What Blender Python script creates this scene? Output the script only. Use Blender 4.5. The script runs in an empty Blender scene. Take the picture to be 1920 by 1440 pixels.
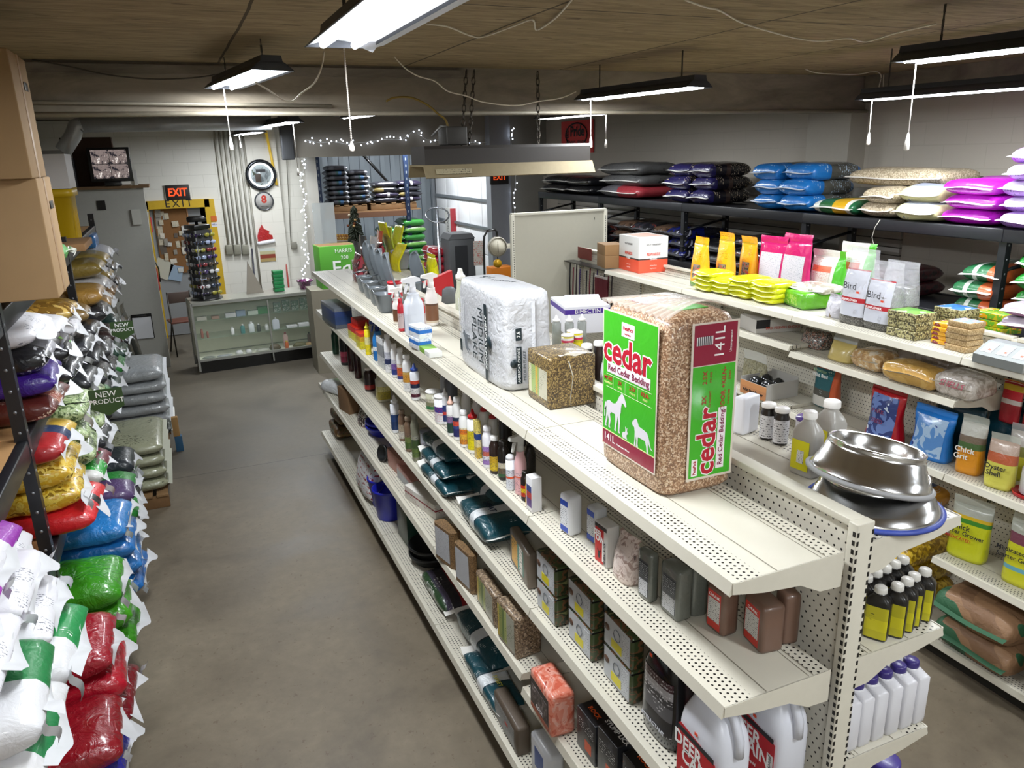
import bpy, bmesh, math, random
from mathutils import Vector, Matrix, Euler, noise
PI = math.pi
sc = bpy.context.scene
C = sc.collection
# ---------------------------------------------------------------- camera
YAW, PITCH, ROLL, FPX = -.4032, -.292, .0248, 1440.0
EYE = Vector((-1.141, -1.32, 2.82))
MR = (Matrix.Rotation(YAW, 3, 'Z') @ Matrix.Rotation(PITCH, 3, 'X') @ Matrix.Rotation(ROLL, 3, 'Y'))
cam = bpy.data.cameras.new('camera'); cam_o = bpy.data.objects.new('camera', cam); C.objects.link(cam_o)
_r, _f, _u = MR.col[0], MR.col[1], MR.col[2]
cam_o.matrix_world = Matrix(((_r.x, _u.x, -_f.x, EYE.x), (_r.y, _u.y, -_f.y, EYE.y), (_r.z, _u.z, -_f.z, EYE.z), (0, 0, 0, 1)))
cam.sensor_width = 36; cam.lens = 36 * FPX / 1920; cam.clip_start = .05; cam.clip_end = 60
sc.camera = cam_o
# ---------------------------------------------------------------- world and exposure
w = bpy.data.worlds.new('world'); sc.world = w; w.use_nodes = True
w.node_tree.nodes['Background'].inputs[0].default_value = (.75, .87, 1, 1)
w.node_tree.nodes['Background'].inputs[1].default_value = .25
vs = sc.view_settings; vs.view_transform = 'Standard'; vs.look = 'None'; vs.gamma = 1; vs.use_curve_mapping = False
vs.exposure = 0.05
LAMP_W = 50.0      # watts of one four-foot shop light
random.seed(7)

def at(u, v, ax, val):
    "point where the line of sight through photo pixel (u,v) meets the plane ax = val"
    d = MR @ Vector(((u - 960) / FPX, 1, -(v - 720) / FPX)); i = 'xyz'.index(ax)
    return EYE + d * ((val - EYE[i]) / d[i])

# ---------------------------------------------------------------- materials
MATS = {}
def srgb(h):
    if isinstance(h, str):
        h = h.lstrip('#'); c = [int(h[i:i + 2], 16) / 255 for i in (0, 2, 4)]
    else: c = h
    return tuple(((x / 12.92) if x <= .04045 else ((x + .055) / 1.055) ** 2.4) for x in c) + (1,)

class NT:
    "small node-graph writer"
    def __init__(s, name):
        s.m = bpy.data.materials.new(name); s.m.use_nodes = True; s.t = s.m.node_tree
        s.b = s.t.nodes['Principled BSDF']
    def n(s, typ, **kw):
        x = s.t.nodes.new(typ)
        for k, v in kw.items():
            if k.startswith('i_'):
                k = k[2:]; k = int(k) if k.isdigit() else k.replace('_', ' ')
                if hasattr(v, 'is_linked') : s.t.links.new(v, x.inputs[k])
                else: x.inputs[k].default_value = v
            else: setattr(x, k, v)
        return x
    def math(s, op, a, b=None, c=None):
        x = s.t.nodes.new('ShaderNodeMath'); x.operation = op
        for i, v in enumerate((a, b, c)):
            if v is None: continue
            if isinstance(v, (int, float)): x.inputs[i].default_value = v
            else: s.t.links.new(v, x.inputs[i])
        return x.outputs[0]
    def coord(s, kind='Object', scale=(1, 1, 1), loc=(0, 0, 0)):
        tc = s.n('ShaderNodeTexCoord'); mp = s.n('ShaderNodeMapping')
        s.t.links.new(tc.outputs[kind], mp.inputs[0]); mp.inputs['Scale'].default_value = scale; mp.inputs['Location'].default_value = loc
        return mp.outputs[0]
    def sep(s, v):
        x = s.n('ShaderNodeSeparateXYZ'); s.t.links.new(v, x.inputs[0]); return x.outputs
    def noise(s, vec, scale, detail=3, rough=.5, dist=0):
        x = s.n('ShaderNodeTexNoise', i_Scale=scale, i_Detail=detail, i_Roughness=rough, i_Distortion=dist); s.t.links.new(vec, x.inputs[0]); return x.outputs[0]
    def vor(s, vec, scale, out='Color', feature='F1'):
        x = s.n('ShaderNodeTexVoronoi', i_Scale=scale); x.feature = feature; s.t.links.new(vec, x.inputs[0]); return x.outputs[out]
    def ramp(s, fac, stops, interp='LINEAR'):
        x = s.n('ShaderNodeValToRGB'); s.t.links.new(fac, x.inputs[0]); r = x.color_ramp; r.interpolation = interp
        while len(r.elements) > 1: r.elements.remove(r.elements[-1])
        r.elements[0].position = stops[0][0]; r.elements[0].color = srgb(stops[0][1])
        for p, c in stops[1:]:
            e = r.elements.new(p); e.color = srgb(c)
        return x.outputs[0]
    def mix(s, fac, a, b, blend='MIX'):
        x = s.n('ShaderNodeMix', data_type='RGBA', blend_type=blend)
        for sock, v in ((x.inputs[0], fac), (x.inputs[6], a), (x.inputs[7], b)):
            if hasattr(v, 'is_linked'): s.t.links.new(v, sock)
            elif isinstance(v, (int, float)): sock.default_value = v
            else: sock.default_value = srgb(v)
        return x.outputs[2]
    def bump(s, h, strength=.3, dist=.01):
        x = s.n('ShaderNodeBump', i_Strength=strength, i_Distance=dist); s.t.links.new(h, x.inputs['Height']); s.t.links.new(x.outputs[0], s.b.inputs['Normal'])
    def done(s, col=None, rough=.5, metal=0, coat=0, spec=.5):
        if col is not None:
            if hasattr(col, 'is_linked'): s.t.links.new(col, s.b.inputs['Base Color'])
            else: s.b.inputs['Base Color'].default_value = srgb(col)
        s.b.inputs['Roughness'].default_value = rough; s.b.inputs['Metallic'].default_value = metal
        s.b.inputs['Coat Weight'].default_value = coat; s.b.inputs['Coat Roughness'].default_value = .12
        s.b.inputs['Specular IOR Level'].default_value = spec
        return s.m

def cached(fn):
    def g(*a, **k):
        key = (fn.__name__, repr(a), repr(sorted(k.items())))
        if key not in MATS: MATS[key] = fn(*a, **k)
        return MATS[key]
    return g

@cached
def plain(col, rough=.5, metal=0, coat=0, var=0, bump=0, bscale=30, spec=.5):
    g = NT('plain'); c = col
    if var or bump:
        v = g.coord(); nz = g.noise(v, bscale, 4)
        if var:
            hsv = g.n('ShaderNodeHueSaturation', i_Color=srgb(col)); g.t.links.new(g.math('MULTIPLY_ADD', nz, var * 2, 1 - var), hsv.inputs['Value']); c = hsv.outputs[0]
        if bump: g.bump(nz, bump, .01)
    return g.done(c, rough, metal, coat, spec)

@cached
def film(col, rough=.22, coat=.3, wr=.35, scale=14, var=.06):
    "glossy crumpled plastic or foil film of one colour"
    g = NT('film'); v = g.coord(); nz = g.noise(v, scale, 5, .55, 1.2)
    hsv = g.n('ShaderNodeHueSaturation', i_Color=srgb(col)); g.t.links.new(g.math('MULTIPLY_ADD', nz, var * 2, 1 - var), hsv.inputs['Value'])
    g.bump(nz, wr, .02)
    return g.done(hsv.outputs[0], rough, 0, coat)

@cached
def bands(axis, stops, rough=.3, coat=.2, wr=.25, scale=16, ink=None, isc=60, warp=.0, coord='Generated'):
    "printed film: colour bands along one axis of the pack, with rows of small illegible print"
    g = NT('bands'); v = g.coord(coord); o = g.coord()
    x = g.sep(v)['xyz'.index(axis)]
    if warp: x = g.math('ADD', x, g.math('MULTIPLY', g.math('SUBTRACT', g.noise(v, 3, 2), .5), warp))
    c = g.ramp(x, stops, 'CONSTANT')
    if ink:
        row = g.math('GREATER_THAN', g.math('FRACT', g.math('MULTIPLY', g.sep(o)['xyz'.index(ink[1])], isc)), .55)
        word = g.math('GREATER_THAN', g.noise(o, isc * 1.6, 2, .7), .54)
        area = g.math('GREATER_THAN', g.noise(o, isc * .14, 1), ink[2] if len(ink) > 2 else .5)
        c = g.mix(g.math('MULTIPLY', g.math('MULTIPLY', row, word), area), c, ink[0])
    nz = g.noise(o, scale, 5, .55, 1.0); g.bump(nz, wr, .02)
    return g.done(c, rough, 0, coat)

@cached
def grains(cols, scale=90, rough=.55, coat=.25, bump=.5):
    "loose seed, shavings or pellets behind clear film"
    g = NT('grains'); v = g.coord(); n = len(cols)
    vc = g.vor(v, scale); sx = g.n('ShaderNodeSeparateColor'); g.t.links.new(vc, sx.inputs[0])
    c = g.ramp(sx.outputs[0], [(i / n, k) for i, k in enumerate(cols)], 'CONSTANT')
    g.bump(g.vor(v, scale, 'Distance'), -bump, .01)
    return g.done(c, rough, 0, coat)

@cached
def blotch(cols, scale=8, rough=.5, coat=.1, dist=1.5, wr=.2, thr=(0, .45, .6)):
    g = NT('blotch'); v = g.coord(); c = g.ramp(g.noise(v, scale, 2, .5, dist), [(t, k) for t, k in zip(thr, cols)], 'CONSTANT')
    if wr: g.bump(g.noise(v, 18, 4, .5, 1), wr, .015)
    return g.done(c, rough, 0, coat)

@cached
def clear(col=(.93, .95, .95), alpha=.35, rough=.12, wr=.3):
    g = NT('clear_film'); v = g.coord(); nz = g.noise(v, 14, 5, .5, 2)
    g.bump(nz, wr, .02); m = g.done(col, rough, 0, .3)
    g.b.inputs['Alpha'].default_value = alpha
    return m

@cached
def glass(tint=(.85, .95, .9), alpha=.05):
    g = NT('pane_glass'); g.done(tint, .03); g.b.inputs['Alpha'].default_value = alpha; g.b.inputs['Coat Weight'].default_value = 1; return g.m

@cached
def glow(col, strength):
    g = NT('glow'); g.done(col, .4); g.b.inputs['Emission Color'].default_value = srgb(col); g.b.inputs['Emission Strength'].default_value = strength; return g.m

@cached
def perforated(col='#e6e1d2', px=.0175, py=.0175, r=.23, x0=-9, x1=9, x2=99, x3=99, axes='xy', rough=.42, dirt=.05):
    "enamelled steel with rows of small punched holes between x0..x1 and x2..x3"
    g = NT('perforated_steel'); v = g.coord(); o = g.sep(v); a, b = o['xyz'.index(axes[0])], o['xyz'.index(axes[1])]
    row = g.math('DIVIDE', a, px); k = g.math('FLOOR', row)
    fa = g.math('SUBTRACT', g.math('FRACT', row), .5)
    fb = g.math('SUBTRACT', g.math('FRACT', g.math('ADD', g.math('DIVIDE', b, py), g.math('MULTIPLY', k, .5))), .5)
    d = g.math('SQRT', g.math('ADD', g.math('MULTIPLY', fa, fa), g.math('MULTIPLY', fb, fb)))
    hole = g.math('LESS_THAN', d, r)
    band = g.math('MULTIPLY', g.math('GREATER_THAN', a, x0), g.math('LESS_THAN', a, x1))
    band2 = g.math('MULTIPLY', g.math('GREATER_THAN', a, x2), g.math('LESS_THAN', a, x3))
    hole = g.math('MULTIPLY', hole, g.math('MAXIMUM', band, band2))
    nz = g.noise(v, 7, 5, .6); hsv = g.n('ShaderNodeHueSaturation', i_Color=srgb(col)); g.t.links.new(g.math('MULTIPLY_ADD', nz, dirt * 2, 1 - dirt), hsv.inputs['Value'])
    return g.done(g.mix(hole, hsv.outputs[0], '#15120f'), rough, 0, 0)

WHITE = '#cdc8b9'
M_steel = lambda: perforated(WHITE)
M_black = lambda: plain('#1b1c20', .38, 0, 0, .15, .05, 20)
M_card = lambda c='#a98055': plain(c, .8, 0, 0, .05, .06, 12)
M_chrome = lambda: plain('#c9c9c7', .13, 1)
M_wht = lambda c='#e9e9e6': plain(c, .35, 0, .1)
M_blk = lambda: plain('#141414', .3, 0, .2)

# ---------------------------------------------------------------- mesh building
class B:
    def __init__(s): s.bm = bmesh.new(); s.ms = []; s.cur = 0
    def m(s, mat):
        if mat not in s.ms: s.ms.append(mat)
        s.cur = s.ms.index(mat); return s
    def _add(s, vs, fs, M=None, smooth=False):
        vv = [s.bm.verts.new(M @ Vector(v) if M else v) for v in vs]
        for f in fs:
            try:
                q = s.bm.faces.new([vv[i] for i in f]); q.material_index = s.cur; q.smooth = smooth
            except ValueError: pass
        return vv
    def box(s, c, d, M=None, bev=0):
        x, y, z = [k / 2 for k in d]; cx, cy, cz = c
        if bev:
            b = min(bev, x * .9, y * .9, z * .9)
            b2 = bmesh.new(); bmesh.ops.create_cube(b2, size=1)
            for v in b2.verts: v.co = Vector((v.co.x * 2 * x + cx, v.co.y * 2 * y + cy, v.co.z * 2 * z + cz))
            bmesh.ops.bevel(b2, geom=b2.edges[:], offset=b, segments=2, profile=.6, affect='EDGES')
            b2.verts.index_update()
            s._add([tuple(v.co) for v in b2.verts], [[v.index for v in f.verts] for f in b2.faces], M, True); b2.free(); return s
        vs = [(cx + i * x, cy + j * y, cz + k * z) for i in (-1, 1) for j in (-1, 1) for k in (-1, 1)]
        s._add(vs, [(0, 1, 3, 2), (4, 6, 7, 5), (0, 4, 5, 1), (2, 3, 7, 6), (0, 2, 6, 4), (1, 5, 7, 3)], M); return s
    def loft(s, rings, seg=20, a0=0, a1=2 * PI, cap=True, fn=None, M=None, smooth=True):
        "rings: (z, rx, ry[, exponent, cx, cy]) stacked super-ellipses"
        full = abs(a1 - a0 - 2 * PI) < 1e-6; cnt = seg if full else seg + 1; vs = []
        for r in rings:
            z, rx, ry = r[:3]; n = r[3] if len(r) > 3 else 2; cx = r[4] if len(r) > 4 else 0; cy = r[5] if len(r) > 5 else 0
            for i in range(cnt):
                a = a0 + (a1 - a0) * i / seg; ca, sa = math.cos(a), math.sin(a)
                p = Vector((cx + rx * math.copysign(abs(ca) ** (2 / n), ca), cy + ry * math.copysign(abs(sa) ** (2 / n), sa), z))
                vs.append(fn(p) if fn else p)
        fs = []
        for k in range(len(rings) - 1):
            for i in range(seg):
                j = (i + 1) % cnt; fs.append((k * cnt + i, k * cnt + j, (k + 1) * cnt + j, (k + 1) * cnt + i))
        if cap and full: fs.append(tuple(range(cnt))[::-1]); fs.append(tuple((len(rings) - 1) * cnt + i for i in range(cnt)))
        s._add(vs, fs, M, smooth); return s
    def cyl(s, c, r, h, ax='z', seg=16, r2=None, cap=True):
        c = Vector(c); rot = {'z': Matrix(), 'x': Matrix.Rotation(PI / 2, 4, 'Y'), 'y': Matrix.Rotation(-PI / 2, 4, 'X')}[ax]
        M = Matrix.Translation(c) @ rot; r2 = r if r2 is None else r2
        s.loft([(-h / 2, r, r), (h / 2, r2, r2)], seg, M=M, cap=cap); return s
    def rod(s, p, q, r, seg=8):
        p, q = Vector(p), Vector(q); d = q - p
        if d.length < 1e-6: return s
        M = Matrix.Translation(p) @ d.to_track_quat('Z', 'Y').to_matrix().to_4x4(); s.loft([(0, r, r), (d.length, r, r)], seg, M=M); return s
    def tube(s, pts, r, seg=8):
        pts = [Vector(p) for p in pts]; vs = []; n = len(pts); up = Vector((0, 0, 1))
        for i, p in enumerate(pts):
            t = (pts[min(i + 1, n - 1)] - pts[max(i - 1, 0)]).normalized()
            a = t.cross(up); a = a.normalized() if a.length > 1e-3 else Vector((1, 0, 0)); b = t.cross(a)
            for k in range(seg):
                w_ = 2 * PI * k / seg; vs.append(p + (a * math.cos(w_) + b * math.sin(w_)) * r)
        fs = [(i * seg + k, i * seg + (k + 1) % seg, (i + 1) * seg + (k + 1) % seg, (i + 1) * seg + k) for i in range(n - 1) for k in range(seg)]
        fs += [tuple(range(seg))[::-1], tuple((n - 1) * seg + k for k in range(seg))]
        s._add(vs, fs, None, True); return s
    def prism(s, poly, t, M=None, z0=0):
        "flat outline in xy given a thickness t"
        n = len(poly); vs = [(x, y, z0) for x, y in poly] + [(x, y, z0 + t) for x, y in poly]
        s._add(vs, [tuple(range(n))[::-1], tuple(range(n, 2 * n))] + [(i, (i + 1) % n, n + (i + 1) % n, n + i) for i in range(n)], M); return s
    def sheet(s, fn, nu, nv, M=None, smooth=True, close=False):
        vs = [fn(i / nu, j / nv) for i in range(nu + 1) for j in range(nv + 1)]
        s._add(vs, [(i * (nv + 1) + j, (i + 1) * (nv + 1) + j, (i + 1) * (nv + 1) + j + 1, i * (nv + 1) + j + 1) for i in range(nu) for j in range(nv)], M, smooth); return s
    def out(s, name, mat=None, parent=None, loc=None, rot=None, sub=0):
        me = bpy.data.meshes.new(name)
        bmesh.ops.recalc_face_normals(s.bm, faces=s.bm.faces[:]); s.bm.to_mesh(me); s.bm.free()
        for k in (s.ms or ([mat] if mat else [])): me.materials.append(k)
        o = bpy.data.objects.new(name, me); C.objects.link(o)
        if parent: o.parent = parent
        if loc is not None: o.location = loc
        if rot is not None: o.rotation_euler = rot
        if sub:
            md = o.modifiers.new('s', 'SUBSURF'); md.levels = sub; md.render_levels = sub
        return o

def tag(o, label, cat, group=None, kind=None):
    if kind: o['kind'] = kind
    if label: o['label'] = label
    if cat: o['category'] = cat
    if group: o['group'] = group
    return o
def thing(name, label, cat, loc=(0, 0, 0), rz=0, group=None, rot=None):
    o = bpy.data.objects.new(name, None); C.objects.link(o); o.empty_display_size = .05
    o.location = loc; o.rotation_euler = rot if rot else (0, 0, rz); return tag(o, label, cat, group)
def struct(o): o['kind'] = 'structure'; return o
def kids(o): return [c for c in bpy.data.objects if c.parent == o]
def dup(root, loc=None, rz=None, label=None, group=None, rot=None, scale=None):
    def cp(o, par):
        c = o.copy(); C.objects.link(c); c.parent = par
        for k in TREE.get(o.name) or kids(o): cp(k, c)
        return c
    r = cp(root, None)
    if loc is not None: r.location = loc
    if rot is not None: r.rotation_euler = rot
    elif rz is not None: r.rotation_euler = (0, 0, rz)
    if scale: r.scale = scale
    if label: r['label'] = label
    if group: r['group'] = group
    return r
TREE = {}
TXT = {}
def text(s, size, mat, parent, loc, rot=(PI / 2, 0, -PI / 2), name='lettering', thick=.0004, space=1, align='CENTER', bold=0, sx=1):
    key = (s, round(size, 4), mat.name, thick, space, align, bold)
    if key not in TXT:
        cu = bpy.data.curves.new(name, 'FONT'); cu.body = s; cu.size = size; cu.align_x = align; cu.align_y = 'CENTER'; cu.extrude = thick
        cu.space_character = space; cu.resolution_u = 2; cu.offset = bold * size
        o = bpy.data.objects.new(name, cu); C.objects.link(o)
        dg = bpy.context.evaluated_depsgraph_get(); dg.update(); me = bpy.data.meshes.new_from_object(o.evaluated_get(dg))
        bpy.data.objects.remove(o); me.name = name; me.materials.clear(); me.materials.append(mat); TXT[key] = me
    o = bpy.data.objects.new(name, TXT[key]); C.objects.link(o); o.parent = parent; o.location = loc; o.rotation_euler = rot
    if sx != 1: o.scale = (sx, 1, 1)
    return o
R_W = (PI / 2, 0, -PI / 2)       # read by somebody looking towards +x
R_S = (PI / 2, 0, 0)             # read by somebody looking towards +y
R_WV = (PI, PI / 2, PI)  # placeholder for vertical lettering, replaced below
def vert(base, ang):             # the same lettering turned inside its own plane
    return (Euler(base).to_matrix() @ Matrix.Rotation(ang, 3, 'Z')).to_euler()
# ================================================================ the setting
def plywood():
    g = NT('board_marked_concrete'); v = g.coord('Object', (1.0, 6, 1)); n1 = g.noise(v, 2.2, 8, .62, 1.6); n2 = g.noise(g.coord(), .9, 4)
    c = g.ramp(n1, [(.3, '#6f614a'), (.5, '#8d7b5e'), (.7, '#a39172')]); c = g.mix(g.math('MULTIPLY', n2, .45), c, '#7d6b4e'); c = g.mix(g.math('MULTIPLY', g.math('GREATER_THAN', g.noise(g.coord('Object', (1, 4, 1), (3, 1, 0)), 1.6, 7, .75, 2.5), .56), .22), c, '#4a3d2a')
    knots = g.math('GREATER_THAN', g.noise(g.coord('Object', (1, 3.5, 1)), 5.5, 1), .73); c = g.mix(g.math('MULTIPLY', knots, .6), c, '#3f2d1e')
    o = g.sep(g.coord())
    def line(ax, p, off, w_): return g.math('LESS_THAN', g.math('ABSOLUTE', g.math('SUBTRACT', g.math('FRACT', g.math('ADD', g.math('DIVIDE', g.math('ADD', o[ax], g.math('MULTIPLY', g.math('SUBTRACT', g.noise(g.coord(), 1.5, 2), .5), .03)), p), off)), .5)), w_)
    L = g.math('MAXIMUM', line(0, 1.27, .5 + .72 / 1.27, .006), line(1, 2.44, .5 - 2.1 / 2.44, .0028))
    c = g.mix(g.math('MULTIPLY', L, .8), c, '#241d15'); g.bump(n1, .25, .02)
    return g.done(c, .85, 0, 0, .3)
def concrete_floor():
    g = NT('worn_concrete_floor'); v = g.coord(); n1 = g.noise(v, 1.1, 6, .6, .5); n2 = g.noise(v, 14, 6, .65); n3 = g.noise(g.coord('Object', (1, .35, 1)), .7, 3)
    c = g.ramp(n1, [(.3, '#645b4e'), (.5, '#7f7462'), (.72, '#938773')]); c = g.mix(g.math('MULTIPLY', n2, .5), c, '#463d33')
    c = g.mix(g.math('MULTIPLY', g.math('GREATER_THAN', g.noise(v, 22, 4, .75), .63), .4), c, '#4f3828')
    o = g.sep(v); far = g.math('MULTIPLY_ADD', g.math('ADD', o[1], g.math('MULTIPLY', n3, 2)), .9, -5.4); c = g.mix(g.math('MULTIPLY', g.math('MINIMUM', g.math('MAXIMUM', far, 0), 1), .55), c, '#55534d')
    j = g.math('LESS_THAN', g.math('ABSOLUTE', g.math('SUBTRACT', g.math('ADD', o[1], g.math('MULTIPLY', n2, .012)), 5.99)), .006)
    c = g.mix(g.math('MULTIPLY', j, .7), c, '#2b241c'); g.bump(n2, .12, .01)
    m = g.done(c, .55, 0, 0, .4); g.t.links.new(g.math('MULTIPLY_ADD', n1, .45, .25), g.b.inputs['Roughness']); return m
@cached
def block(col, mortar, axes='xz', sc_=1):
    g = NT('painted_block'); o = g.sep(g.coord()); cb = g.n('ShaderNodeCombineXYZ')
    g.t.links.new(o['xyz'.index(axes[0])], cb.inputs[0]); g.t.links.new(o['xyz'.index(axes[1])], cb.inputs[1])
    br = g.n('ShaderNodeTexBrick', i_Scale=1.0); br.inputs['Brick Width'].default_value = .4; br.inputs['Row Height'].default_value = .2; br.inputs['Mortar Size'].default_value = .006; br.inputs['Mortar Smooth'].default_value = .8
    g.t.links.new(cb.outputs[0], br.inputs[0]); br.inputs['Color1'].default_value = srgb(col); br.inputs['Color2'].default_value = srgb(col); br.inputs['Mortar'].default_value = srgb(mortar)
    nz = g.noise(g.coord(), 3, 5, .6); c = g.mix(g.math('MULTIPLY', nz, .25), br.outputs[0], mortar); g.bump(g.math('MULTIPLY', br.outputs['Fac'], -1), .15, .006)
    return g.done(c, .6, 0, 0, .3)
@cached
def wconc(c0='#5d564b', c1='#7d7567'):
    g = NT('rough_concrete'); v = g.coord('Object', (.5, 1, 2)); n = g.noise(v, 2.2, 8, .65, .6); g.bump(n, .2, .02)
    return g.done(g.ramp(n, [(.3, c0), (.65, c1)]), .8, 0, 0, .3)
@cached
def ribbed(col, axis='x', p=.3, dark='#3c444b', thin=.04):
    g = NT('ribbed_metal'); o = g.sep(g.coord()); f = g.math('FRACT', g.math('DIVIDE', o['xyz'.index(axis)], p)); l = g.math('LESS_THAN', f, thin)
    g.bump(g.math('PINGPONG', f, .5), .5, .03); return g.done(g.mix(l, col, dark), .45, .2)

ZC, YB, XR = 3.44, 4.5, 5.1      # ceiling height, front of the beam, right wall
def slab(name, x0, x1, y0, y1, z0, z1, mat):
    b = B(); b.box(((x0 + x1) / 2, (y0 + y1) / 2, (z0 + z1) / 2), (x1 - x0, y1 - y0, z1 - z0)); return struct(b.out(name, mat))
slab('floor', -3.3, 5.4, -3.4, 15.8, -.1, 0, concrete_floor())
slab('ceiling', -3.3, 5.4, -3.4, YB + .45, ZC, ZC + .15, plywood())
slab('ceiling', -3.3, 5.4, YB + .45, 15.8, ZC + .01, ZC + .15, wconc('#7a7266', '#988e7f'))
slab('wall_right', XR, XR + .2, -3.4, 11.5, 0, ZC, block('#b3aca0', '#aca599', 'yz'))
slab('wall_left', -3.3, -3.1, -3.4, 15.8, 0, ZC, block('#a09b8f', '#8d887c', 'yz'))
slab('wall_near', -3.3, 5.4, -3.4, -3.2, 0, ZC, block('#b5b0a5', '#9d988c', 'xz'))
white_blk = block('#dcdad2', '#cdcbc2', 'xz')
slab('wall_far', -3.1, -1.501, 12.5, 12.7, 0, ZC, white_blk)
slab('wall_far', -1.501, -.62, 12.5, 12.7, 2.1, ZC, white_blk)
slab('wall_far', -.62, 1.12, 12.5, 12.7, 0, ZC, white_blk)
slab('wall_bay', .94, 1.1, 12.7, 15.6, 0, ZC, plain('#8f9294', .6))
slab('wall_metal', 1.1, 4.2, 15.5, 15.6, 0, ZC, ribbed('#a3adb5', 'x', .22, '#4a535b', .06))
slab('wall_jog', 4.36, XR + .2, 11.5, 11.7, 0, ZC, plain('#8d8b84', .6, 0, 0, .04))
slab('wall_outside', 4.2, 4.4, 11.7, 15.6, 0, ZC, plain('#77756f', .6))
slab('wall_backroom', -3.1, .9, 15.5, 15.6, 0, ZC, plain('#4f5356', .6))
# beam and pilaster
slab('trim_beam', -3.1, XR, YB, YB + .45, 3.125, ZC, wconc('#675f54', '#968c7c'))
slab('trim_ledge', -3.1, 1.0, YB - .03, YB, ZC - .075, ZC - .02, wconc('#575047', '#8b8377'))
slab('trim_pilaster', XR - .22, XR, YB - .05, YB + .5, 0, 3.125, plain('#a09a8e', .6, 0, 0, .04))
slab('trim_upper', XR - .06, XR, -3.2, YB - .02, 3.2, ZC, wconc('#5b544a', '#857c6e'))
# header above the bay opening, columns
slab('trim_header', .58, 4.0, 11.6, 11.75, 2.83, ZC, plain('#8d877d', .7, 0, 0, .05))
slab('trim_column', .10, .58, 12.38, 12.5, 0, ZC, block('#e2dfd6', '#d3d0c6', 'xz'))
slab('trim_column', .94, 1.12, 11.9, 12.4, 0, ZC, plain('#c6c3ba', .6))
slab('trim_post', 3.98, 4.36, 11.4, 11.62, 0, ZC, plain('#9a9da3', .45, .3, 0, .05))
slab('trim_slatwall', XR - .03, XR, 3.9, 11.0, .9, 2.25, ribbed('#a8a39a', 'z', .075, '#4b4740', .14))
slab('trim_slatcap', XR - .16, XR, -.5, 11.3, 2.30, 2.42, plain('#a19c92', .6))

# yellow painted surround of the exit opening, the door leaf, the view beyond
yb = B(); yel = plain('#c7a21d', .6, 0, 0, .08)
yb.box((-1.52, 12.475, 1.11), (.09, .05, 2.22)).box((-.56, 12.475, 1.11), (.15, .05, 2.22)).box((-1.04, 12.475, 2.16), (.96, .05, .13))
tr = struct(yb.out('trim_door', yel)); text('EXIT', .16, plain('#1c1c1a', .7), tr, (-1.02, 12.446, 2.165), R_S, thick=.001, space=1.35)
dl = B().box((-1.1, 12.62, 1.05), (.78, .04, 2.08)).out('door_1', plain('#8b8d8f', .5)); struct(dl)
# garage door on the side wall of the loading bay, with panel seams
gd = B(); gm = plain('#e3e4e6', .5, 0, 0, .03)
for k in range(6):
    for j in range(5): gd.box((4.18, 11.98 + j * .68, .25 + k * .5), (.045, .665, .485), bev=.008)
gdo = struct(gd.out('door_2', gm))
gr = B(); gr.m(plain('#8f9499', .4, .6))
for k in (3, 4): gr.box((4.14, 13.3, .0 + k * .5), (.05, 3.3, .05))
gr.box((4.12, 11.66, 1.5), (.07, .07, 3)).box((4.12, 15.1, 1.5), (.07, .07, 3)); gr.out('rail', parent=gdo)
# daylight door beside the post
wd = struct(B().box((4.16, 11.83, 1.6), (.03, .2, 1.9)).out('window_1', glow('#dfe9f6', 2.2)))

# pipe, duct, conduits
pb = B(); pb.m(plain('#9c9585', .5, .1, 0, .1))
pb.rod((-3.05, YB - .05, at(67, 215, 'y', YB - .05).z), (XR - .03, YB - .05, at(1200, 210, 'y', YB - .05).z), .016)
tag(pb.out('ceiling_pipe'), 'long painted pipe running along the bottom of the concrete beam', 'pipe')
pb = B(); pb.m(plain('#8a8476', .5, .1, 0, .1)); pb.rod((-3.05, YB - .03, at(67, 188, 'y', YB).z), (at(620, 199, 'y', YB).x, YB - .03, at(620, 199, 'y', YB).z), .012)
tag(pb.out('ceiling_pipe'), 'shorter thin pipe fixed above the long pipe on the left of the beam', 'pipe')
db = B(); p0 = at(150, 234, 'y', 9.0); p1 = at(508, 230, 'y', 9.0)
p2 = at(118, 284, 'y', 9.0)
duct = plain('#b9bdc0', .3, .4, 0, .1)
db.rod(p0, p1, .084, 20); d = thing('vent_duct', 'round galvanised duct under the beam with an elbow at its left end', 'duct', (0, 0, 0))
db.out('duct_run', duct, d)
B().tube([p0 + Vector((.02, 0, 0)), p0 + Vector((-.04, 0, -.01)), p0.lerp(p2, .4), p2], .086, 16).out('elbow', duct, d)
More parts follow.
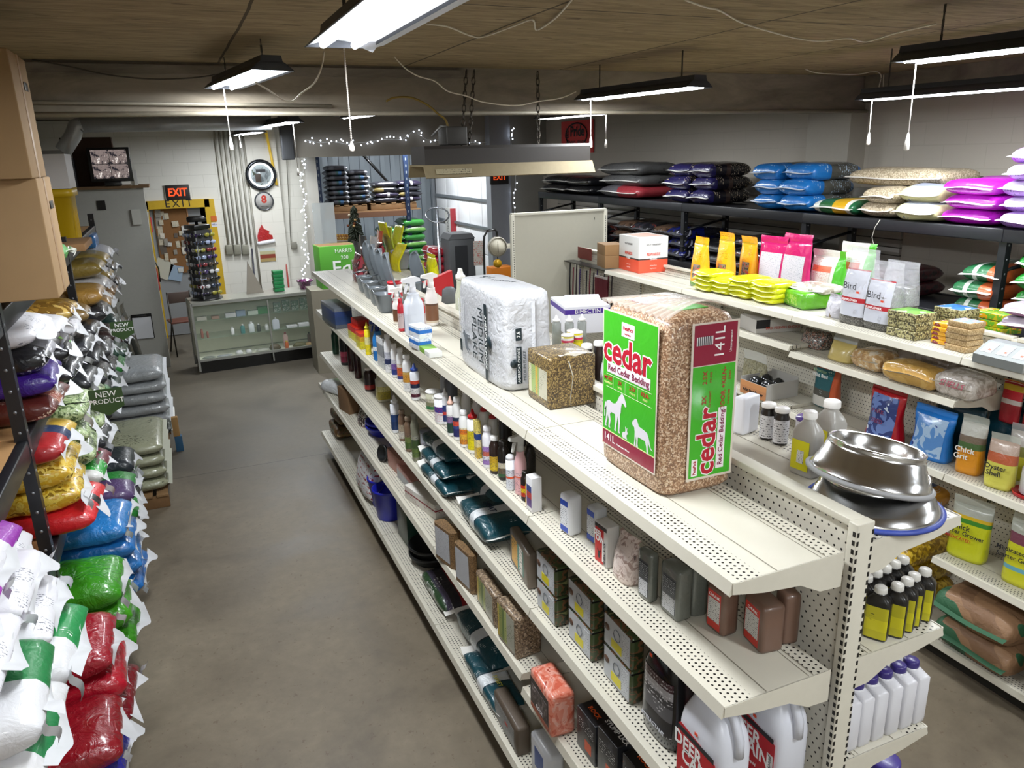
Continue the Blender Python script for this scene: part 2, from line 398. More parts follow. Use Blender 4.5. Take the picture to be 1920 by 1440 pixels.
# ================================================================ gondola shelving
holes = perforated(WHITE, .0175, .0175, .22, .024, .094, .30, .345)
panelm = perforated('#d9d4c6', .0254, .0254, .14, -9, 9, axes='zy')
def shelf_part(parent, x0, dirn, y, z, L=1.22, D=.362, brackets=True, first=False):
    "one steel shelf: x0 is its front edge, dirn +1 when it runs back towards +x"
    b = B(); b.m(holes)
    b.box((D / 2, L / 2, -.012), (D - .012, L - .004, .022)).prism([(0, 0), (.006, .001), (.006, -.03), (-.006, -.037), (-.010, -.033)], L - .006, Matrix(((1, 0, 0, 0), (0, 0, 1, .003), (0, 1, 0, 0), (0, 0, 0, 1))))
    b.m(plain('#8d8778', .5))
    b.box((.14, L / 2, .0003), (.0022, L - .01, .0006)).box((D - .06, L / 2, .0003), (.0022, L - .01, .0006)).box((D - .075, L / 2, .0003), (.0015, L - .01, .0006))
    o = b.out('shelf', None, parent, (x0, y, z), (0, 0, 0))
    if dirn < 0: o.scale = (-1, 1, 1)
    k = B(); prof = [(.0, 0), (.0, -.03), (.10, -.05), (.22, -.062), (.29, -.098), (D, -.102), (D, 0)]
    k.prism(prof, .003, Matrix(((1, 0, 0, 0), (0, 0, 1, 0), (0, 1, 0, -.001), (0, 0, 0, 1))))
    if first:
        k.out('bracket', plain(WHITE, .42, 0, 0, .05), o, (0, .0, 0)); 
    return o
G = thing('gondola_shelving', 'long white double-sided steel shelving run beside the left aisle, loaded with animal supplies', 'shelving', (0, 0, 0))
def upright(parent, x, y, top, h=None):
    b = B(); b.m(plain(WHITE, .42, 0, 0, .05)); b.box((0, 0, top / 2), (.062, .032, top), bev=.004)
    b.m(plain('#16130f', .6)); n = int((top - .12) / .0254)
    for k in range(n):
        z = top - .03 - k * .0254
        for s in (-1, 1): b.box((s * .0312, -.007, z), (.001, .009, .014)).box((s * .026, -.0163, z), (.007, .0008, .014))
    return b.out('upright', None, parent, (x, y, 0))
for i in range(6): upright(G, .413, i * 1.22 + (.0 if i else .0), 1.873)
for i in range(5):
    p = B(); p.m(panelm); p.box((0, .61, 1.02), (.012, 1.19, 1.68)); p.out('back_panel', None, G, (.413, i * 1.22, 0))
    q = B().box((0, .61, 0), (.05, 1.2, .022), bev=.003).out('top_rail', plain(WHITE, .42, 0, 0, .05), G, (.413, i * 1.22, 1.864))
Z1, Z2, Z3, Z4, Z5 = 1.793, 1.429, 1.007, .704, .2
for i in range(5):
    y = i * 1.22
    for z in (Z1, Z2, Z3): shelf_part(G, 0, 1, y, z, first=(i == 0))
    shelf_part(G, -.044, 1, y, Z4 if i else .64, D=.406, first=(i < 2))
    shelf_part(G, -.063, 1, y, Z5, D=.425)
    k = B().box((0, .61, .07), (.02, 1.22, .14)).box((.74, .61, .07), (.02, 1.22, .14)).out('kick_plate', plain('#26231f', .6), G, (.02, y, 0))
    for z in (1.803, 1.436, 1.079, .62, .2): shelf_part(G, .802 + (.05 if z < .7 else 0), -1, y, z, D=.36 + (.05 if z < .7 else 0), first=(i == 0))
# right-hand gondola
H = thing('gondola_shelving', 'white steel shelving run across the right aisle holding wild bird seed and poultry feed', 'shelving', (0, 0, 0))
RX = 2.51
for i in range(6): upright(H, RX + .42, .07 + i * 1.22 + .0, 1.80)
for i in range(5):
    y = .07 + i * 1.22
    p = B(); p.m(panelm); p.box((0, .61, .98), (.012, 1.19, 1.6)); p.out('back_panel', None, H, (RX + .42, y, 0))
    B().box((0, .61, 0), (.05, 1.2, .022), bev=.003).out('top_rail', plain(WHITE, .42, 0, 0, .05), H, (RX + .42, y, 1.80))
    if i < 4: shelf_part(H, RX, 1, y, 1.75, D=.385)
    if i in (1, 2): shelf_part(H, RX, 1, y, 1.51 if i == 1 else 1.545, D=.385, first=(i == 1))
    shelf_part(H, RX, 1, y, 1.095 if i < 2 else 1.118, D=.385) if i < 4 else None
    if i in (0, 2, 3): shelf_part(H, RX, 1, y, .6, D=.385, first=(i == 0))
    shelf_part(H, RX - .03, 1, y, .13, D=.42)
    B().box((0, .61, .045), (.02, 1.22, .09)).out('kick_plate', plain('#26231f', .6), H, (RX + .04, y, 0))
B().box((0, 0, 0), (.74, .04, 2.05), bev=.006)
# end panel standing across the far end of the right-hand gondola
ep = thing('end_panel', 'tall plain off-white shelving end panel standing beyond the bird seed shelves', 'panel', (2.75, 6.36, 0))
B().box((0, 0, 1.1), (1.12, .03, 2.16)).out('panel', plain('#bdb9a9', .5, 0, 0, .03), ep)
t = B(); t.m(plain('#d8d4c4', .45)); t.box((0, 0, 2.19), (1.16, .05, .03), bev=.004)
for s in (-1, 1): t.box((s * .57, -.005, 1.1), (.04, .045, 2.18), bev=.003)
t.m(plain('#15130f', .6))
for k in range(78):
    for s in (-1, 1): t.box((s * .565, -.029, 2.12 - k * .0254), (.007, .001, .014))
t.box((.43, -.0165, 2.1), (.006, .001, .03)); t.out('frame', None, ep)

# ================================================================ black racks
def post(parent, x, y, h, w_=.055, holes_on='x'):
    b = B(); b.m(M_black()); b.box((0, 0, h / 2), (w_, w_, h))
    b.m(plain('#8f9297', .4, .5)); n = int(h / .1)
    for k in range(n):
        b.cyl((w_ / 2, 0, h - .06 - k * .1), .008, .002, 'x', 8); b.cyl((0, -w_ / 2, h - .06 - k * .1), .008, .002, 'y', 8)
    return b.out('post', None, parent, (x, y, 0))
K = thing('storage_rack', 'long black steel rack of bagged feed along the right wall', 'rack', (0, 0, 0))
KX, KD = 4.05, .56
ky = [.35, 2.2, 4.05, 5.87, 7.72, 9.55]
for y in ky:
    post(K, KX, y, 2.2); post(K, KX + KD, y, 2.2)
    B().rod((0, 0, 1.95), (KD, 0, 2.05), .014).out('brace', M_black(), K, (KX, y, 0)); B().rod((0, 0, 1.2), (KD, 0, 1.3), .014).out('brace', M_black(), K, (KX, y, 0))
for i in range(5):
    L = ky[i + 1] - ky[i]
    for z in (2.25, 1.62, .9):
        b = B(); b.m(M_black()); b.box((-.02, L / 2, -.045), (.05, L, .09), bev=.008).box((KD + .02, L / 2, -.045), (.05, L, .09), bev=.008).box((KD / 2, L / 2, -.012), (KD, L, .012))
        b.out('shelf', None, K, (KX, ky[i], z))
# rack on the left of the aisle, seen steeply from its aisle side
J = thing('storage_rack', 'black steel rack packed with dog and cat food sacks left of the aisle', 'rack', (0, 0, 0))
JX = -1.92
jy = [0.0, 2.66, 5.35, 7.9]
for i, y in enumerate(jy): post(J, JX, y, 2.3 if i < 3 else 2.32); post(J, JX - .9, y, 2.3)
JZ = (2.2, 1.6, 1.0, .24)
for i in range(3):
    L = jy[i + 1] - jy[i]
    for z in JZ[:4 if i < 2 else 3]:
        b = B(); b.m(M_black()); b.box((0, L / 2, -.05), (.05, L, .1), bev=.008).box((-.9, L / 2, -.05), (.05, L, .1), bev=.008); b.m(M_card('#b58a58')); b.box((-.45, L / 2, -.01), (.86, L - .04, .018))
        b.out('shelf', None, J, (JX, jy[i], z))

# ================================================================ shop lights
LD = Vector((-.1457, .9893, 0)); LR = math.atan2(-LD.x, LD.y)
def shop_light(label, c, L=1.22, W=.235, rz=LR, cord=None, chain_top=ZC, droop=False, pull=.45, power=1.0, on=True, tone='#33353a'):
    "c = centre of the lit underside; runs along its local y"
    t = thing('shop_light', label, 'light fixture', c, rz, 'fluorescent shop lights hung from the ceiling')
    sh = [(-W / 2, 0), (-W / 2 * .7, .03), (-.058, .045), (-.052, .075), (.052, .075), (.058, .045), (W / 2 * .7, .03), (W / 2, 0), (W / 2 - .004, -.002), (W / 2 * .68, .025), (.052, .038), (-.052, .038), (-W / 2 * .68, .025), (-W / 2 + .004, -.002)]
    Mx = Matrix(((1, 0, 0, 0), (0, 0, 1, -L / 2), (0, 1, 0, 0), (0, 0, 0, 1)))
    b = B(); b.m(plain(tone, .45, .2, 0, .08)); b.prism(sh, L, Mx)
    for s in (-1, 1): b.prism([(-W / 2 * .98, 0), (-W / 2 * .68, .029), (-.052, .044), (.052, .044), (W / 2 * .68, .029), (W / 2 * .98, 0)], .004, Matrix(((1, 0, 0, 0), (0, 0, 1, s * (L / 2 - .002) - .002), (0, 1, 0, 0), (0, 0, 0, 1))))
    b.out('housing', None, t)
    r = B(); r.m(plain('#e8ecee', .35)); r.sheet(lambda u, v: Vector(((u - .5) * (W - .012), (v - .5) * (L - .012), .003 + .022 * (1 - abs(2 * u - 1) ** 1.6))), 8, 2); r.out('reflector', None, t)
    for s in (-1, 1):
        q = B(); q.m(glow('#f2f7ff', 16.0 if on else 0.0)); q.cyl((s * W * .24, 0, .006), .013, L - .07, 'y', 12); q.out('tube', None, t)
    if on:
        ld = bpy.data.lights.new('lamp_light', 'AREA'); ld.shape = 'RECTANGLE'; ld.size = W * .9; ld.size_y = L * .95; ld.energy = LAMP_W * power; ld.color = (.93, .97, 1)
        lo = bpy.data.objects.new('lamp_light', ld); C.objects.link(lo); lo.parent = t; lo.location = (0, 0, -.010)
    dz = chain_top - c[2] - .075
    for s in (-1, 1):
        q = B(); n = max(2, int(dz / .03))
        for k in range(n):
            z = .075 + dz * k / n; q.box((0, s * L * .36, z + dz / n / 2), (.012 if k % 2 else .004, .004 if k % 2 else .012, dz / n * 1.15), bev=.0015)
        q.out('hanging_chain', plain('#4d4a44', .4, .7), t)
    if pull:
        q = B(); y0 = L / 2 - .06 if pull < .4 and pull != .25 else -L / 2 + .06
        q.rod((0, y0, 0), (.004, y0, -pull), .0035, 6); q.loft([(-pull - .085, .004, .004), (-pull - .08, .013, .013), (-pull - .05, .013, .013), (-pull, .004, .004)], 10, M=Matrix.Translation((.004, y0, 0)))
        q.out('pull_cord', plain('#e6e2dc', .5), t)
    if droop:
        q = B(); q.sheet(lambda u, v: Vector((W / 2 + .004 + u * .13, (v - .5) * L, .004 + u * .07 - .02 * math.sin(PI * u))), 5, 3)
        q.sheet(lambda u, v: Vector((W / 2 - .06 + u * .065, .36 * L + v * .12 + u * .02, .004 - .02 * u * v)), 2, 2)
        q.out('loose_reflector', plain('#d7dde8', .35), t)
    return t
def lamp_mid(near, L=1.22): return Vector(near) + LD * (L / 2)
S_ = lambda s: s
shop_light('large lit shop light over the left aisle with a torn open reflector', at(632, 90, 'z', 3.2) - Vector((0, .61, 0)), rz=.0, droop=True, pull=.0)
shop_light('lit shop light before the right part of the beam, white cord at its left', Vector((2.02, 3.675, 3.2)), pull=.27)
shop_light('lit shop light nearest the upper right corner of the room', Vector((2.287, 1.649, 3.2)) - LD * .6, pull=.33, power=.75)
shop_light('lit shop light further right, low in front of the pilaster corner', Vector((3.49, 3.0, 3.12)) - LD * .6 , pull=.22)
shop_light('lit shop light seen end-on in front of the left of the beam', Vector((-.555, 3.25, 3.265)) + LD * .61 - Vector((0, .1, 0)), pull=.3)
shop_light('lit shop light hanging beyond the beam above the counter aisle', Vector((.259, 8.0, 3.21)) + LD * .61, pull=.5)
shop_light('small far lit shop light close to the exit wall', Vector((.033, 11.0, 3.18)), pull=.1)
shop_light('lit shop light beyond the beam, half hidden, beside the red round-logo banner', Vector((2.95, 6.4, 3.18)), pull=.25)
shop_light('shop light over the near end of the centre shelving, behind the camera', Vector((.9, -1.75, 3.2)), pull=0)
shop_light('shop light over the right aisle, level with the near shelving end', Vector((3.3, -.9, 3.2)), pull=0, power=.7)
shop_light('shop light over the left rack, behind the camera', Vector((-1.6, -2.3, 3.25)), pull=0)
# long pull cord with ribbed knob hanging from the near light
pc = thing('pull_chain', 'ribbed white beaded pull cord with a cone tip hanging from the big light', 'pull cord', at(645, 92, 'y', 2.0))
q = B(); q.rod((0, 0, 0), (0, 0, .05), .0028, 6); q.rod((0, 0, 0), at(659, 262, 'y', 2.0) - at(645, 92, 'y', 2.0), .0028, 6)
for k in range(40): q.cyl((at(645, 92, 'y', 2.0).lerp(at(659, 262, 'y', 2.0), k / 40) - at(645, 92, 'y', 2.0)), .0038, .004, 'z', 6)
q.out('cord', plain('#d8cfc6', .5), pc)
B().loft([(-.042, .006, .006), (-.038, .0105, .0105), (-.028, .012, .012), (0, .003, .003)], 12).out('tip', plain('#e9e1da', .35, 0, .3), pc, at(659, 264, 'y', 2.0) - at(645, 92, 'y', 2.0))
# ================================================================ makers of goods
def ht(u, v, y, z0): return max(.02, at(u, v, 'y', y).z - z0)
def base3(L, N, Rt, z):
    "stand of a box from the photo positions of its left, near and right base corners, on the level z"
    l, n, r = at(*L, 'z', z), at(*N, 'z', z), at(*Rt, 'z', z)
    a, b = l - n, r - n; w_ = a.length; d = b.length; ang = math.atan2(b.y, b.x) * .15 + (math.atan2(a.y, a.x) - PI / 2) * .85 if w_ > d * .45 else (math.atan2(b.y, b.x) * .6 + (math.atan2(a.y, a.x) - PI / 2) * .4)
    ang = max(-.22, min(.22, ang)); ex = Vector((math.cos(ang), math.sin(ang), 0)); ey = Vector((-math.sin(ang), math.cos(ang), 0))
    return n + ex * d / 2 + ey * w_ / 2, d, w_, ang
DT = .0008
def decal(parent, face, dims, u0, u1, v0, v1, mat, name='label', off=0):
    "thin printed label on a side of a box of size dims (x,y,z) standing on z=0; u,v run 0..1 as seen from outside"
    X, Y, Z = dims
    if face == 'w': c = (-X / 2 - off, Y / 2 - (u0 + u1) / 2 * Y, (v0 + v1) / 2 * Z); s = (DT, (u1 - u0) * Y, (v1 - v0) * Z)
    elif face == 's': c = (-X / 2 + (u0 + u1) / 2 * X, -Y / 2 - off, (v0 + v1) / 2 * Z); s = ((u1 - u0) * X, DT, (v1 - v0) * Z)
    else: c = (-X / 2 + (u0 + u1) / 2 * X, -Y / 2 + (v0 + v1) / 2 * Y, Z + off); s = ((u1 - u0) * X, (v1 - v0) * Y, DT)
    b = B(); b.box((0, 0, 0), s); return b.out(name, mat, parent, c)
def carton(name, label, cat, loc, dims, mat, rz=0, bev=.003, group=None):
    b = B(); b.box((0, 0, dims[2] / 2), dims, bev=bev); o = b.out(name, mat, None, loc, (0, 0, rz)); tag(o, label, cat, group); return o
def spray_head(parent, z, s=1, col='#e9e6e2', ang=0, collar='#e9e6e2'):
    b = B(); b.m(plain(col, .35, 0, .1)); Mz = Matrix.Rotation(ang, 4, 'Z') @ Matrix.Scale(s, 4)
    P = [(-.048, .030), (-.045, .043), (.012, .052), (.034, .043), (.036, .030), (.012, .027), (.011, .0), (-.012, .0), (-.013, .022)]
    M1 = Matrix.Translation((0, 0, z)) @ Mz
    b.prism([(x, y + .02) for x, y in P], .02, M1 @ Matrix(((1, 0, 0, 0), (0, 0, 1, -.01), (0, 1, 0, 0), (0, 0, 0, 1))))
    b.prism([(-.02, .040), (-.032, .034), (-.038, .0), (-.030, .0), (-.022, .028)], .01, M1 @ Matrix(((1, 0, 0, 0), (0, 0, 1, -.005), (0, 1, 0, 0), (0, 0, 0, 1))))
    b.out('spray_trigger', None, parent)
    c = B(); c.cyl((0, 0, z + .012 * s), .015 * s, .03 * s, 'z', 14); c.out('collar', plain(collar, .35, 0, .1), parent)
def bottle(label, loc, w_, d, h, body='#e9e9e6', cap='#e9e9e6', lab=None, n=2, sh=.74, neck=.32, top='screw', rz=0, group=None, name='bottle', cat='bottle', l0=.12, l1=.62, wrap=2 * PI, capr=None, alpha=None, bodym=None):
    "w_ along y, d along x. top: screw, cone, dome, spray, pump, flat"
    t = thing(name, label, cat, loc, rz, group)
    rx, ry = d / 2, w_ / 2; rn = min(rx, ry) * 2 * neck; hc = {'screw': .1, 'cone': .2, 'dome': .14, 'spray': .0, 'pump': .12, 'flat': .08}[top] * h
    hb = h - hc; zs = h * sh if top not in ('flat', 'dome') else hb * .93
    if top == 'spray': hb = h * .78; zs = hb * .72
    bm_ = bodym or (clear(srgb(body)[:3], alpha) if alpha else plain(body, .3, 0, .15))
    rn2 = rn if top not in ('flat', 'dome') else min(rx, ry) * .92
    b = B(); b.m(bm_); b.loft([(0, rx * .9, ry * .9, n), (.006, rx * .98, ry * .98, n), (.02, rx, ry, n), (zs, rx, ry, n), (zs + (hb - zs) * .35, rx * .86, ry * .86, max(2, n * .8)), (zs + (hb - zs) * .75, max(rn2, rx * .5), max(rn2, ry * .5), 2), (zs + (hb - zs) * .86, rn2, rn2, 2), (hb, rn2, rn2, 2)] if top not in ('flat', 'dome') else
                 [(0, rx * .93, ry * .93, n), (.008, rx, ry, n), (hb, rx, ry, n)], 24)
    b.out('body', None, t)
    if lab is not None:
        q = B(); e = 1.012; q.loft([(zs * l0, rx * e, ry * e, n), (zs * (l0 + l1) / 2, rx * e, ry * e, n), (min(zs * .985, zs * (l0 + l1)), rx * e, ry * e, n)], 24, PI - wrap / 2, PI + wrap / 2, cap=False)
        q.out('label', lab, t)
    cr = capr or rn * 1.15; cm = plain(cap, .35, 0, .15); q = B()
    if top == 'screw': q.loft([(hb - .002, cr, cr), (hb + .001, cr * 1.03, cr * 1.03), (h - .003, cr, cr), (h, cr * .9, cr * .9)], 20)
    elif top == 'flat': q.loft([(hb, rx * 1.04, ry * 1.04, n), (h - .004, rx * 1.04, ry * 1.04, n), (h, rx * .98, ry * .98, n)], 24)
    elif top == 'dome': q.loft([(hb, rx * .95, ry * .95), (hb + hc * .6, rx * .9, ry * .9), (hb + hc * .9, rx * .6, ry * .6), (h, rx * .15, ry * .15)], 20)
    elif top in ('cone', 'pump'): q.loft([(hb, cr * 1.1, cr * 1.1), (hb + hc * .3, cr * 1.1, cr * 1.1), (hb + hc * .4, cr * .6, cr * .6), (h, cr * .22, cr * .22)], 16)
    elif top == 'spray': q.bm.free(); spray_head(t, hb, max(.75, h / .24), cap, rz, cap); return t
    q.out('cap', cm, t); return t
def brick(label, L, N, Rt, z, top, mat, lab, name='feed_block', cat='feed block', bev=.012, ink=None, lz=(.12, .9), lu=(.1, .86), txt=None, group=None, h=None, ch=0):
    c, d, w_, ang = base3(L, N, Rt, z); hh = h or ht(top[0], top[1], at(*L, 'z', z).y, z)
    b = B()
    if ch: b.prism([(-d / 2, -w_ / 2 + ch), (-d / 2 + ch * .7, -w_ / 2), (d / 2 - ch * .7, -w_ / 2), (d / 2, -w_ / 2 + ch), (d / 2, w_ / 2 - ch), (d / 2 - ch * .7, w_ / 2), (-d / 2 + ch * .7, w_ / 2), (-d / 2, w_ / 2 - ch)], hh)
    else: b.box((0, 0, hh / 2), (d, w_, hh), bev=bev)
    o = b.out(name, mat, None, c, (0, 0, ang)); tag(o, label, cat, group)
    if lab is not None: decal(o, 'w', (d, w_, hh), lu[0] + (ch / w_ if ch else 0) * .6, lu[1], lz[0], lz[1], lab)
    if txt:
        for s, sz, mt, uu, vv in txt: text(s, sz * hh, mt, o, (-d / 2 - .0016, w_ / 2 - uu * w_, vv * hh), R_W)
    return o, (d, w_, hh)
def crumple(amp, freq, seed):
    o3 = Vector((seed * 3.7, seed * 1.3, seed * 7.1))
    def f(p):
        q = p * freq + o3; a = noise.noise(q) + .5 * noise.noise(q * 2.3); b_ = 1 - abs(noise.noise(q * 1.4 + Vector((9, 2, 4)))) * 2
        return a * amp + b_ * amp * .35
    return f
def sack(name, label, cat, loc, L, W, T, mat, rz=0, seed=0, flap='#e6e4de', flaps=2, group=None, tilt=0, flen=.035, droop=.3, curl=False, fmat=None, rot=None, fill=.8):
    "a filled sack lying flat, its sewn end towards local -x; base on z=0"
    f = crumple(T * .09, 2.2 / T * .35, seed); b = B(); b.m(mat); nu, nv = 16, 22; rings = []
    for i in range(nu + 1):
        u = .5 - .5 * math.cos(PI * i / nu); e = 1 - abs(2 * u - 1) ** 7; t = T / 2 * max(.07, e ** .6); x = (u - .5) * L
        rings.append((x, W / 2 * (.94 + .06 * e) * (1 - .04 * (1 - e)), t, T * .5, e))
    def pt(i, j):
        x, hw, t, zc, e = rings[i]; a = 2 * PI * j / nv; ca, sa = math.cos(a), math.sin(a); n = 3.8
        y = hw * math.copysign(abs(ca) ** (2 / n), ca); z = t * math.copysign(abs(sa) ** (2 / n), sa)
        p = Vector((x, y, zc + z)); k = f(p) * min(1, e * 2.5); p += Vector((0, ca, sa)) * k; p.z = max(p.z, .0); return p
    vs = [pt(i, j) for i in range(nu + 1) for j in range(nv)]
    b._add(vs, [(i * nv + j, i * nv + (j + 1) % nv, (i + 1) * nv + (j + 1) % nv, (i + 1) * nv + j) for i in range(nu) for j in range(nv)] + [tuple(range(nv))[::-1], tuple(nu * nv + j for j in range(nv))], None, True)
    o = b.out(name, None, None, loc, rot or (0, tilt, rz)); tag(o, label, cat, group)
    seg_ = 1
    for s in ((-1, 1)[:flaps]):
        q = B(); rnd = random.Random(seed * 17 + s); z0 = rings[0][3]; x0 = s * L / 2
        wv = rnd.uniform(.3, 1); hw = W / 2 * (.97 if not curl else .92)
        def fl(u, v, s=s, x0=x0, rnd_=(rnd.random() * 6, rnd.uniform(.6, 1.4), rnd.uniform(-.5, .5))):
            y = (v - .5) * 2 * hw; ph, k, tw = rnd_
            if curl: y = y * (.55 + .42 * math.sin(ph * 2) * 0 + .4 * abs(math.sin(ph))) + hw * .3 * math.sin(ph * 3); return Vector((x0 + s * (u * flen * (.6 + .5 * math.sin(v * 5 + ph)) - .006), y, z0 - u * flen * droop * (.8 + .7 * math.sin(v * 7 * k + ph)) + .012 * math.sin(v * 11 + ph) * (1 - u) + .01))
            return Vector((x0 + s * (u * flen - .006), y, z0 + .006 * math.sin(v * 6 + ph) - u * flen * droop))
        q.sheet(fl, 3, 14)
        if curl and rnd.random() < .55:   # loose tape tail hanging from the corner
            yy = hw * (1 if rnd.random() > .5 else -1); tl = rnd.uniform(.04, .10)
            q.sheet(lambda u, v: Vector((x0 + s * (.02 + .02 * math.sin(u * 4 + wv * 5) + .015 * (v - .5)), yy + (u - .2) * tl * wv + .012 * math.sin(u * 7), z0 - u * tl * .8 + v * .03)), 8, 1)
        q.out('seam_tape', fmat or plain(flap, .7, 0, 0, .05), o)
    return o
PF = {}
def pouch(name, label, cat, loc, w_, d, h, mat, rz=0, seed=0, group=None, seal=None, lean=0, sealh=.12, pin=.0, gus=None, slump=0):
    "a filled pouch standing on its base; w_ along y, d along x; flat seal on top"
    f = crumple(d * .055, 1.4 / max(d, .05) * .35, seed); b = B(); b.m(mat); rings = []; n = 14; hb = h * (1 - sealh)
    for i in range(n + 1):
        t = i / n; z = hb * t; k = max(.02, (1 - t ** 2.6)) ** .8; pw = 1 - pin * math.sin(PI * t) ** 2
        rings.append((z, d / 2 * k * (.93 if i == 0 else 1), w_ / 2 * (.97 + .03 * t) * pw * (.96 if i == 0 else 1), 3.2 - t))
    def fn(p):
        k = f(p); tz = p.z / h; v = Vector((p.x, p.y, 0)); v = v.normalized() if v.length > 1e-5 else v
        q = p + v * k * min(1, .3 + tz * 2) * (1 if tz < .8 else .5); q.x += lean * tz * tz * h + .04 * w_ * math.sin(p.y / w_ * 5 + seed) * tz ** 2; q.z -= slump * tz * abs(p.y / w_) * h * .3; return q
    b.loft(rings, 26, fn=fn); o = b.out(name, None, None, loc, (0, 0, rz)); tag(o, label, cat, group); PF[o.name] = (fn, d, w_, hb, pw_ := pin)
    q = B(); q.sheet(lambda u, v: fn(Vector((0, (v - .5) * w_ * .995, hb * .985 + u * (h - hb)))) + Vector((.01 * math.sin(u * 3 + seed) * u, 0, 0)), 3, 12)
    q.out('top_seal', seal or mat, o); return o
def front_panel(o, w_, d, h, mat, y0=-.42, y1=.42, z0=.1, z1=.8, seed=0, name='label', off=.004, lean=0):
    "printed panel hugging the -x side of a pouch"
    def g(u, v):
        if o.name in PF:
            fn, d2, w2, hb, pin = PF[o.name]; zz = (z0 + (z1 - z0) * u) * h; t = min(zz / hb, .97); k = max(.02, (1 - t ** 2.6)) ** .8; ry = w2 / 2 * (.97 + .03 * t) * (1 - pin * math.sin(PI * t) ** 2); y = max(-.93 * ry, min(.93 * ry, (y0 + (y1 - y0) * v) * w2)); n = 3.2 - t
            p = fn(Vector((-d2 / 2 * k * (1 - abs(y / ry) ** n) ** (1 / n), y, zz))); p.x -= off * .6; return p
        y = (y0 + (y1 - y0) * v) * w_; t = z0 + (z1 - z0) * u; k = max(.02, 1 - (t / .88) ** 2.6) ** .8; n = 3.0
        x = -d / 2 * k * max(0, (1 - abs(2 * y / w_) ** n)) ** (1 / n); return Vector((x - off - d * .03 + lean * t * t * h, y, t * h))
    q = B(); q.sheet(g, 8, 8); return q.out(name, mat, o)
def lathe(name, prof, mat, parent=None, loc=None, seg=32, rot=None):
    b = B(); b.loft([(z, r, r) for r, z in prof], seg, cap=False); return b.out(name, mat, parent, loc, rot)
INK = plain('#2a2a2c', .6); INKW = plain('#f2f2f0', .5); INKR = plain('#b3122b', .5); INKN = plain('#1d2740', .5)
def printed(base, ink, axis='z', sc_=90, dens=.42, rough=.5, coat=.1, stops=None):
    return bands(axis, stops or [(0, base)], rough, coat, .05, 16, (ink, axis, dens), sc_)
# ================================================================ top shelf of the centre run
z = Z1
# --- cedar bedding bale
cx0, cx1, cy0, cy1, ch_ = .118, .385, .479, .868, .565
D, W_, Hh = cx1 - cx0, cy1 - cy0, ch_
shav = grains(['#8e6a4c', '#b08c6c', '#c9aa8b', '#9b7355', '#7c5a42', '#d6bfa4'], 230, .5, .35, .4)
b = B(); f = crumple(.006, 9, 3)
b.loft([(0, D / 2 * .93, W_ / 2 * .95, 7), (.015, D / 2, W_ / 2, 8), (.1, D / 2, W_ / 2, 9), (.28, D / 2 * 1.01, W_ / 2 * 1.0, 9), (.45, D / 2 * 1.0, W_ / 2 * .99, 8), (.52, D / 2 * .97, W_ / 2 * .97, 7), (.55, D / 2 * .9, W_ / 2 * .93, 5), (.562, D / 2 * .72, W_ / 2 * .84, 4), (.566, D / 2 * .3, W_ / 2 * .6, 3)], 72, fn=lambda p: p + Vector((p.x, p.y, 0)).normalized() * f(p) * .5 if p.xy.length > .01 else p)
cedar = b.out('bedding_bale', shav, None, ((cx0 + cx1) / 2, (cy0 + cy1) / 2, z)); tag(cedar, 'tall clear-wrapped red cedar bedding bale with bright green and maroon panels', 'bale')
grn = film('#3fae22', .3, .3, .12, 10, .05); mar = film('#8e1636', .3, .3, .12, 10, .05); edge = plain('#d9cdbf', .4, 0, .2)
fw = -D / 2 - .0045
def slabx(u0, u1, v0, v1, mat, name, off=0): return decal(cedar, 'w', (D + .009, W_, Hh), u0, u1, v0, v1, mat, name, off)
slabx(.07, .90, .115, .95, edge, 'panel_edge'); slabx(.085, .885, .215, .94, grn, 'green_panel', .0006); slabx(.085, .885, .125, .215, mar, 'maroon_band', .0006)
slabx(.085, .885, .213, .219, plain('#d6dc9a', .4), 'yellow_line', .0012)
tw = fw - .0016
def ty(u): return W_ / 2 - u * W_
text('cedar', .125, INKW, cedar, (tw, ty(.45), .405), R_W, bold=.055, thick=.0003); text('cedar', .125, INKR, cedar, (tw - .0008, ty(.45), .405), R_W, bold=.022)
q = B(); q.box((0, 0, 0), (.0008, .255, .036), bev=.0004); q.out('white_strip', plain('#eee4e8', .4), cedar, (tw, ty(.48), .345)); text('Red Cedar Bedding', .031, plain('#7c1440', .5), cedar, (tw - .001, ty(.48), .345), R_W, bold=.01)
q = B(); q.box((0, 0, 0), (.0008, .075, .045)); q.out('maker_badge', plain('#f1edee', .4), cedar, (tw, ty(.47), .487)); text('PetsPick', .017, INKR, cedar, (tw - .001, ty(.47), .492), R_W, bold=.02)
text('NATURAL', .008, INKR, cedar, (tw - .001, ty(.47), .474), R_W)
for i, (a_, b_) in enumerate((('MORE', 'ABSORBENT'), ('2X', 'MORE'), ('2.5X', 'ITS SIZE'), ('KILN-', 'DRIED'))):
    text(a_, .019, INKR, cedar, (tw, ty(.17 + .19 * i), .305), R_W, bold=.01); text(b_, .0095, plain('#d8e88f', .5), cedar, (tw, ty(.17 + .19 * i), .289), R_W)
q = B()
for vv in (.32, .276): q.box((0, 0, vv), (.0006, .27, .0012))
for i in range(3): q.box((0, W_ * (.5 - .265 - .19 * i) , .298), (.0006, .001, .04))
q.out('thin_rules', plain('#d9e6c0', .5), cedar, (tw, .005, 0))
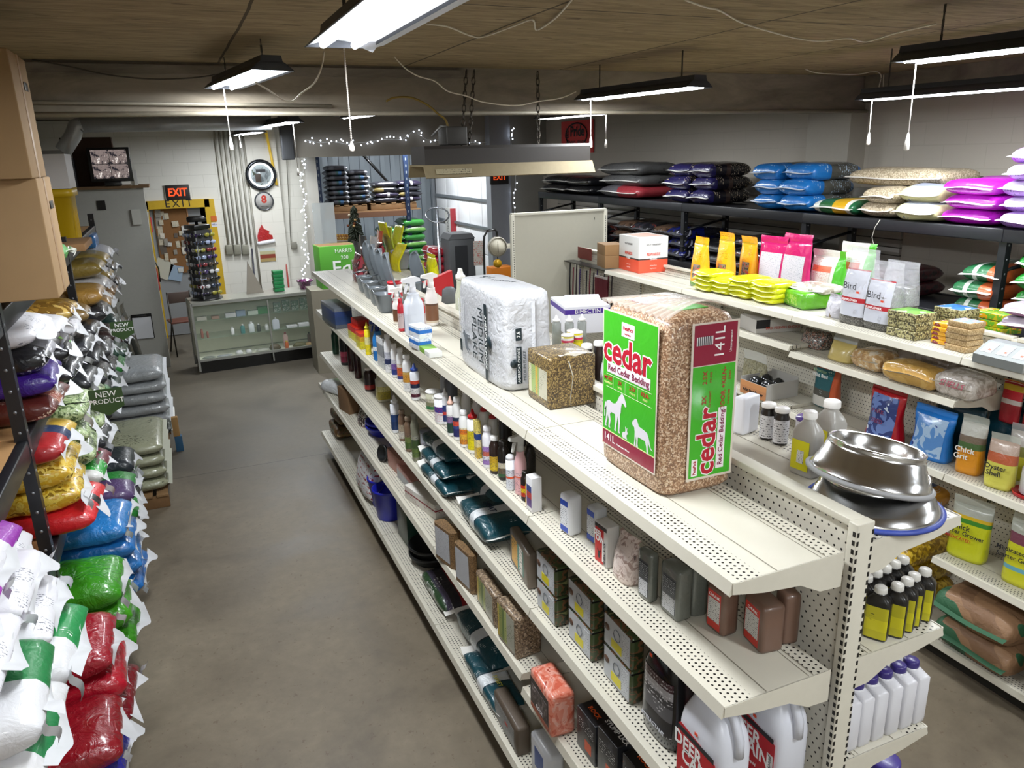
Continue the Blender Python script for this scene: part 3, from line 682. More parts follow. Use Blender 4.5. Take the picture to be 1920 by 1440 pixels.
horse = [(0, 30), (2, 46), (6, 52), (14, 55), (26, 52), (36, 54), (44, 62), (50, 72), (57, 78), (59, 83), (61, 79), (66, 76), (74, 64), (75, 59), (71, 57), (66, 61), (60, 62), (57, 52), (56, 42), (53, 36), (54, 22), (52, 4), (55, 0), (48, 0), (48, 20), (45, 33), (43, 20), (39, 3), (41, 0), (34, 0), (37, 20), (36, 33), (22, 33), (17, 28), (20, 16), (17, 3), (19, 0), (12, 0), (13, 15), (9, 26), (8, 14), (3, 4), (5, 0), (-2, 0), (2, 14), (4, 30), (3, 42), (0, 36), (-1, 18), (-4, 18), (-4, 34), (-2, 46), (2, 50)]
dog = [(0, 44), (3, 50), (7, 52), (10, 56), (16, 56), (20, 50), (24, 44), (40, 42), (52, 40), (58, 32), (66, 14), (72, 10), (64, 12), (56, 24), (56, 14), (58, 2), (60, 0), (53, 0), (51, 12), (46, 22), (34, 22), (22, 22), (21, 8), (23, 0), (16, 0), (17, 14), (14, 22), (13, 8), (14, 1), (8, 0), (10, 14), (10, 30), (8, 38), (2, 40)]
rabbit = [(0, 6), (2, 14), (8, 18), (14, 18), (17, 24), (15, 34), (18, 35), (20, 27), (24, 34), (26, 33), (24, 24), (28, 19), (26, 15), (22, 13), (23, 5), (26, 0), (4, 0)]
def shape(poly, s, y, zz, name):
    q = B(); Mx = Matrix(((0, 0, -1, tw), (-s, 0, 0, y), (0, s, 0, zz), (0, 0, 0, 1))); q.prism(poly, .0006, Mx); q.out(name, plain('#d8d3da', .45), cedar)
shape(horse, .00175, ty(.13), .135, 'horse_picture'); shape(dog, .00165, ty(.56), .123, 'dog_picture'); shape(rabbit, .0012, ty(.41), .128, 'rabbit_picture')
text('141L', .036, INKW, cedar, (tw, ty(.20), .098), R_W); text('Uncompressed Volume', .0085, INKW, cedar, (tw, ty(.42), .09), R_W)
# the narrow side towards the camera
def slabs(u0, u1, v0, v1, mat, name, off=0): return decal(cedar, 's', (D, W_ + .009, Hh), u0, u1, v0, v1, mat, name, off)
slabs(.30, .94, .075, .955, edge, 'panel_edge'); slabs(.33, .91, .09, .72, grn, 'green_panel', .0006); slabs(.33, .91, .725, .945, mar, 'maroon_band', .0006)
ts = -W_ / 2 - .0062; V = vert(R_S, PI / 2)
def sx_(u): return -D / 2 + u * D
text('cedar', .098, INKW, cedar, (sx_(.56), ts, .165), V, bold=.055, thick=.0003); text('cedar', .098, INKR, cedar, (sx_(.56), ts - .0008, .165), V, bold=.022)
q = B(); q.box((0, 0, 0), (.03, .0008, .2)); q.out('white_strip', plain('#eee4e8', .4), cedar, (sx_(.76), ts, .17)); text('Red Cedar Bedding', .023, plain('#7c1440', .5), cedar, (sx_(.76), ts - .001, .17), V, bold=.01)
q = B(); q.box((0, 0, 0), (.022, .0008, .055)); q.out('maker_badge', plain('#f1edee', .4), cedar, (sx_(.405), ts, .085)); text('PetsPick', .014, INKR, cedar, (sx_(.405), ts - .001, .085), V, bold=.02)
for k, (a_, b_, xx, zz) in enumerate((('2X', 'ITS WEIGHT', .5, .30), ('2.5X', 'ITS SIZE', .5, .37), ('ODOR +', 'MOISTURE', .76, .30), ('KILN-', 'DRIED', .76, .37))):
    text(a_, .022, INKR, cedar, (sx_(xx), ts, zz), V, bold=.01); text(b_, .010, INKR, cedar, (sx_(xx + .08), ts, zz), V)
text('141L', .05, INKW, cedar, (sx_(.68), ts, .475), V); text('Uncompressed', .011, INKW, cedar, (sx_(.83), ts, .475), V)
q = B(); q.box((0, 0, 0), (.058, .0008, .026)); q.out('barcode_label', bands('x', [(k / 17, ('#ded8d8', '#35313a')[k % 2]) for k in range(17)], .5, 0, .02), cedar, (sx_(.47), ts, .485))
slabt = B(); slabt.box((.0, .06, 0), (.10, .1, .0012)); slabt.out('maroon_print', mar, cedar, (-.03, 0, Hh + .0015)); slabt = B(); slabt.box((.02, -.09, 0), (.12, .06, .0012)); slabt.out('green_print', grn, cedar, (-.02, 0, Hh + .0015))
q = B()   # gathered clear film along the top edge
def gather(u, v):
    y = (v - .5) * W_ * .97; return Vector((-D / 2 + u * D * .98, y, Hh - .006 + .045 * math.sin(PI * u) * (1 - v) ** 2 + .007 * math.sin(v * 70) * (1 - u) + .01 * u * (1 - abs(2 * v - 1))))
q.sheet(gather, 8, 60); q.out('top_film', clear((.88, .84, .80), .45, .18), cedar)

# --- white medium flake bale
wx0, wx1, wy0, wy1, wh = .115, .352, 1.70, 2.30, .445
D, W_, Hh = wx1 - wx0, wy1 - wy0, wh; wf = crumple(.012, 7, 5)
wm = film('#cbccd0', .38, .12, .5, 26, .03)
b = B(); b.m(wm)
def wfn(p):
    v = Vector((p.x, p.y, 0)); v = v.normalized() if v.length > .01 else v
    return p + v * (wf(p) * .8 + .0035 * math.sin(p.z * 150 + 9 * noise.noise(p * 5)) * (1 if abs(p.y) < W_ * .46 else .3))
prof = [(0, .90, .93, 6), (.014, .98, .985, 8)] + [(.03 + .36 * k / 22, 1 + .02 * math.sin(k / 22 * PI), 1.0, 9) for k in range(23)] + [(.415, .99, .99, 8), (.434, .96, .97, 8), (.444, .86, .92, 7), (.449, .4, .6, 5)]
b.loft([(zz, D / 2 * a_, W_ / 2 * b_, n_) for zz, a_, b_, n_ in prof], 96, fn=wfn)
wb = b.out('bedding_bale', None, None, ((wx0 + wx1) / 2, (wy0 + wy1) / 2, z)); tag(wb, 'large white plastic-wrapped bale printed MEDIUM FLAKE in dark green', 'bale')
q = B(); q.sheet(lambda u, v: Vector((-.04 + u * (D / 2 + .035), -W_ / 2 - .012 - .012 * u, .41 + .045 * v)) if False else Vector((D * .05 + .012 * v, -W_ / 2 - .008 - .01 * v, .02 + u * .40)), 10, 1); q.out('side_fold', wm, wb)
dk = plain('#1f2d33', .45); VW = vert(R_W, -PI / 2); VS = vert(R_S, PI / 2); tw2 = -D / 2 - .014; ts2 = -W_ / 2 - .014
text('MEDIUM', .083, dk, wb, (tw2, -.045, .215), VW, sx=.86); text('FLAKE', .083, dk, wb, (tw2, .035, .19), VW, sx=.9)
q = B(); q.box((0, 0, 0), (.001, .034, .36)); q.out('dark_strip', dk, wb, (tw2, -.115, .195)); text("AMERICA'S CHOICE", .03, INKW, wb, (tw2 - .001, -.115, .195), VW, space=.95)
q = B(); q.loft([(0, .036, .036), (.0008, .036, .036)], 24, M=Matrix.Translation((tw2, -.142, .2)) @ Matrix.Rotation(PI / 2, 4, 'Y')); q.out('badge', dk, wb)
q = B()
for k, (yy, zz, hh_) in enumerate(((.235, .20, .3), (.205, .27, .18), (.19, .28, .15), (.175, .28, .16))):
    q.box((0, yy, zz), (.0008, .006, hh_))
q.out('small_print', printed('#e4e5e8', '#444a55', 'z', 160, .2), wb, (tw2, 0, 0))
hs = B(); hs.prism([(x * .0016, y_ * .0016) for x, y_ in dog], .0006, Matrix(((0, 0, -1, tw2), (0, 1, 0, .10), (-1, 0, 0, .20), (0, 0, 0, 1)))); hs.out('animal_picture', plain('#6a7078', .6), wb)
q = B(); q.box((0, 0, 0), (.0008, .03, .06)); q.out('dark_badge', dk, wb, (tw2, .225, .115))
q = B(); q.box((0, 0, 0), (.026, .0008, .17)); q.out('dark_strip', dk, wb, (-.055, ts2, .125)); text("AMERICA'S CHOICE", .018, INKW, wb, (-.055, ts2 - .001, .125), VS)
q = B(); q.loft([(0, .02, .02), (.0008, .02, .02)], 20, M=Matrix.Translation((-.078, ts2, .135)) @ Matrix.Rotation(PI / 2, 4, 'X')); q.out('badge', dk, wb)
text('MEDIUM FLAKE', .02, dk, wb, (-.027, ts2, .12), VS); q = B(); q.box((0, 0, 0), (.03, .0008, .055)); q.out('volume_badge', dk, wb, (-.055, ts2, .265)); text('7.5', .024, INKW, wb, (-.055, ts2 - .001, .265), VS, bold=.02)
text('7.5', .06, dk, wb, (.0, .17, Hh + .004), (0, 0, PI / 2 + .5), bold=.02); text("AMERICA'S", .03, dk, wb, (.02, .03, Hh + .004), (0, 0, PI / 2 + .5), bold=.02)

# --- brown seed cube
seedm = grains(['#5d4a2c', '#8b7544', '#3d3020', '#a38b58', '#6e5a36', '#4a3a22'], 210, .5, .3, .35)
o, dm = brick('cube of brown seed wrapped in clear film, small green label, beside the white bale', (992, 742), (1030, 770), (1108, 752), z, (990, 655), seedm, bands('y', [(0, '#b9b6a2'), (.42, '#8fa45a'), (.5, '#c9a33c'), (.62, '#9cb36b'), (.85, '#d5d2b0')], .4, .2, .1, ink=('#5c6148', 'z'), isc=120), cat='feed block', name='seed_cube', bev=.014, lz=(.16, .72), lu=(.08, .9), h=.222)
q = B(); q.tube([(-.02, -dm[1] / 2 - .002, dm[2] - .02), (.0, -dm[1] / 2 - .004, dm[2] * .6), (-.012, -dm[1] / 2 - .003, dm[2] * .2), (-.01, -dm[1] / 2 - .004, .01)], .0022, 5); q.sheet(lambda u, v: Vector((-.06 + .14 * u, -dm[1] / 2 + .03 * v, dm[2] + .002 + .006 * math.sin(u * 9 + v * 4))), 6, 3); q.out('film_fold', clear((.9, .88, .82), .5, .15), o)

# --- small cartons in front of the jugs
bw = bands('z', [(0, '#e8eaee'), (.45, '#2b74c8'), (.78, '#dfe6ef')], .4, .1, .03, ink=('#2a4f9a', 'z'), isc=160)
def px_box(label, L, N, Rt, zz, top, mat, **k): return brick(label, L, N, Rt, zz, top, mat, None, name='carton', cat='box', bev=.002, **k)
o, dm = px_box('small white and blue carton, lower of a stack of two beside the spray bottles', (772, 648), (785, 658), (800, 652), z, (772, 628), bw)
c2 = carton('carton', 'small white and blue carton, on top of its twin beside the spray bottles', 'box', o.location + Vector((.006, .004, dm[2])), (dm[0], dm[1], dm[2] * 1.05), bw, o.rotation_euler.z + .05, .002)
px_box('flat white, green and yellow carton on the shelf below the blue cartons', (788, 650), (805, 672), (820, 666), z, (790, 640), bands('y', [(0, '#e6e7e2'), (.3, '#7fb13c'), (.7, '#d8df3c')], .4, .1, .03))
# --- spray bottle group
def pb_(u, v, zz=z, dx=.03, dy=.02): return at(u, v, 'z', zz) + Vector((dx, dy, 0))
def pbottle(label, u, v, tp, wpx, zz=z, dep=None, **k):
    p = at(u, v, 'z', zz); dist = (p - EYE).length; w_ = wpx * dist / 1500.0; d = dep or w_
    h = ht(tp[0], tp[1], p.y + w_ * .3, zz); return bottle(label, p + Vector((d * .42, w_ * .42, 0)), w_, d, h, **k)
pbottle('tall white gallon jug with a spray trigger and dark blue label', 768, 632, (762, 528), 36, body='#dfe4ee', cap='#e8e8ec', lab=bands('y', [(0, '#dfe4ee'), (.55, '#1b2f5e'), (.7, '#24407c'), (.95, '#dfe4ee')], .35, .1, .02), top='spray', n=3.2, dep=.115, wrap=PI, name='spray_jug')
pbottle('white spray bottle with orange collar and brown label, left of the gallon jug', 742, 610, (738, 545), 20, body='#e4dfda', cap='#ece9e4', lab=bands('z', [(0, '#d8cfc0'), (.08, '#6d4a34'), (.92, '#4b3326')], .35, .1, .02), top='spray', dep=.06, l1=.7, name='spray_bottle')
pbottle('white spray bottle with orange collar and brown label, right of the gallon jug', 805, 612, (797, 520), 25, body='#e4dfda', cap='#ece9e4', lab=bands('z', [(0, '#cdbfa8'), (.1, '#775037'), (.9, '#5a3c2a')], .35, .1, .02), top='spray', dep=.08, l1=.7, name='spray_bottle')
for k, (u, v, tp) in enumerate(((750, 622, (748, 560)), (790, 622, (784, 560)))):
    pbottle(('slim red bottle squeezed between the brown spray bottle and the jug', 'slim red bottle showing on the right of the white gallon jug')[k], u, v, tp, 11, body='#c22a35', cap='#b3202c', lab=bands('z', [(0, '#c9b7b4')], .4, .1, .02, ink=('#7a2025', 'z'), isc=150), dep=.04, name='bottle')
pbottle('red and white canister with a red lid behind the spray bottles', 735, 585, (735, 528), 28, body='#d9d2d0', cap='#c4202c', lab=bands('z', [(0, '#c22531'), (.5, '#e3dcda'), (.7, '#c22531')], .4, .1, .02), top='flat', name='canister', cat='canister')
# --- grey hook-on feeders
gm_ = plain('#6d747a', .42, 0, .15, .05)
def feeder(label, loc, s=1, rz=0):
    t = thing('fence_feeder', label, 'animal feeder', loc, rz); b = B()
    def g(u, v):   # tall curved back shield merging into a scooped trough
        y = (v - .5) * .2 * s; a = u
        zz = a * .36 * s; r = .062 * s * (1 - .35 * a) ; x = .05 * s * math.cos((v - .5) * 2.2) - .02 - .10 * s * math.sin(a * 1.7) + .07 * s
        top = math.sqrt(max(0, 1 - max(0, (a - .55) / .45) ** 2)); return Vector((x + .06 * s * (a > 1), y * (top * .97 + .03), zz))
    b.sheet(g, 14, 10); o = b.out('shield', gm_, t); md = o.modifiers.new('t', 'SOLIDIFY'); md.thickness = .004
    b = B(); b.m(gm_)
    b.loft([(.0, .034 * s, .05 * s, 3, -.04 * s, 0), (.02 * s, .04 * s, .058 * s, 3.2, -.045 * s, 0), (.11 * s, .05 * s, .07 * s, 3.2, -.05 * s, 0), (.115 * s, .054 * s, .074 * s, 3.2, -.05 * s, 0), (.11 * s, .046 * s, .064 * s, 3.2, -.05 * s, 0), (.03 * s, .04 * s, .058 * s, 3, -.045 * s, 0)], 28, cap=True); b.out('trough', None, t)
    b = B(); b.tube([(-.115 * s, -.06 * s, .13 * s), (-.12 * s, 0, .15 * s), (-.115 * s, .06 * s, .13 * s), (-.03 * s, .085 * s, .15 * s)], .003, 6); b.rod((-.11 * s, 0, .148 * s), (.01, 0, .155 * s), .004); b.out('wire_bracket', plain('#9aa0a4', .3, .7), t); return t
fe = [(712, 588, 'nearest of the four grey plastic hook-on feeders on the top shelf'), (700, 575, 'second nearest grey plastic hook-on feeder on the top shelf'), (688, 562, 'third grey plastic hook-on feeder on the top shelf'), (677, 551, 'farthest grey plastic hook-on feeder, beside the red bags')]
for k, (u, v, lb) in enumerate(fe):
    p = at(u, v, 'z', z); feeder(lb, p + Vector((.10, .05, 0)), 1.12, .05 * (k % 2))
feeder('grey plastic hook-on feeder standing behind the others near the yellow packs', at(770, 560, 'z', z) + Vector((.10, .1, 0)), .95, .3)
# --- far end: hanging packs with red meat-coloured chews and yellow bunting packs
for k, (u, v, hh_, c_) in enumerate(((662, 530, .34, '#8e2f3b'), (672, 520, .36, '#a3323f'), (690, 515, .34, '#9a3a44'), (702, 505, .36, '#b23444'))):
    p = at(u, v, 'z', z); pouch('chew_pack', ('dark red chew pack at the front of the far group on the top shelf', 'dark red chew pack just behind the front one, far end of the top shelf', 'red chew pack in the middle of the far group, white header', 'red chew pack next to the grey pails, orange header')[k], 'pet treats', p + Vector((.08, .06, 0)), .24, .12, hh_, blotch([c_, '#3c2326', '#c9a5a6'], 14, .25, .5), seed=k + 40, seal=film(('#2e2e33', '#3a3a40', '#e6e2e0', '#d9562a')[k]), sealh=.3)
for k, (u, v, uu, vv, c_) in enumerate(((702, 500, 680, 420, '#e3e010'), (712, 503, 705, 425, '#a9b62c'), (722, 500, 733, 422, '#d3d21a'), (727, 515, 722, 455, '#e8dd12'))):
    p = at(u, v, 'z', z) + Vector((.12, .1, 0)); p.y = min(p.y, 5.98); h_ = ht(uu, vv, p.y, z)
    q = B(); q.sheet(lambda a, c: Vector((.02 * math.sin(a * 5 + k) + .015 * math.cos(c * 3), (c - .5) * (.22 - .12 * abs(a - .6)) + (.09 * (k - 1.2) * -1) * a * a, a * h_)), 14, 6)
    o = q.out('foil_bag', film(c_, .25, .4, .6, 20, .1), None, p); o.modifiers.new('t', 'SOLIDIFY').thickness = .012
    tag(o, ('bright yellow foil bag bent to the left, far end of the top shelf', 'olive green foil bag standing between the yellow ones', 'yellow-green foil bag leaning right, far end', 'short bright yellow foil bag over the red chew packs')[k], 'pet treats')
# ================================================================ second level, aisle side
def LB(base, *st, ink='#333a4c', ax='z', sc_=150, ia='z'): return bands(ax, [(0, base)] + [s for s in st], .35, .1, .02, 16, (ink, ia, .3), sc_)
z = Z2
b2 = [
 ('tall white bottle with navy label at the left of the white bottle row', 726, 700, (723, 627), 15, dict(body='#e6e6e8', cap='#e6e6e8', lab=LB('#e6e6e8', (.3, '#27325c'), (.6, '#c9cbd6')))),
 ('white bottle with purple and navy label, second from the left in the row', 738, 709, (734, 645), 14, dict(body='#e9e9ea', cap='#e9e9ea', lab=LB('#2f3f8c', (.35, '#7a5aa8'), (.7, '#cfd0dc')))),
 ('white bottle with orange-red label and blue foot, third in the row', 749, 717, (745, 653), 15, dict(body='#e9e9ea', cap='#e9e9ea', lab=LB('#3a3f86', (.2, '#d5642f'), (.75, '#e6d9c8')))),
 ('white bottle with amber label reading FREE, last of the tall white four', 761, 736, (757, 666), 18, dict(body='#ececec', cap='#ececec', lab=LB('#e8e8e8', (.38, '#e0a13a'), (.85, '#e8c06a')))),
 ('white bottle with blue cap and dark red-navy label beside the grey jugs', 775, 752, (773, 682), 18, dict(body='#e4e6ea', cap='#2b4796', lab=LB('#5b1f33', (.2, '#e6e4e4'), (.55, '#1f2a4a'), (.8, '#d84a2c')), top='cone')),
 ('clear tub of green-labelled powder with a wide white lid', 806, 773, (805, 734), 30, dict(body='#b9b7a0', cap='#f0efec', lab=LB('#2f7a43', (.3, '#8f8d6a'), (.7, '#cfcab4')), top='flat', name='tub', cat='tub')),
 ('white tub with a dark blue rim band and red print', 822, 797, (818, 743), 27, dict(body='#ebebec', cap='#efefef', lab=LB('#e9e9ec', (.15, '#e6e0e2'), (.62, '#2b3f96'), (.85, '#2b3f96'), ink='#c22a3c'), top='flat', name='tub', cat='tub')),
 ('slim white bottle with navy and red label right of the blue-rimmed tub', 833, 797, (829, 729), 14, dict(body='#e9e9ec', cap='#eeeeee', lab=LB('#24346c', (.4, '#c7423c'), (.6, '#2f3f7c')), top='cone')),
 ('white bottle with a pinkish spout and dark green label', 843, 819, (838, 744), 16, dict(body='#ecebe8', cap='#e9b9a6', lab=LB('#2e4a3c', (.55, '#8a6f9a'), (.9, '#e6e6e6')), top='cone')),
 ('white bottle with navy, red and green label, centre of the long bottle row', 855, 827, (850, 746), 18, dict(body='#ecebe8', cap='#f0f0f0', lab=LB('#2a2f6c', (.4, '#3a4c8a'), (.55, '#d8503c'), (.8, '#1f2f4c')))),
 ('white bottle with orange and yellow label left of the red-cone bottle', 867, 840, (861, 771), 19, dict(body='#f0f0ee', cap='#f4f4f4', lab=LB('#d98a2a', (.3, '#e8b53c'), (.6, '#e07a2a'), (.9, '#efe6c8')))),
 ('white bottle with a red cone cap and tall yellow label', 883, 852, (877, 769), 23, dict(body='#f2f2f0', cap='#c81e22', lab=LB('#e3d31c', (.5, '#d9c522'), (.95, '#f2f2f0'), ink='#5a5230'), top='cone', wrap=PI)),
 ('white bottle with lilac labels and a flip cap, right of the yellow pack', 911, 879, (911, 800), 21, dict(body='#efedf2', cap='#f2f0f4', lab=LB('#a07cc0', (.25, '#e9e6ee'), (.45, '#c86a5a'), (.7, '#a983c6'), (.95, '#e9e6ee')))),
 ('dark brown bottle with a white cap and yellow label', 924, 890, (922, 819), 21, dict(body='#2b1d18', cap='#f0eeea', lab=LB('#d9b82c', (.5, '#c9a22a'), (.85, '#2b1d18')))),
 ('black bottle with a grazing animal label and green foot', 940, 902, (936, 828), 22, dict(body='#17120f', cap='#1a1512', lab=LB('#2f5a34', (.18, '#6a5a44'), (.5, '#c9bfa8'), (.8, '#17120f')))),
 ('white spray can with a domed cap and orange price dot', 954, 921, (948, 854), 18, dict(body='#dfe3ea', cap='#e6e9ee', lab=LB('#dfe3ea', (.5, '#e8623a'), (.62, '#dfe3ea')), top='dome', name='spray_can', cat='can')),
 ('pale pink bottle with a grey trigger sprayer and orange price dot', 972, 930, (965, 825), 24, dict(body='#eab9bb', cap='#d5d5d0', lab=LB('#eab6b8', (.72, '#ef6b3f'), (.8, '#efc7c9'), ink='#8a5a6c'), top='spray', name='spray_bottle')),
 ('small dark bottle with black cap, red label and yellow disc', 982, 941, (979, 885), 18, dict(body='#1d1412', cap='#17120f', lab=LB('#241614', (.15, '#c33b20'), (.45, '#e3c21f'), (.75, '#c9321f')))),
 ('slim yellow bottle tucked beside the white carton', 988, 949, (986, 900), 9, dict(body='#d3a61d', cap='#c9b37a', lab=LB('#d9ae25', (.4, '#7a2d2a'), (.7, '#d9ae25')))),
]
for lb, u, v, tp, wp, k in b2: pbottle(lb, u, v, tp, wp, z, **k)
row2 = [((818, 770), (812, 722), '#8d9094', '#7d8084', 30, 'grey jug in shade behind the blue-capped bottle'), ((832, 775), (842, 722), '#55585c', '#4a4c50', 26, 'dark grey jug behind the white-lidded tubs'),
        ((872, 800), (868, 740), '#d8d6d0', '#e6e4e0', 18, 'white bottle in the back row behind the tubs'), ((893, 815), (889, 750), '#c9c5bf', '#d9d6d2', 18, 'pale bottle in the back row behind the orange label'),
        ((905, 830), (896, 766), '#d8d4ca', '#c02326', 18, 'bottle with a red cone cap in the back row, left one'), ((922, 845), (916, 772), '#d2cfc6', '#b32024', 18, 'bottle with a red cone cap in the back row, right one'), ((945, 858), (940, 818), '#16130f', '#131110', 26, 'black jug behind the dark brown bottles')]
for (u, v), tp, c_, cc, wp, lb in row2: 
    p = at(u, v, 'z', z); p.x = max(p.x, .14); dist = (p - EYE).length; w_ = wp * dist / 1500; bottle(lb, (p.x + w_ * .3, p.y + .02, z), w_, w_, .2 if wp < 25 else .24, body=c_, cap=cc, lab=None, top='cone' if cc[1] in 'cb' else 'screw')
pbottle('black spray bottle with a smoky clear body at the end of the bottle row', 990, 895, (981, 822), 22, z, body='#3d3c38', cap='#1a1918', top='spray', alpha=.75, name='spray_bottle')
brick('yellow printed pack standing between the cone-cap bottle and the lilac bottle', (891, 856), (895, 861), (901, 858), z, (891, 785), LB('#dcb83a', (.3, '#e8d9a0'), (.5, '#2f4a8c'), (.65, '#e3cf6a')), None, name='carton', cat='box', bev=.002)
o, dm = brick('tall plain white carton standing at the right end of the bottle row', (988, 952), (998, 962), (1014, 956), z, (988, 889), plain('#e9e8ea', .5), None, name='carton', cat='box', bev=.002)
decal(o, 'w', dm, .1, .9, .12, .75, LB('#6a4a8c', (.4, '#c9423c'), (.7, '#3a4a8c')))
# far end of level two
brick('clear bin of blue boxes at the far end of the second level', (612, 598), (630, 618), (656, 612), z, (612, 562), LB('#5c6068', (.2, '#27406f'), (.6, '#2a3f74'), (.85, '#6a7078')), None, name='bin', cat='bin', bev=.004)
o, dm = brick('yellow and red carton beside the blue boxes on the second level', (659, 631), (668, 642), (682, 637), z, (659, 606), LB('#d9cf1f', (.6, '#c9281f'), (.9, '#b02418')), None, name='carton', cat='box', bev=.002)
carton('carton', 'red carton lying on top of the yellow and red carton', 'box', o.location + Vector((.03, .02, dm[2])), (dm[0], dm[1] * .8, .05), plain('#b3261d', .45), o.rotation_euler.z)
brick('second yellow carton with red print in front of the red carton', (671, 649), (677, 656), (690, 652), z, (671, 620), LB('#e2d51e', (.5, '#d9a81c'), (.8, '#d03a22')), None, name='carton', cat='box', bev=.002)
pbottle('small red and white bottle standing before the yellow carton', 677, 648, (675, 620), 9, z, body='#c43026', cap='#efece8', lab=None, top='cone')
pbottle('slim bright yellow bottle with a pointed top', 688, 666, (686, 604), 11, z, body='#e4cf1d', cap='#e9da3a', lab=LB('#e4cf1d', (.5, '#efe6a0')), top='cone')
pbottle('blue and white spray bottle with a blue trigger on the second level', 705, 678, (699, 606), 21, z, body='#2272b8', cap='#22357c', lab=LB('#1f6cb4', (.6, '#e8eef4'), (.9, '#2a7fc4')), top='spray', name='spray_bottle')
brick('narrow grey and white pack beside the tall white bottles', (714, 684), (720, 694), (728, 690), z, (714, 628), LB('#c9cacb', (.4, '#8d8f92'), (.8, '#d9d9da')), None, name='carton', cat='box', bev=.002)
# section nearest the camera: mineral blocks
gb = '#5f625b'
o, dm = brick('white mineral pack with blue labels, nearest the white carton', (1048, 994), (1069, 1008), (1095, 1003), z, (1047, 922), plain('#e4e5e9', .35, 0, .2), None, bev=.014)
for a_, c_ in (((.1, .78, .72, .86), '#2a4bb0'), ((.1, .78, .06, .2), '#2a4bb0'), ((.1, .8, .24, .68), None)): decal(o, 'w', dm, *a_, plain(c_, .4) if c_ else printed('#e4e5e9', '#3b3f48', 'z', 130, .2))
o, dm = brick('second white mineral pack with blue labels, standing further back', (1099, 1010), (1117, 1024), (1140, 1018), z, (1098, 945), plain('#c5c7ca', .35, 0, .2), None, bev=.012)
for a_, c_ in (((.08, .8, .74, .9), '#2a4bb0'), ((.08, .8, .04, .2), '#2a4bb0'), ((.08, .8, .24, .7), None)): decal(o, 'w', dm, *a_, plain(c_, .4) if c_ else printed('#c9cbcf', '#3b3f48', 'z', 130, .2))
o, dm = brick('white carton with a red front reading DEER CAIN and a deer head', (1115, 1048), (1138, 1067), (1160, 1060), z, (1121, 973), plain('#cfccc8', .5), None, name='carton', cat='box', bev=.003)
decal(o, 'w', dm, .03, .72, .02, .9, plain('#c32425', .4)); decal(o, 'w', dm, .03, .95, .88, .97, plain('#241c1c', .4), off=.001); decal(o, 'w', dm, .62, .76, .1, .6, plain('#d9d5d2', .4), off=.001)
text('DEER', .2 * dm[2], INKW, o, (-dm[0] / 2 - .003, dm[1] * .22, dm[2] * .74), R_W, bold=.02, sx=.62); text('CAIN', .2 * dm[2], INKW, o, (-dm[0] / 2 - .003, dm[1] * .04, dm[2] * .62), R_W, bold=.02, sx=.62); text('MINERAL BLOCK', .09 * dm[2], INK, o, (-dm[0] / 2 - .003, -dm[1] * .34, dm[2] * .34), vert(R_W, PI / 2), sx=.8)
hd = B(); hd.prism([(-1, 0), (1, 0), (1.6, 2), (1.1, 4), (2, 6), (3.2, 6.2), (2, 7.2), (2.4, 9), (1, 6.5), (0, 5.5), (-1, 6.5), (-2.4, 9), (-2, 7.2), (-3.2, 6.2), (-2, 6), (-1.1, 4), (-1.6, 2)], .1, Matrix(((0, 0, -.004, -dm[0] / 2 - .002), (-.004, 0, 0, dm[1] * .12), (0, .0045, 0, dm[2] * .14), (0, 0, 0, 1)))); hd.out('deer_picture', INK, o)
p = at(1146, 1080, 'z', z); pouch('salt_bag', 'crumpled clear bag of pink mineral salt with a dark deer picture', 'bag', at(1171, 1104, 'z', z) + Vector((.05, .055, 0)), .115, .09, .165, blotch(['#bfa9a0', '#d9c8c0', '#a88f86', '#5d4c48'], 22, .3, .4, 2, .6, (0, .4, .55, .68)), seed=4, sealh=.12)
for L, N, Rt, tp, lb in (((1193, 1115), (1217, 1134), (1236, 1129), (1190, 1026), 'grey-green shrink-wrapped mineral block, left one of the pair'), ((1236, 1140), (1269, 1170), (1296, 1160), (1238, 1050), 'grey-green shrink-wrapped mineral block with a dark label, front right of the pair'), ((1276, 1134), (1296, 1160), (1322, 1150), (1276, 1052), 'third grey shrink-wrapped block, half hidden behind the pair')):
    o, dm = brick(lb, L, N, Rt, z, tp, film('#63665f', .25, .5, .3, 20, .08), None, bev=.013, h=.175)
    decal(o, 'w', dm, .16, .86, .10, .80, plain('#2f3338', .35)); decal(o, 'w', dm, .18, .84, .11, .42, printed('#c9cace', '#4a4c52', 'z', 150, .3), off=.0008); decal(o, 'w', dm, .18, .84, .5, .76, printed('#2f3338', '#b9bcc2', 'z', 150, .35), off=.0008)
for L, N, Rt, tp, lb in (((1320, 1171), (1354, 1198), (1386, 1190), (1322, 1089), 'brown salt block with a red and white label, left of the last three'), ((1391, 1192), (1426, 1230), (1464, 1217), (1394, 1109), 'brown salt block with a red and white label, nearest the shelf end'), ((1447, 1190), (1466, 1212), (1497, 1207), (1449, 1110), 'plain side of a brown salt block at the back of the shelf end')):
    o, dm = brick(lb, L, N, Rt, z, tp, plain('#6f5446', .45, 0, .25, .06, .05, 10), None, bev=.014, h=.165 if L[0] > 1400 else None)
    if L[0] < 1400:
        decal(o, 'w', dm, .12, .82, .08, .88, plain('#c8372b', .4)); decal(o, 'w', dm, .15, .79, .24, .72, printed('#cfcdc8', '#3c3a38', 'z', 150, .25), off=.0008); text('CHUNK', .09 * dm[2], INKW, o, (-dm[0] / 2 - .003, 0, dm[2] * .8), R_W)
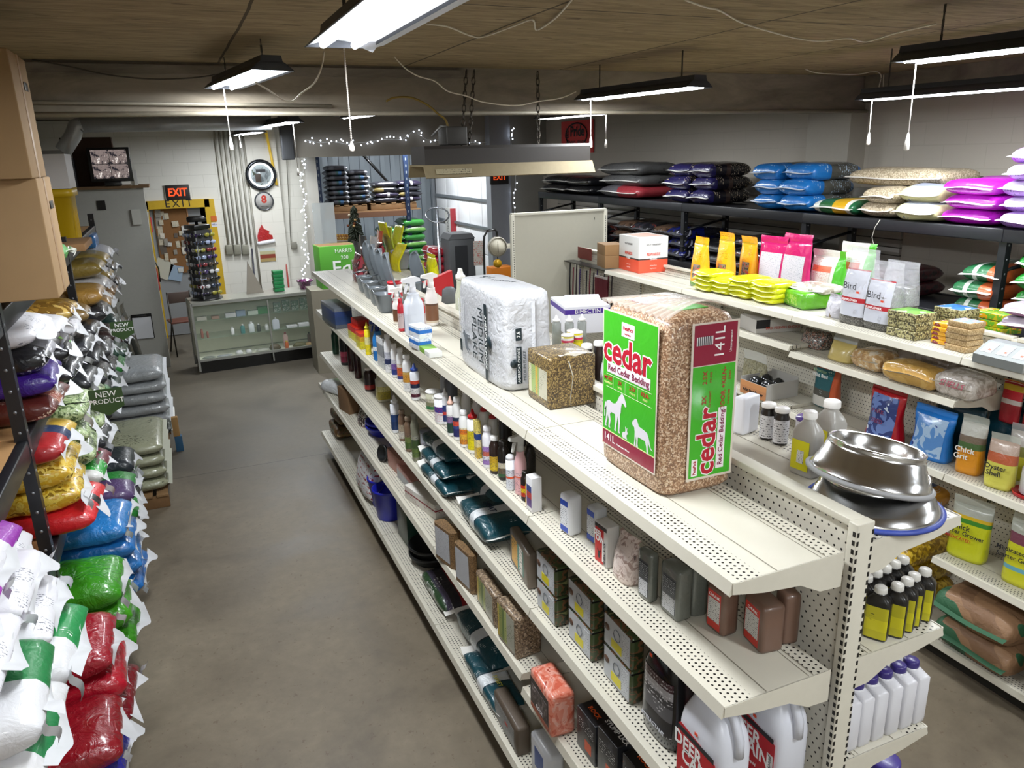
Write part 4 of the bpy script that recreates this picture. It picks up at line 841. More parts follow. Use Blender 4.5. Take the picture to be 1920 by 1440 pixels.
# ================================================================ third level
z = Z3
for lb, u, v, tp, wp, k in [
 ('green glass bottle at the far end of the third level', 626, 665, (620, 617), 13, dict(body='#16402c', cap='#1a3a2a')),
 ('black bottle with crimson label on the third level', 643, 686, (636, 622), 19, dict(body='#211d1f', cap='#1b181a', lab=LB('#8c2440', (.4, '#c9506a'), (.7, '#211d1f')))),
 ('red clear bottle, first of the two beside the black bottle', 656, 697, (652, 636), 14, dict(body='#7d2f3a', cap='#5c2028', alpha=.85)),
 ('red clear bottle, second one, nearer the brown jug', 668, 711, (665, 648), 14, dict(body='#7d2f3a', cap='#5c2028', alpha=.85)),
 ('dark brown jug with a white cap on the third level', 688, 735, (680, 690), 20, dict(body='#2d1613', cap='#e8e4e0', lab=LB('#b0332a', (.4, '#2d1613')))),
 ('narrow dark red bottle behind the brown jug', 698, 728, (696, 690), 11, dict(body='#3a1613', cap='#4a1c18')),
 ('yellow-labelled pale flat jug beyond the white curved bottle', 712, 755, (706, 700), 26, dict(body='#cfcbb8', cap='#d8c22a', lab=LB('#b9a63c', (.6, '#d9cf8a')), n=4)),
 ('white curved bottle with a navy label on the third level', 738, 813, (733, 742), 17, dict(body='#e6e8ee', cap='#eff1f4', lab=LB('#1f3a6a', (.5, '#27457c'), (.9, '#e6e8ee')), n=2.5, top='cone')),
 ('brown jug of liquid beside the white curved bottle', 752, 828, (748, 770), 16, dict(body='#7a5f4c', cap='#a08a78', lab=LB('#d8d2c6', (.5, '#b9a890')))),
 ('brown squat jug with a green field label', 764, 848, (762, 782), 17, dict(body='#7d6450', cap='#9a8672', lab=LB('#4f6a2c', (.4, '#7c8c4a'), (.75, '#8a6f58')))),
 ('tall greenish pouch-like bottle beside the striped can', 777, 866, (775, 775), 16, dict(body='#8a8a78', cap='#8d8c7e', lab=LB('#6a8040', (.4, '#4a6030'), (.8, '#a8a694')))),
 ('white can with dark stripes at the end of the far group', 796, 870, (800, 806), 25, dict(body='#b9bec8', cap='#7f8590', lab=LB('#b9bec8', (.12, '#2a3350'), (.2, '#b9bec8'), (.8, '#2a3350'), (.88, '#c9ced8')), top='flat', name='can', cat='can'))]:
    pbottle(lb, u, v, tp, wp, z, **k)
# teal meat-meal sacks lying along the shelf, white seam tapes
tealm = bands('x', [(0, '#12444f'), (.34, '#12303c'), (.36, '#d9dde0'), (.52, '#12303c'), (.54, '#11404a'), (1, '#0f3944')], .28, .35, .5, 14, ('#c9d3d6', 'x', .62), 70)
dkm = film('#131416', .3, .4, .4)
def teal(lb, u, v, zz, L, W, T, rz, seed, x=None, dz=0):
    p = at(u, v, 'z', zz); x = p.x if x is None else x
    return sack('feed_sack', lb, 'feed sack', (x, p.y, zz + dz), L, W, T, tealm, rz, seed, flaps=2, flen=.05, droop=-.4, group=None)
s_ = teal('teal sack with a white band, lowest of the three stacked on the third level', 838, 905, z, .46, .24, .07, PI / 2 + .02, 1, .13)
teal('teal sack with a white band, middle of the three stacked on the third level', 842, 895, z, .46, .24, .07, PI / 2 - .02, 2, .15, .068)
teal('teal sack with a white band, top of the three stacked on the third level', 846, 885, z, .46, .22, .08, PI / 2 + .03, 3, .18, .136)
t_ = teal('large teal sack with white tapes lying in front of the brown teal-label block', 925, 985, z, .44, .25, .10, PI / 2 - .04, 5, .15)
text('MEAT', .05, INKN, t_, (.01, .02, .104), (0, 0, PI), thick=.001)
teal('teal sack pushed to the back of the shelf under the bottle row', 900, 950, z, .42, .2, .12, PI / 2, 6, .27)
tl = bands('y', [(0, '#1c6a58'), (.1, '#e8e4da'), (.35, '#2a8a78'), (.5, '#e0a51f'), (1, '#d9981c')], .4, .15, .03, 16, ('#1a4a3c', 'z', .45), 60)
brick('brown feed block with a teal and yellow label on the third level', (956, 1050), (990, 1107), (1009, 1104), z, (955, 987), plain('#73675a', .5, 0, .2, .05, .05, 8), tl, bev=.012, lz=(.14, .88), lu=(.12, .78))
camo = blotch(['#3d4a2b', '#6d4a30', '#26301c', '#7a7d50'], 22, .35, .4, .8, .1, (0, .42, .52, .64))
def camobox(lb, L, N, Rt, zz, h, dz=0):
    c, d, w_, ang = base3(L, N, Rt, zz); o = carton('mineral_tub', lb, 'box', c + Vector((0, 0, dz)), (d, w_, h), camo, ang, .012); dm = (d, w_, h)
    decal(o, 'w', dm, .04, .94, .06, .95, plain('#b9bcc0', .4)); decal(o, 'w', dm, .3, .66, .14, .4, plain('#d8cb1c', .4), off=.0008); decal(o, 'w', dm, .68, .9, .12, .85, printed('#c9ccd0', '#5c6066', 'z', 150, .3), off=.0008)
    q = B(); q.tube([(0, .022 * math.cos(a * PI / 6), .022 * math.sin(a * PI / 6)) for a in range(13)], .0012, 4); q.out('ring_mark', plain('#5a5f66', .5), o, (-d / 2 - .002, .0, h * .62)); q = B(); q.loft([(0, .014, .018), (.0008, .014, .018)], 14, M=Matrix.Translation((-d / 2 - .002, w_ * .36, h * .6)) @ Matrix.Rotation(PI / 2, 4, 'Y')); q.out('brown_mark', plain('#5a3f30', .5), o)
    q = B(); q.box((0, 0, 0), (d * 1.004, w_ * 1.004, .006)); q.out('lid_seam', M_blk(), o, (0, 0, h - .012))
    return o
for i, (L, N, Rt) in enumerate((((1008, 1134), (1042, 1178), (1066, 1170)), ((1066, 1192), (1109, 1244), (1133, 1236)), ((1131, 1262), (1182, 1325), (1206, 1317)))):
    nm = ('nearest the teal-label block', 'in the middle pair', 'beside the black jug')[i]
    camobox('lower camouflage tub with a grey and yellow label, ' + nm, L, N, Rt, z, .135); camobox('upper camouflage tub with a grey and yellow label, ' + nm, L, N, Rt, z, .13, .1355)
camobox('camouflage tub in the dark behind the middle pair', (1110, 1150), (1140, 1190), (1160, 1186), z, .2)
# jugs
def deerjug(lb, x, y, s=1, shade=0):
    t = thing('gallon_jug', lb, 'jug', (x, y, z)); b = B(); b.m(plain('#d5d7e0', .35, 0, .15)); rx, ry = .062 * s, .098 * s
    b.loft([(0, rx * .92, ry * .95, 4), (.01, rx, ry, 4), (.20 * s, rx, ry, 4), (.24 * s, rx * .98, ry * .93, 3.4), (.285 * s, rx * .75, ry * .72, 3), (.31 * s, rx * .5, ry * .42, 2.4, 0, .02), (.318 * s, .024, .024, 2, 0, .02), (.33 * s, .024, .024, 2, 0, .02)], 32); b.out('body', None, t)
    b = B(); b.tube([(.0, -.03 * s, .318 * s), (.0, -.075 * s, .30 * s), (.0, -.098 * s, .25 * s), (.0, -.1 * s, .2 * s)], .014 * s, 8); b.out('handle', plain('#cdcfd8', .35, 0, .15), t)
    B().loft([(.325 * s, .028, .028), (.35 * s, .028, .028), (.353 * s, .025, .025)], 20).out('cap', M_blk(), t, (0, .02, 0))
    q = B(); rr = [(-.08, .025), (-.08, .195), (-.07, .205), (.02, .195), (.085, .18), (.085, .025)]; q.prism([(a * s, c * s) for a, c in rr], .0008, Matrix(((0, 0, -1, -rx - .0005), (-1, 0, 0, 0), (0, 1, 0, 0), (0, 0, 0, 1)))); q.out('label', plain('#b81f2a', .4), t)
    q = B(); q.box((0, 0, 0), (.0008, .158 * s, .016)); q.out('dark_strip', INK, t, (-rx - .002, 0, .187 * s))
    text('DEER', .062 * s, INKW, t, (-rx - .0025, .032 * s, .148 * s), R_W, bold=.02, sx=.85); text('CAIN', .062 * s, INKW, t, (-rx - .0025, -.006 * s, .108 * s), R_W, bold=.02, sx=.85); text('READY-TO-USE', .015 * s, INK, t, (-rx - .0025, -.07 * s, .085 * s), vert(R_W, PI / 2))
    q = B(); q.box((0, 0, 0), (.0008, .024 * s, .11 * s)); q.out('white_strip', plain('#d9d6d4', .4), t, (-rx - .0015, -.07 * s, .085 * s)); text('mineral liquid', .014 * s, INKW, t, (-rx - .0025, .02, .06 * s), R_W)
    q = B(); q.box((0, 0, 0), (.0008, .014, .01)); q.out('price_sticker', plain('#e8502c', .5), t, (-rx - .001, -.0, .215 * s)); return t
deerjug('white jug with a red DEER CAIN label at the front of the third level', .085, .135, 1.04)
deerjug('white jug with a red DEER CAIN label standing behind, close to the back panel', .285, .125, 1.04)
t = thing('gallon_jug', 'black jug with a dark photographic label on the third level', 'jug', at(1243, 1412, 'z', z) + Vector((.07, .07, 0)))
b = B(); b.m(plain('#121214', .22, 0, .4)); b.loft([(0, .055, .085, 3.4), (.01, .06, .092, 3.4), (.06, .062, .094, 3.6), (.25, .058, .09, 3.4), (.30, .046, .07, 3), (.32, .032, .045, 2.4), (.33, .03, .03), (.35, .03, .03)], 30); b.out('body', None, t)
q = B(); q.loft([(.05, .0635, .0955, 3.6), (.245, .0595, .0915, 3.5)], 20, PI * .72, PI * 1.28, cap=False); q.out('label', bands('z', [(0, '#26262a'), (.3, '#5a5a5e'), (.55, '#3a3a3e'), (.7, '#a9a7ab'), (.85, '#3d1f2a')], .3, .3, .02, 16, ('#d9d9dc', 'z', .5), 70), t)
text('ATTRACTANT', .02, plain('#c9cbd2', .4), t, (-.066, 0, .06), R_W, bold=.02); q = B(); q.box((0, 0, 0), (.001, .014, .012)); q.out('price_sticker', plain('#e8502c', .5), t, (-.058, .03, .29))
# ================================================================ fourth level and base deck
z = Z4
wr = printed('#c3c6cc', '#5d6068', 'z', 120, .3)
for L, N, Rt, tp, lb in (((816, 1042), (850, 1070), (868, 1062), (816, 976), 'brown notched feed block with a white label, first on the fourth level'), ((853, 1084), (886, 1117), (900, 1112), (853, 1014), 'brown notched feed block with a white label, second on the fourth level')):
    brick(lb, L, N, Rt, z, tp, grains(['#6a5034', '#7c6040', '#59432b', '#8a6c48'], 260, .5, .3, .15), wr, ch=.018, lz=(.1, .92), lu=(.05, .84))
hay = grains(['#6d5843', '#8f7a62', '#4f4032', '#a8947c', '#7a654d'], 170, .5, .35, .4)
sl = bands('y', [(0, '#a9aa9c'), (.45, '#a9b36a'), (.6, '#5f7a3c'), (.72, '#8f9a50'), (.9, '#c9b04a')], .35, .3, .05, 16, ('#4c5a34', 'z', .5), 80)
brick('seed block in clear film with a green picture label, farther one', (898, 1124), (928, 1180), (946, 1172), z, (898, 1066), hay, sl, bev=.014, lz=(.1, .88), lu=(.08, .9))
brick('seed block in clear film with a green picture label, nearer one', (932, 1193), (969, 1239), (1017, 1224), z, (932, 1119), hay, sl, bev=.014, lz=(.1, .9), lu=(.06, .9))
z = .64
sal = blotch(['#c9604a', '#d9806a', '#e0a090', '#b04a38'], 9, .28, .5, 3, .35, (0, .42, .55, .68))
o, dm = brick('salmon-pink wrapped block with a black label, beside the black boxes', (992, 1325), (1033, 1388), (1082, 1378), z, (991, 1250), sal, None, bev=.018)
decal(o, 'w', dm, .04, .9, .1, .84, plain('#2b2526', .35)); decal(o, 'w', dm, .1, .84, .28, .7, blotch(['#2b2526', '#574c4c', '#8d8282'], 30, .4, .1), off=.0008); decal(o, 'w', dm, .05, .89, .1, .2, plain('#9a5038', .4), off=.0008)
text('ROCK', .12 * dm[2], plain('#cfc9c9', .5), o, (-dm[0] / 2 - .003, 0, dm[2] * .3), R_W, bold=.02)
bb = blotch(['#1c1d20', '#232428', '#37383d', '#c2501e'], 12, .35, .2, 1, 0, (0, .45, .56, .7))
xs = [(1080, 1395, 1115, 1440, 1150, 1432, 1079, 1322), (1118, 1445, 1155, 1490, 1196, 1480, 1116, 1362), (1165, 1500, 1210, 1560, 1250, 1545, 1164, 1412)]
for i, (a, b_, c_, d_, e, g_, h_, k) in enumerate(xs):
    o, dm = brick(('black carton with orange flame print, first in the row', 'black carton with a white-lettered top, second in the row', 'black carton with an orange mark, third, cut off by the photo')[i], (a, b_), (c_, d_), (e, g_), z, (h_, k), bb, None, name='carton', cat='box', bev=.003)
    decal(o, 't', dm, .04, .96, .04, .96, plain('#151517', .3, 0, .2)); text(('ROCK', 'STUMP LICK', 'ROCK')[i], .026, plain('#d6d4d2', .4) if i == 1 else plain('#d85a22', .4), o, (0, .0, dm[2] + .0015), (0, 0, -PI / 2), bold=.02)
    decal(o, 'w', dm, .1, .9, .55, .8, printed('#1c1d20', '#c9c9c9', 'z', 90, .2)); decal(o, 'w', dm, .45, .8, .15, .4, plain('#c24a1e', .4))
# fourth level, far part
z = Z4
sack('roll', 'white wrapped roll lying across the far end of the fourth level', 'bag', at(618, 742, 'z', z) + Vector((.1, .05, 0)), .34, .16, .12, film('#dadde0', .3, .3, .6), PI / 2 + .5, 21, flen=.02)
brick('brown paper carton beside the white roll on the fourth level', (641, 765), (655, 778), (668, 770), z, (641, 722), M_card('#75583c'), None, name='carton', cat='box', bev=.003)
pouch('treat_bag', 'red, white and black striped bag on the fourth level', 'bag', at(668, 800, 'z', z) + Vector((.07, .03, 0)), .17, .09, .13, blotch(['#3a2a28', '#c9c4bc', '#8c2c2a'], 16, .4, .2), seed=3)
def bucket(lb, loc, r0, r1, h, col, rim=.006, name='bucket', handle=True, rz=0, cat='bucket', mt=None):
    mt = mt or plain(col, .4, 0, .15); t = thing(name, lb, cat, loc, rz)
    lathe('body', [(.002, .003), (r0 * .96, 0), (r0, .006), (r1, h - .02), (r1 + rim, h - .018), (r1 + rim, h), (r1 - .003, h), (r0 - .004, .008), (.002, .008)], mt, t)
    if handle: B().tube([(0, -r1 * 1.05, h - .02), (-.03, -r1 * .8, h - .05), (-r1 * .95, 0, h - .06), (-.03, r1 * .8, h - .05), (0, r1 * 1.05, h - .02)], .0025, 6).out('wire_handle', plain('#8d9094', .3, .8), t)
    return t
blu = '#1a22a6'
p = at(700, 822, 'z', z); bucket('round blue plastic pan, nearer one on the fourth level', p + Vector((.12, .08, 0)), .115, .15, .08, blu, handle=False, name='feed_pan', cat='pan'); bucket('round blue plastic pan nested in the other one', p + Vector((.125, .085, .035)), .115, .152, .08, '#2129b4', handle=False, name='feed_pan', cat='pan')
bucket('blue pan standing further back on the fourth level', p + Vector((.18, -.24, 0)), .11, .13, .13, blu, handle=False, name='feed_pan', cat='pan')
bk = bucket('small black bowl tipped on its side beside the blue pans', at(716, 866, 'z', z) + Vector((.05, .02, .055)), .035, .055, .05, '#16181a', handle=False, name='bowl', cat='bowl'); bk.rotation_euler = (0, -1.35, .3)
brick('pinkish carton on the fourth level, right of the black bowl', (735, 870), (752, 897), (764, 890), z, (733, 838), plain('#b07c70', .5), None, name='carton', cat='box', bev=.002)
brick('grey and pink carton next to the pinkish one', (752, 892), (773, 928), (790, 920), z, (752, 868), LB('#9a9ea4', (.7, '#c08a80')), None, name='carton', cat='box', bev=.002)
brick('low white carton with a dark red stripe on the fourth level', (772, 930), (817, 975), (828, 962), z, (772, 905), bands('z', [(0, '#d8d4cc'), (.52, '#8c2430'), (.62, '#d8d4cc')], .5, 0, .02, ink=('#8c3a40', 'z', .5), isc=90), None, name='carton', cat='box', bev=.002)
# base deck
z = Z5
brn = blotch(['#5c4126', '#6d5130', '#3f4a22', '#8a7040'], 10, .5, .15, 1.5, .5)
p = at(620, 815, 'z', z); sack('feed_sack', 'brown feed sack lowest at the far end of the base shelf', 'feed sack', (.17, p.y, z), .42, .3, .12, brn, PI / 2, 31, flap='#a58a60'); sack('feed_sack', 'brown feed sack on top at the far end of the base shelf', 'feed sack', (.19, p.y + .02, z + .12), .42, .28, .12, brn, PI / 2 + .05, 32, flap='#a58a60')
sack('feed_sack', 'white sack with dark red lettering standing on edge on the base shelf', 'feed sack', (.10, at(672, 930, 'z', z).y, z + .16), .5, .30, .13, bands('y', [(0, '#d3d3d4'), (.3, '#d9d9da')], .3, .3, .6, 14, ('#9c1f2a', 'y', .30), 26), 0, 33, rot=(PI / 2 - .25, 0, -PI / 2))
p = at(722, 980, 'z', z)
for k in range(3):
    bucket(('nearest blue bucket on the base shelf', 'middle blue bucket on the base shelf, lid askew', 'farthest blue bucket on the base shelf')[k], (.075 + .02 * k, p.y + .09 + .24 * k, z), .10, .125, .24 - .01 * k, blu, handle=k == 0)
brick('dark green carton standing beside the blue bucket', (750, 1000), (766, 1028), (790, 1018), z, (740, 905), LB('#1d3a2c', (.5, '#24442f'), (.8, '#172c22')), None, name='carton', cat='box', bev=.003)
p = at(778, 1065, 'z', z)
for k in range(2): bucket(('black rubber feed pan at the bottom', 'black rubber feed pan on top')[k], p + Vector((.15, .06, .055 * k)), .13, .16, .075, '#131416', handle=False, name='feed_pan', cat='pan', mt=plain('#141516', .55, 0, 0))
sack('feed_sack', 'white, red and black sack lying near the black pans', 'feed sack', (.16, at(822, 1130, 'z', z).y + .05, z), .46, .32, .10, bands('y', [(0, '#b4231f'), (.25, '#dcdadb'), (.5, '#8c2024'), (.62, '#24222c'), (.8, '#5a5470'), (.9, '#2c4a2c')], .3, .35, .4, 14, ('#e6e6e6', 'y', .6), 50), PI / 2, 35)
s_ = teal('big teal sack on the base shelf under the notched blocks', 880, 1225, z, .55, .3, .13, PI / 2 - .02, 36, .19)
s2 = teal('narrow teal sack with yellow SWEET CORN lettering at the base shelf front', 905, 1290, z, .5, .16, .07, PI / 2 - .02, 37, .045)
text('SWEET CORN', .03, plain('#d9d24a', .5), s2, (-.12, .0, .076), (0, 0, PI))
o, dm = brick('tall dark brown feed block with a grey label on the base shelf', (926, 1340), (970, 1421), (997, 1413), z, (924, 1291), plain('#564a3e', .5, 0, .2, .08, .08, 10), None, bev=.016)
decal(o, 'w', dm, .08, .88, .12, .8, printed('#8a8c8c', '#55585a', 'z', 110, .4)); decal(o, 'w', dm, .5, .62, .48, .56, plain('#b0423a', .5), off=.001)
o, dm = brick('white pack at the bottom of the photo on the base shelf, blue mark', (994, 1440), (1030, 1500), (1060, 1490), z, (994, 1368), plain('#c6c8cc', .35, 0, .2), None, bev=.02)
decal(o, 'w', dm, .25, .7, .3, .8, plain('#2b4a8c', .4))
# ================================================================ far side of the centre run
z = 1.803
o, dm = brick('white carton with a purple band standing behind the white bale', (1042, 604), (1060, 628), (1128, 616), z, (1042, 556), plain('#dfdfe6', .45), None, name='carton', cat='box', bev=.003)
for f_ in 'ws': decal(o, f_, dm, 0, 1, .72, .9, plain('#4b2f93', .4))
text('BIMECTIN', .035, INKW, o, (0, -dm[1] / 2 - .002, dm[2] * .81), R_S); q = B(); q.prism([(-dm[0] * .5, 0), (dm[0] * .5, 0), (dm[0] * .46, .03), (-dm[0] * .3, .035)], .004, Matrix(((1, 0, 0, 0), (0, .6, 1, 0), (0, 1, 0, dm[2]), (0, 0, 0, 1)))); q.out('flap', plain('#ecebee', .5), o)
sq = None
for k, (u, v) in enumerate(((1053, 652), (1077, 652), (1101, 650))):
    lb = ('clear squeeze bottle with a long white nozzle, nearest the white bale', 'clear squeeze bottle with a long white nozzle, middle of three', 'clear squeeze bottle with a long white nozzle, right of three')[k]
    p = at(u, v, 'z', z) + Vector((.0, .06, 0))
    if not sq:
        sq = bottle(lb, p, .05, .05, .17, body='#c6cac6', cap='#f0efec', lab=None, top='cone', alpha=.6, name='squeeze_bottle', group='nozzle bottles behind the yellow cans')
    else: dup(sq, p, 0, lb)
cn = bands('z', [(0, '#d8c91c'), (.55, '#b8aa1c'), (.7, '#c22a50'), (.85, '#e6dcd8')], .3, .2, .02, 16, ('#3d4a8c', 'z', .5), 90); c0 = None
for k, (u, v) in enumerate(((1066, 664), (1098, 656), (1127, 648))):
    lb = ('yellow can with a pinkish white lid, left and nearest', 'yellow can with a pink rim and white lid, middle one', 'yellow can with a pink rim and white lid, right and farthest')[k]; p = at(u, v, 'z', z) + Vector((.01, .03, 0)); p.x = min(p.x, .75)
    if not c0: c0 = bottle(lb, p, .066, .066, .10, body='#cbbd1e', cap='#ece6e2', lab=cn, top='flat', l0=.02, l1=.96, name='can', cat='can', group='yellow supplement cans')
    else: dup(c0, p, .5 * k, lb)
d0 = None
for k, (u, v) in enumerate(((1093, 722), (1116, 716), (1141, 706))):
    lb = ('dark brown bottle with a white cap behind the seed cube', 'dark brown bottle with a white cap, middle of three behind the seed cube', 'dark brown bottle with a white cap, nearest the cedar bale')[k]; p = at(u, v, 'z', z) + Vector((.03, .02, 0))
    if not d0: d0 = bottle(lb, p, .062, .062, .185, body='#2a1d1a', cap='#ebe8e4', lab=None, neck=.36, sh=.62, group='brown bottles behind the seed cube')
    else: dup(d0, p, 0, lb)
o = pouch('bag', 'white bag with green print wedged between the brown bottles and the cedar bale', 'bag', at(1135, 735, 'z', z) + Vector((.05, .02, 0)), .15, .09, .17, bands('z', [(0, '#d9dce2'), (.75, '#3f8a4c'), (.85, '#dfe2e6')], .35, .3, .5, 16, ('#8a95b0', 'z', .55), 70), seed=9)
glb = None
for k, (u, v, tp) in enumerate(((832, 600, 508), (846, 600, 505), (858, 596, 512))):
    lb = ('glass calf feeding bottle with a white top, left of the white bale', 'glass calf feeding bottle with a white top, middle of three', 'glass calf feeding bottle with a white top, touching the white bale')[k]; p = at(u, v, 'z', z) + Vector((.04, .03, 0)); p.x = max(p.x, .5)
    if not glb:
        glb = thing('feeding_bottle', lb, 'bottle', p, 0, 'glass feeding bottles beside the white bale'); b = B(); b.m(clear((.85, .86, .78), .55, .08, .05)); b.loft([(0, .03, .03), (.01, .036, .036), (.15, .036, .036), (.19, .024, .024), (.23, .022, .022), (.25, .026, .026)], 20); b.out('body', None, glb)
        B().loft([(.25, .028, .028), (.275, .028, .028), (.28, .018, .018), (.31, .01, .01), (.315, .012, .012)], 14).out('teat', plain('#ece9e2', .4), glb)
    else: dup(glb, p, 0, lb)
# right of the cedar bale
o, dm = brick('white square jug right of the cedar bale, front one', (1372, 812), (1392, 818), (1417, 806), z, (1380, 742), plain('#dcdde4', .35, 0, .1), None, name='jug', cat='jug', bev=.01)
o2 = dup(o, o.location + Vector((.0, .13, 0)), None, 'white square jug with a purple cap, behind the front one'); q = B(); q.cyl((0, 0, dm[2] + .012), .016, .024); q.out('cap', plain('#5a3a9c', .4, 0, .1), o2)
lw = printed('#d3d3d6', '#3b3b40', 'z', 110, .3); bd = None
for k, (u, v) in enumerate(((1440, 828), (1465, 838))):
    lb = ('dark bottle with a white label and white cap, left of the pair', 'dark bottle with a white label and white cap, right of the pair')[k]; p = at(u, v, 'z', z) + Vector((.02, .03, 0))
    if not bd: bd = bottle(lb, p, .054, .054, .135, body='#1f1a18', cap='#e4e2de', lab=lw, neck=.42, l0=.08, l1=.85, group='dark bottles with white labels')
    else: dup(bd, p, .4, lb)
bottle('white tub with a purple lid behind the grey jugs', at(1508, 856, 'z', z) + Vector((.03, .03, 0)), .075, .075, .13, body='#dcdce2', cap='#5b3f9e', lab=None, top='flat', name='tub', cat='tub')
def hdpe(lb, L, N, Rt, top, labm, body='#a9a6a0', cap='#e9e6e2'):
    c, d, w_, ang = base3(L, N, Rt, z); h = .215
    t = bottle(lb, c, w_, d, h, body=body, cap=cap, lab=None, n=6, sh=.66, neck=.34, name='jug', cat='jug', rz=ang)
    q = B(); q.box((0, 0, 0), (.0008, w_ * .72, h * .46), bev=.0003); lo = q.out('label', plain('#e3dc12', .4), t, (-d / 2 - .002, .004, h * .33)); q = B(); q.box((0, 0, 0), (.0008, w_ * .28, h * .2)); q.out('barcode_label', printed('#e9e9e4', '#2f2f30', 'y', 190, .1), lo, (-.001, -.002, -.005)); return t
hdpe('grey jug with a yellow label, front one beside the steel bowls', (1477, 884), (1521, 901), (1541, 893), 777, None)
hdpe('grey jug with a yellow label, behind the front one', (1518, 858), (1553, 877), (1577, 868), 770, None)
# stainless bowls
st = plain('#dcdcdb', .2, 1); st2 = plain('#a9a9aa', .22, 1)
def dogbowl(lb, loc, ring, rot=None, s=1):
    t = thing('steel_bowl', lb, 'bowl', loc, 0, None, rot)
    lathe('bowl', [(.175 * s, .006), (.18 * s, .012), (.172 * s, .018), (.163 * s, .04), (.16 * s, .0401), (.153 * s, .062), (.150 * s, .0621), (.145 * s, .084), (.142 * s, .0841), (.14 * s, .098), (.142 * s, .104), (.137 * s, .107), (.130 * s, .102), (.122 * s, .07), (.105 * s, .03), (.08 * s, .018), (0.001, .016)], st, t, seg=56)
    lathe('foot_ring', [(.176 * s, 0), (.188 * s, .0), (.190 * s, .009), (.181 * s, .013), (.174 * s, .010), (.176 * s, 0)], plain(ring, .5), t, seg=56); return t
bp = at(1632, 968, 'z', z) + Vector((.0, .045, 0)); bp.x = .628
dogbowl('lower stainless steel dog bowl with a blue rubber ring, under the tilted bowl', (bp.x, bp.y, z + .001), '#35489c')
dogbowl('tilted stainless steel dog bowl stacked on the lower one', (bp.x - .02, bp.y + .01, z + .088), '#8f8f90', rot=(.0, .2, 0), s=.93)
# second level: black bottles with yellow labels
z = 1.436; yl = bands('z', [(0, '#b9b11f'), (.25, '#c9c022'), (.6, '#b3ab24')], .35, .1, .02, 16, ('#3a3a1c', 'z', .55), 90); y0 = None
pts = [(1659, 1205), (1690, 1199), (1708, 1188), (1721, 1178), (1741, 1168), (1632, 1180), (1650, 1170), (1667, 1161), (1684, 1152), (1700, 1143)]
wn = ['front row, nearest the steel upright', 'front row, second from the upright', 'front row, third from the upright', 'front row, fourth from the upright', 'front row, at the shelf edge', 'back row, nearest the upright', 'back row, second from the upright', 'back row, third from the upright', 'back row, fourth from the upright', 'back row, at the shelf edge']
for k, (u, v) in enumerate(pts):
    p = at(u, v, 'z', z) + Vector((.0, .035, 0)); lb = 'black bottle with a yellow label, ' + wn[k]
    if y0 is None: y0 = bottle(lb, p, .068, .048, .165, body='#15120f', cap='#c9c6bf', lab=yl, n=5, neck=.40, sh=.74, l0=.06, l1=.84, rz=.55, capr=.0175, wrap=PI * .55, group='black bottles with yellow labels')
    else: dup(y0, p, .55, lb)
# third level: white jugs with purple caps
z = 1.079; w0 = None; pts = [(1603, 1416), (1629, 1407), (1655, 1396), (1681, 1384), (1706, 1372), (1730, 1362)]
nm = ['nearest the steel upright', 'second from the upright', 'third from the upright', 'fourth from the upright', 'fifth from the upright', 'at the shelf edge']
for k, (u, v) in enumerate(pts):
    p = at(u, v, 'z', z) + Vector((.0, .06, 0)); p.y = .075; lb = 'white flat jug with a purple cap, ' + nm[k]
    if w0 is None: w0 = bottle(lb, p, .115, .05, .2, body='#c9c8cc', cap='#32266c', lab=None, n=7, neck=.5, sh=.82, capr=.023, name='jug', cat='jug', group='white jugs with purple caps')
    else: dup(w0, p, 0, lb)
for k in range(3): carton('carton', 'small white carton behind the purple-capped jugs, ' + ('left', 'middle', 'right')[k], 'box', (.56 + .075 * k, .25 + .02 * k, z), (.05, .06, .14 + .03 * k), plain('#d5d4d8', .5), .1)
z = .62; bottle('cream jug with a purple cap at the bottom shelf end', (.76, .1, z), .14, .11, .27, body='#c9c4ae', cap='#3a2c7c', lab=None, n=3, neck=.4, name='jug', cat='jug'); bottle('cream jug with a purple cap, farther in on the bottom shelf end', (.62, .1, z), .14, .11, .26, body='#b5b09c', cap='#33276c', lab=None, n=3, neck=.4, name='jug', cat='jug')

# ================================================================ right-hand gondola goods
z = 1.75
def gp(u, v, zz=z, x=None):
    p = at(u, v, 'z', zz)
    return p
o, dm = brick('brown carton, lower of two stacked left of the REWARDS box', (1126, 497), (1134, 504), (1161, 500), z, (1126, 474), M_card('#8a6a45'), None, name='carton', cat='box', bev=.002)
carton('carton', 'brown carton, upper of two stacked left of the REWARDS box', 'box', o.location + Vector((0, 0, dm[2])), (dm[0], dm[1], dm[2] * .85), M_card('#927049'), o.rotation_euler.z)
rw = bands('z', [(0, '#e8563a'), (.36, '#3c3432'), (.40, '#e4e2df')], .5, 0, .02)
o, dm = brick('white and orange REWARDS carton on the far end of the bird seed shelf', (1161, 503), (1197, 513), (1249, 508), z, (1160, 439), rw, None, name='carton', cat='box', bev=.002)
for R_, ps, wd_ in ((R_W, (-dm[0] / 2 - .002, 0), dm[1]), (R_S, (0, -dm[1] / 2 - .002), dm[0])):
    pl = lambda zz: (ps[0], ps[1], dm[2] * zz)
    text('REWARDS', .038, plain('#d8452c', .5), o, pl(.51), R_, bold=.02, sx=.8); text('CLASSIC', .02, INKW, o, (ps[0] * 1.008, ps[1] * 1.008, dm[2] * .38), R_, bold=.02); text('WUTTERBERRY', .022, plain('#6c6a6a', .5), o, pl(.78), R_); text('wheat free', .016, plain('#f4d9cf', .5), o, pl(.2), R_); text('dog biscuits', .014, plain('#f4d9cf', .5), o, pl(.12), R_)
decal(o, 't', dm, .1, .9, .1, .9, plain('#d8b2a2', .6))
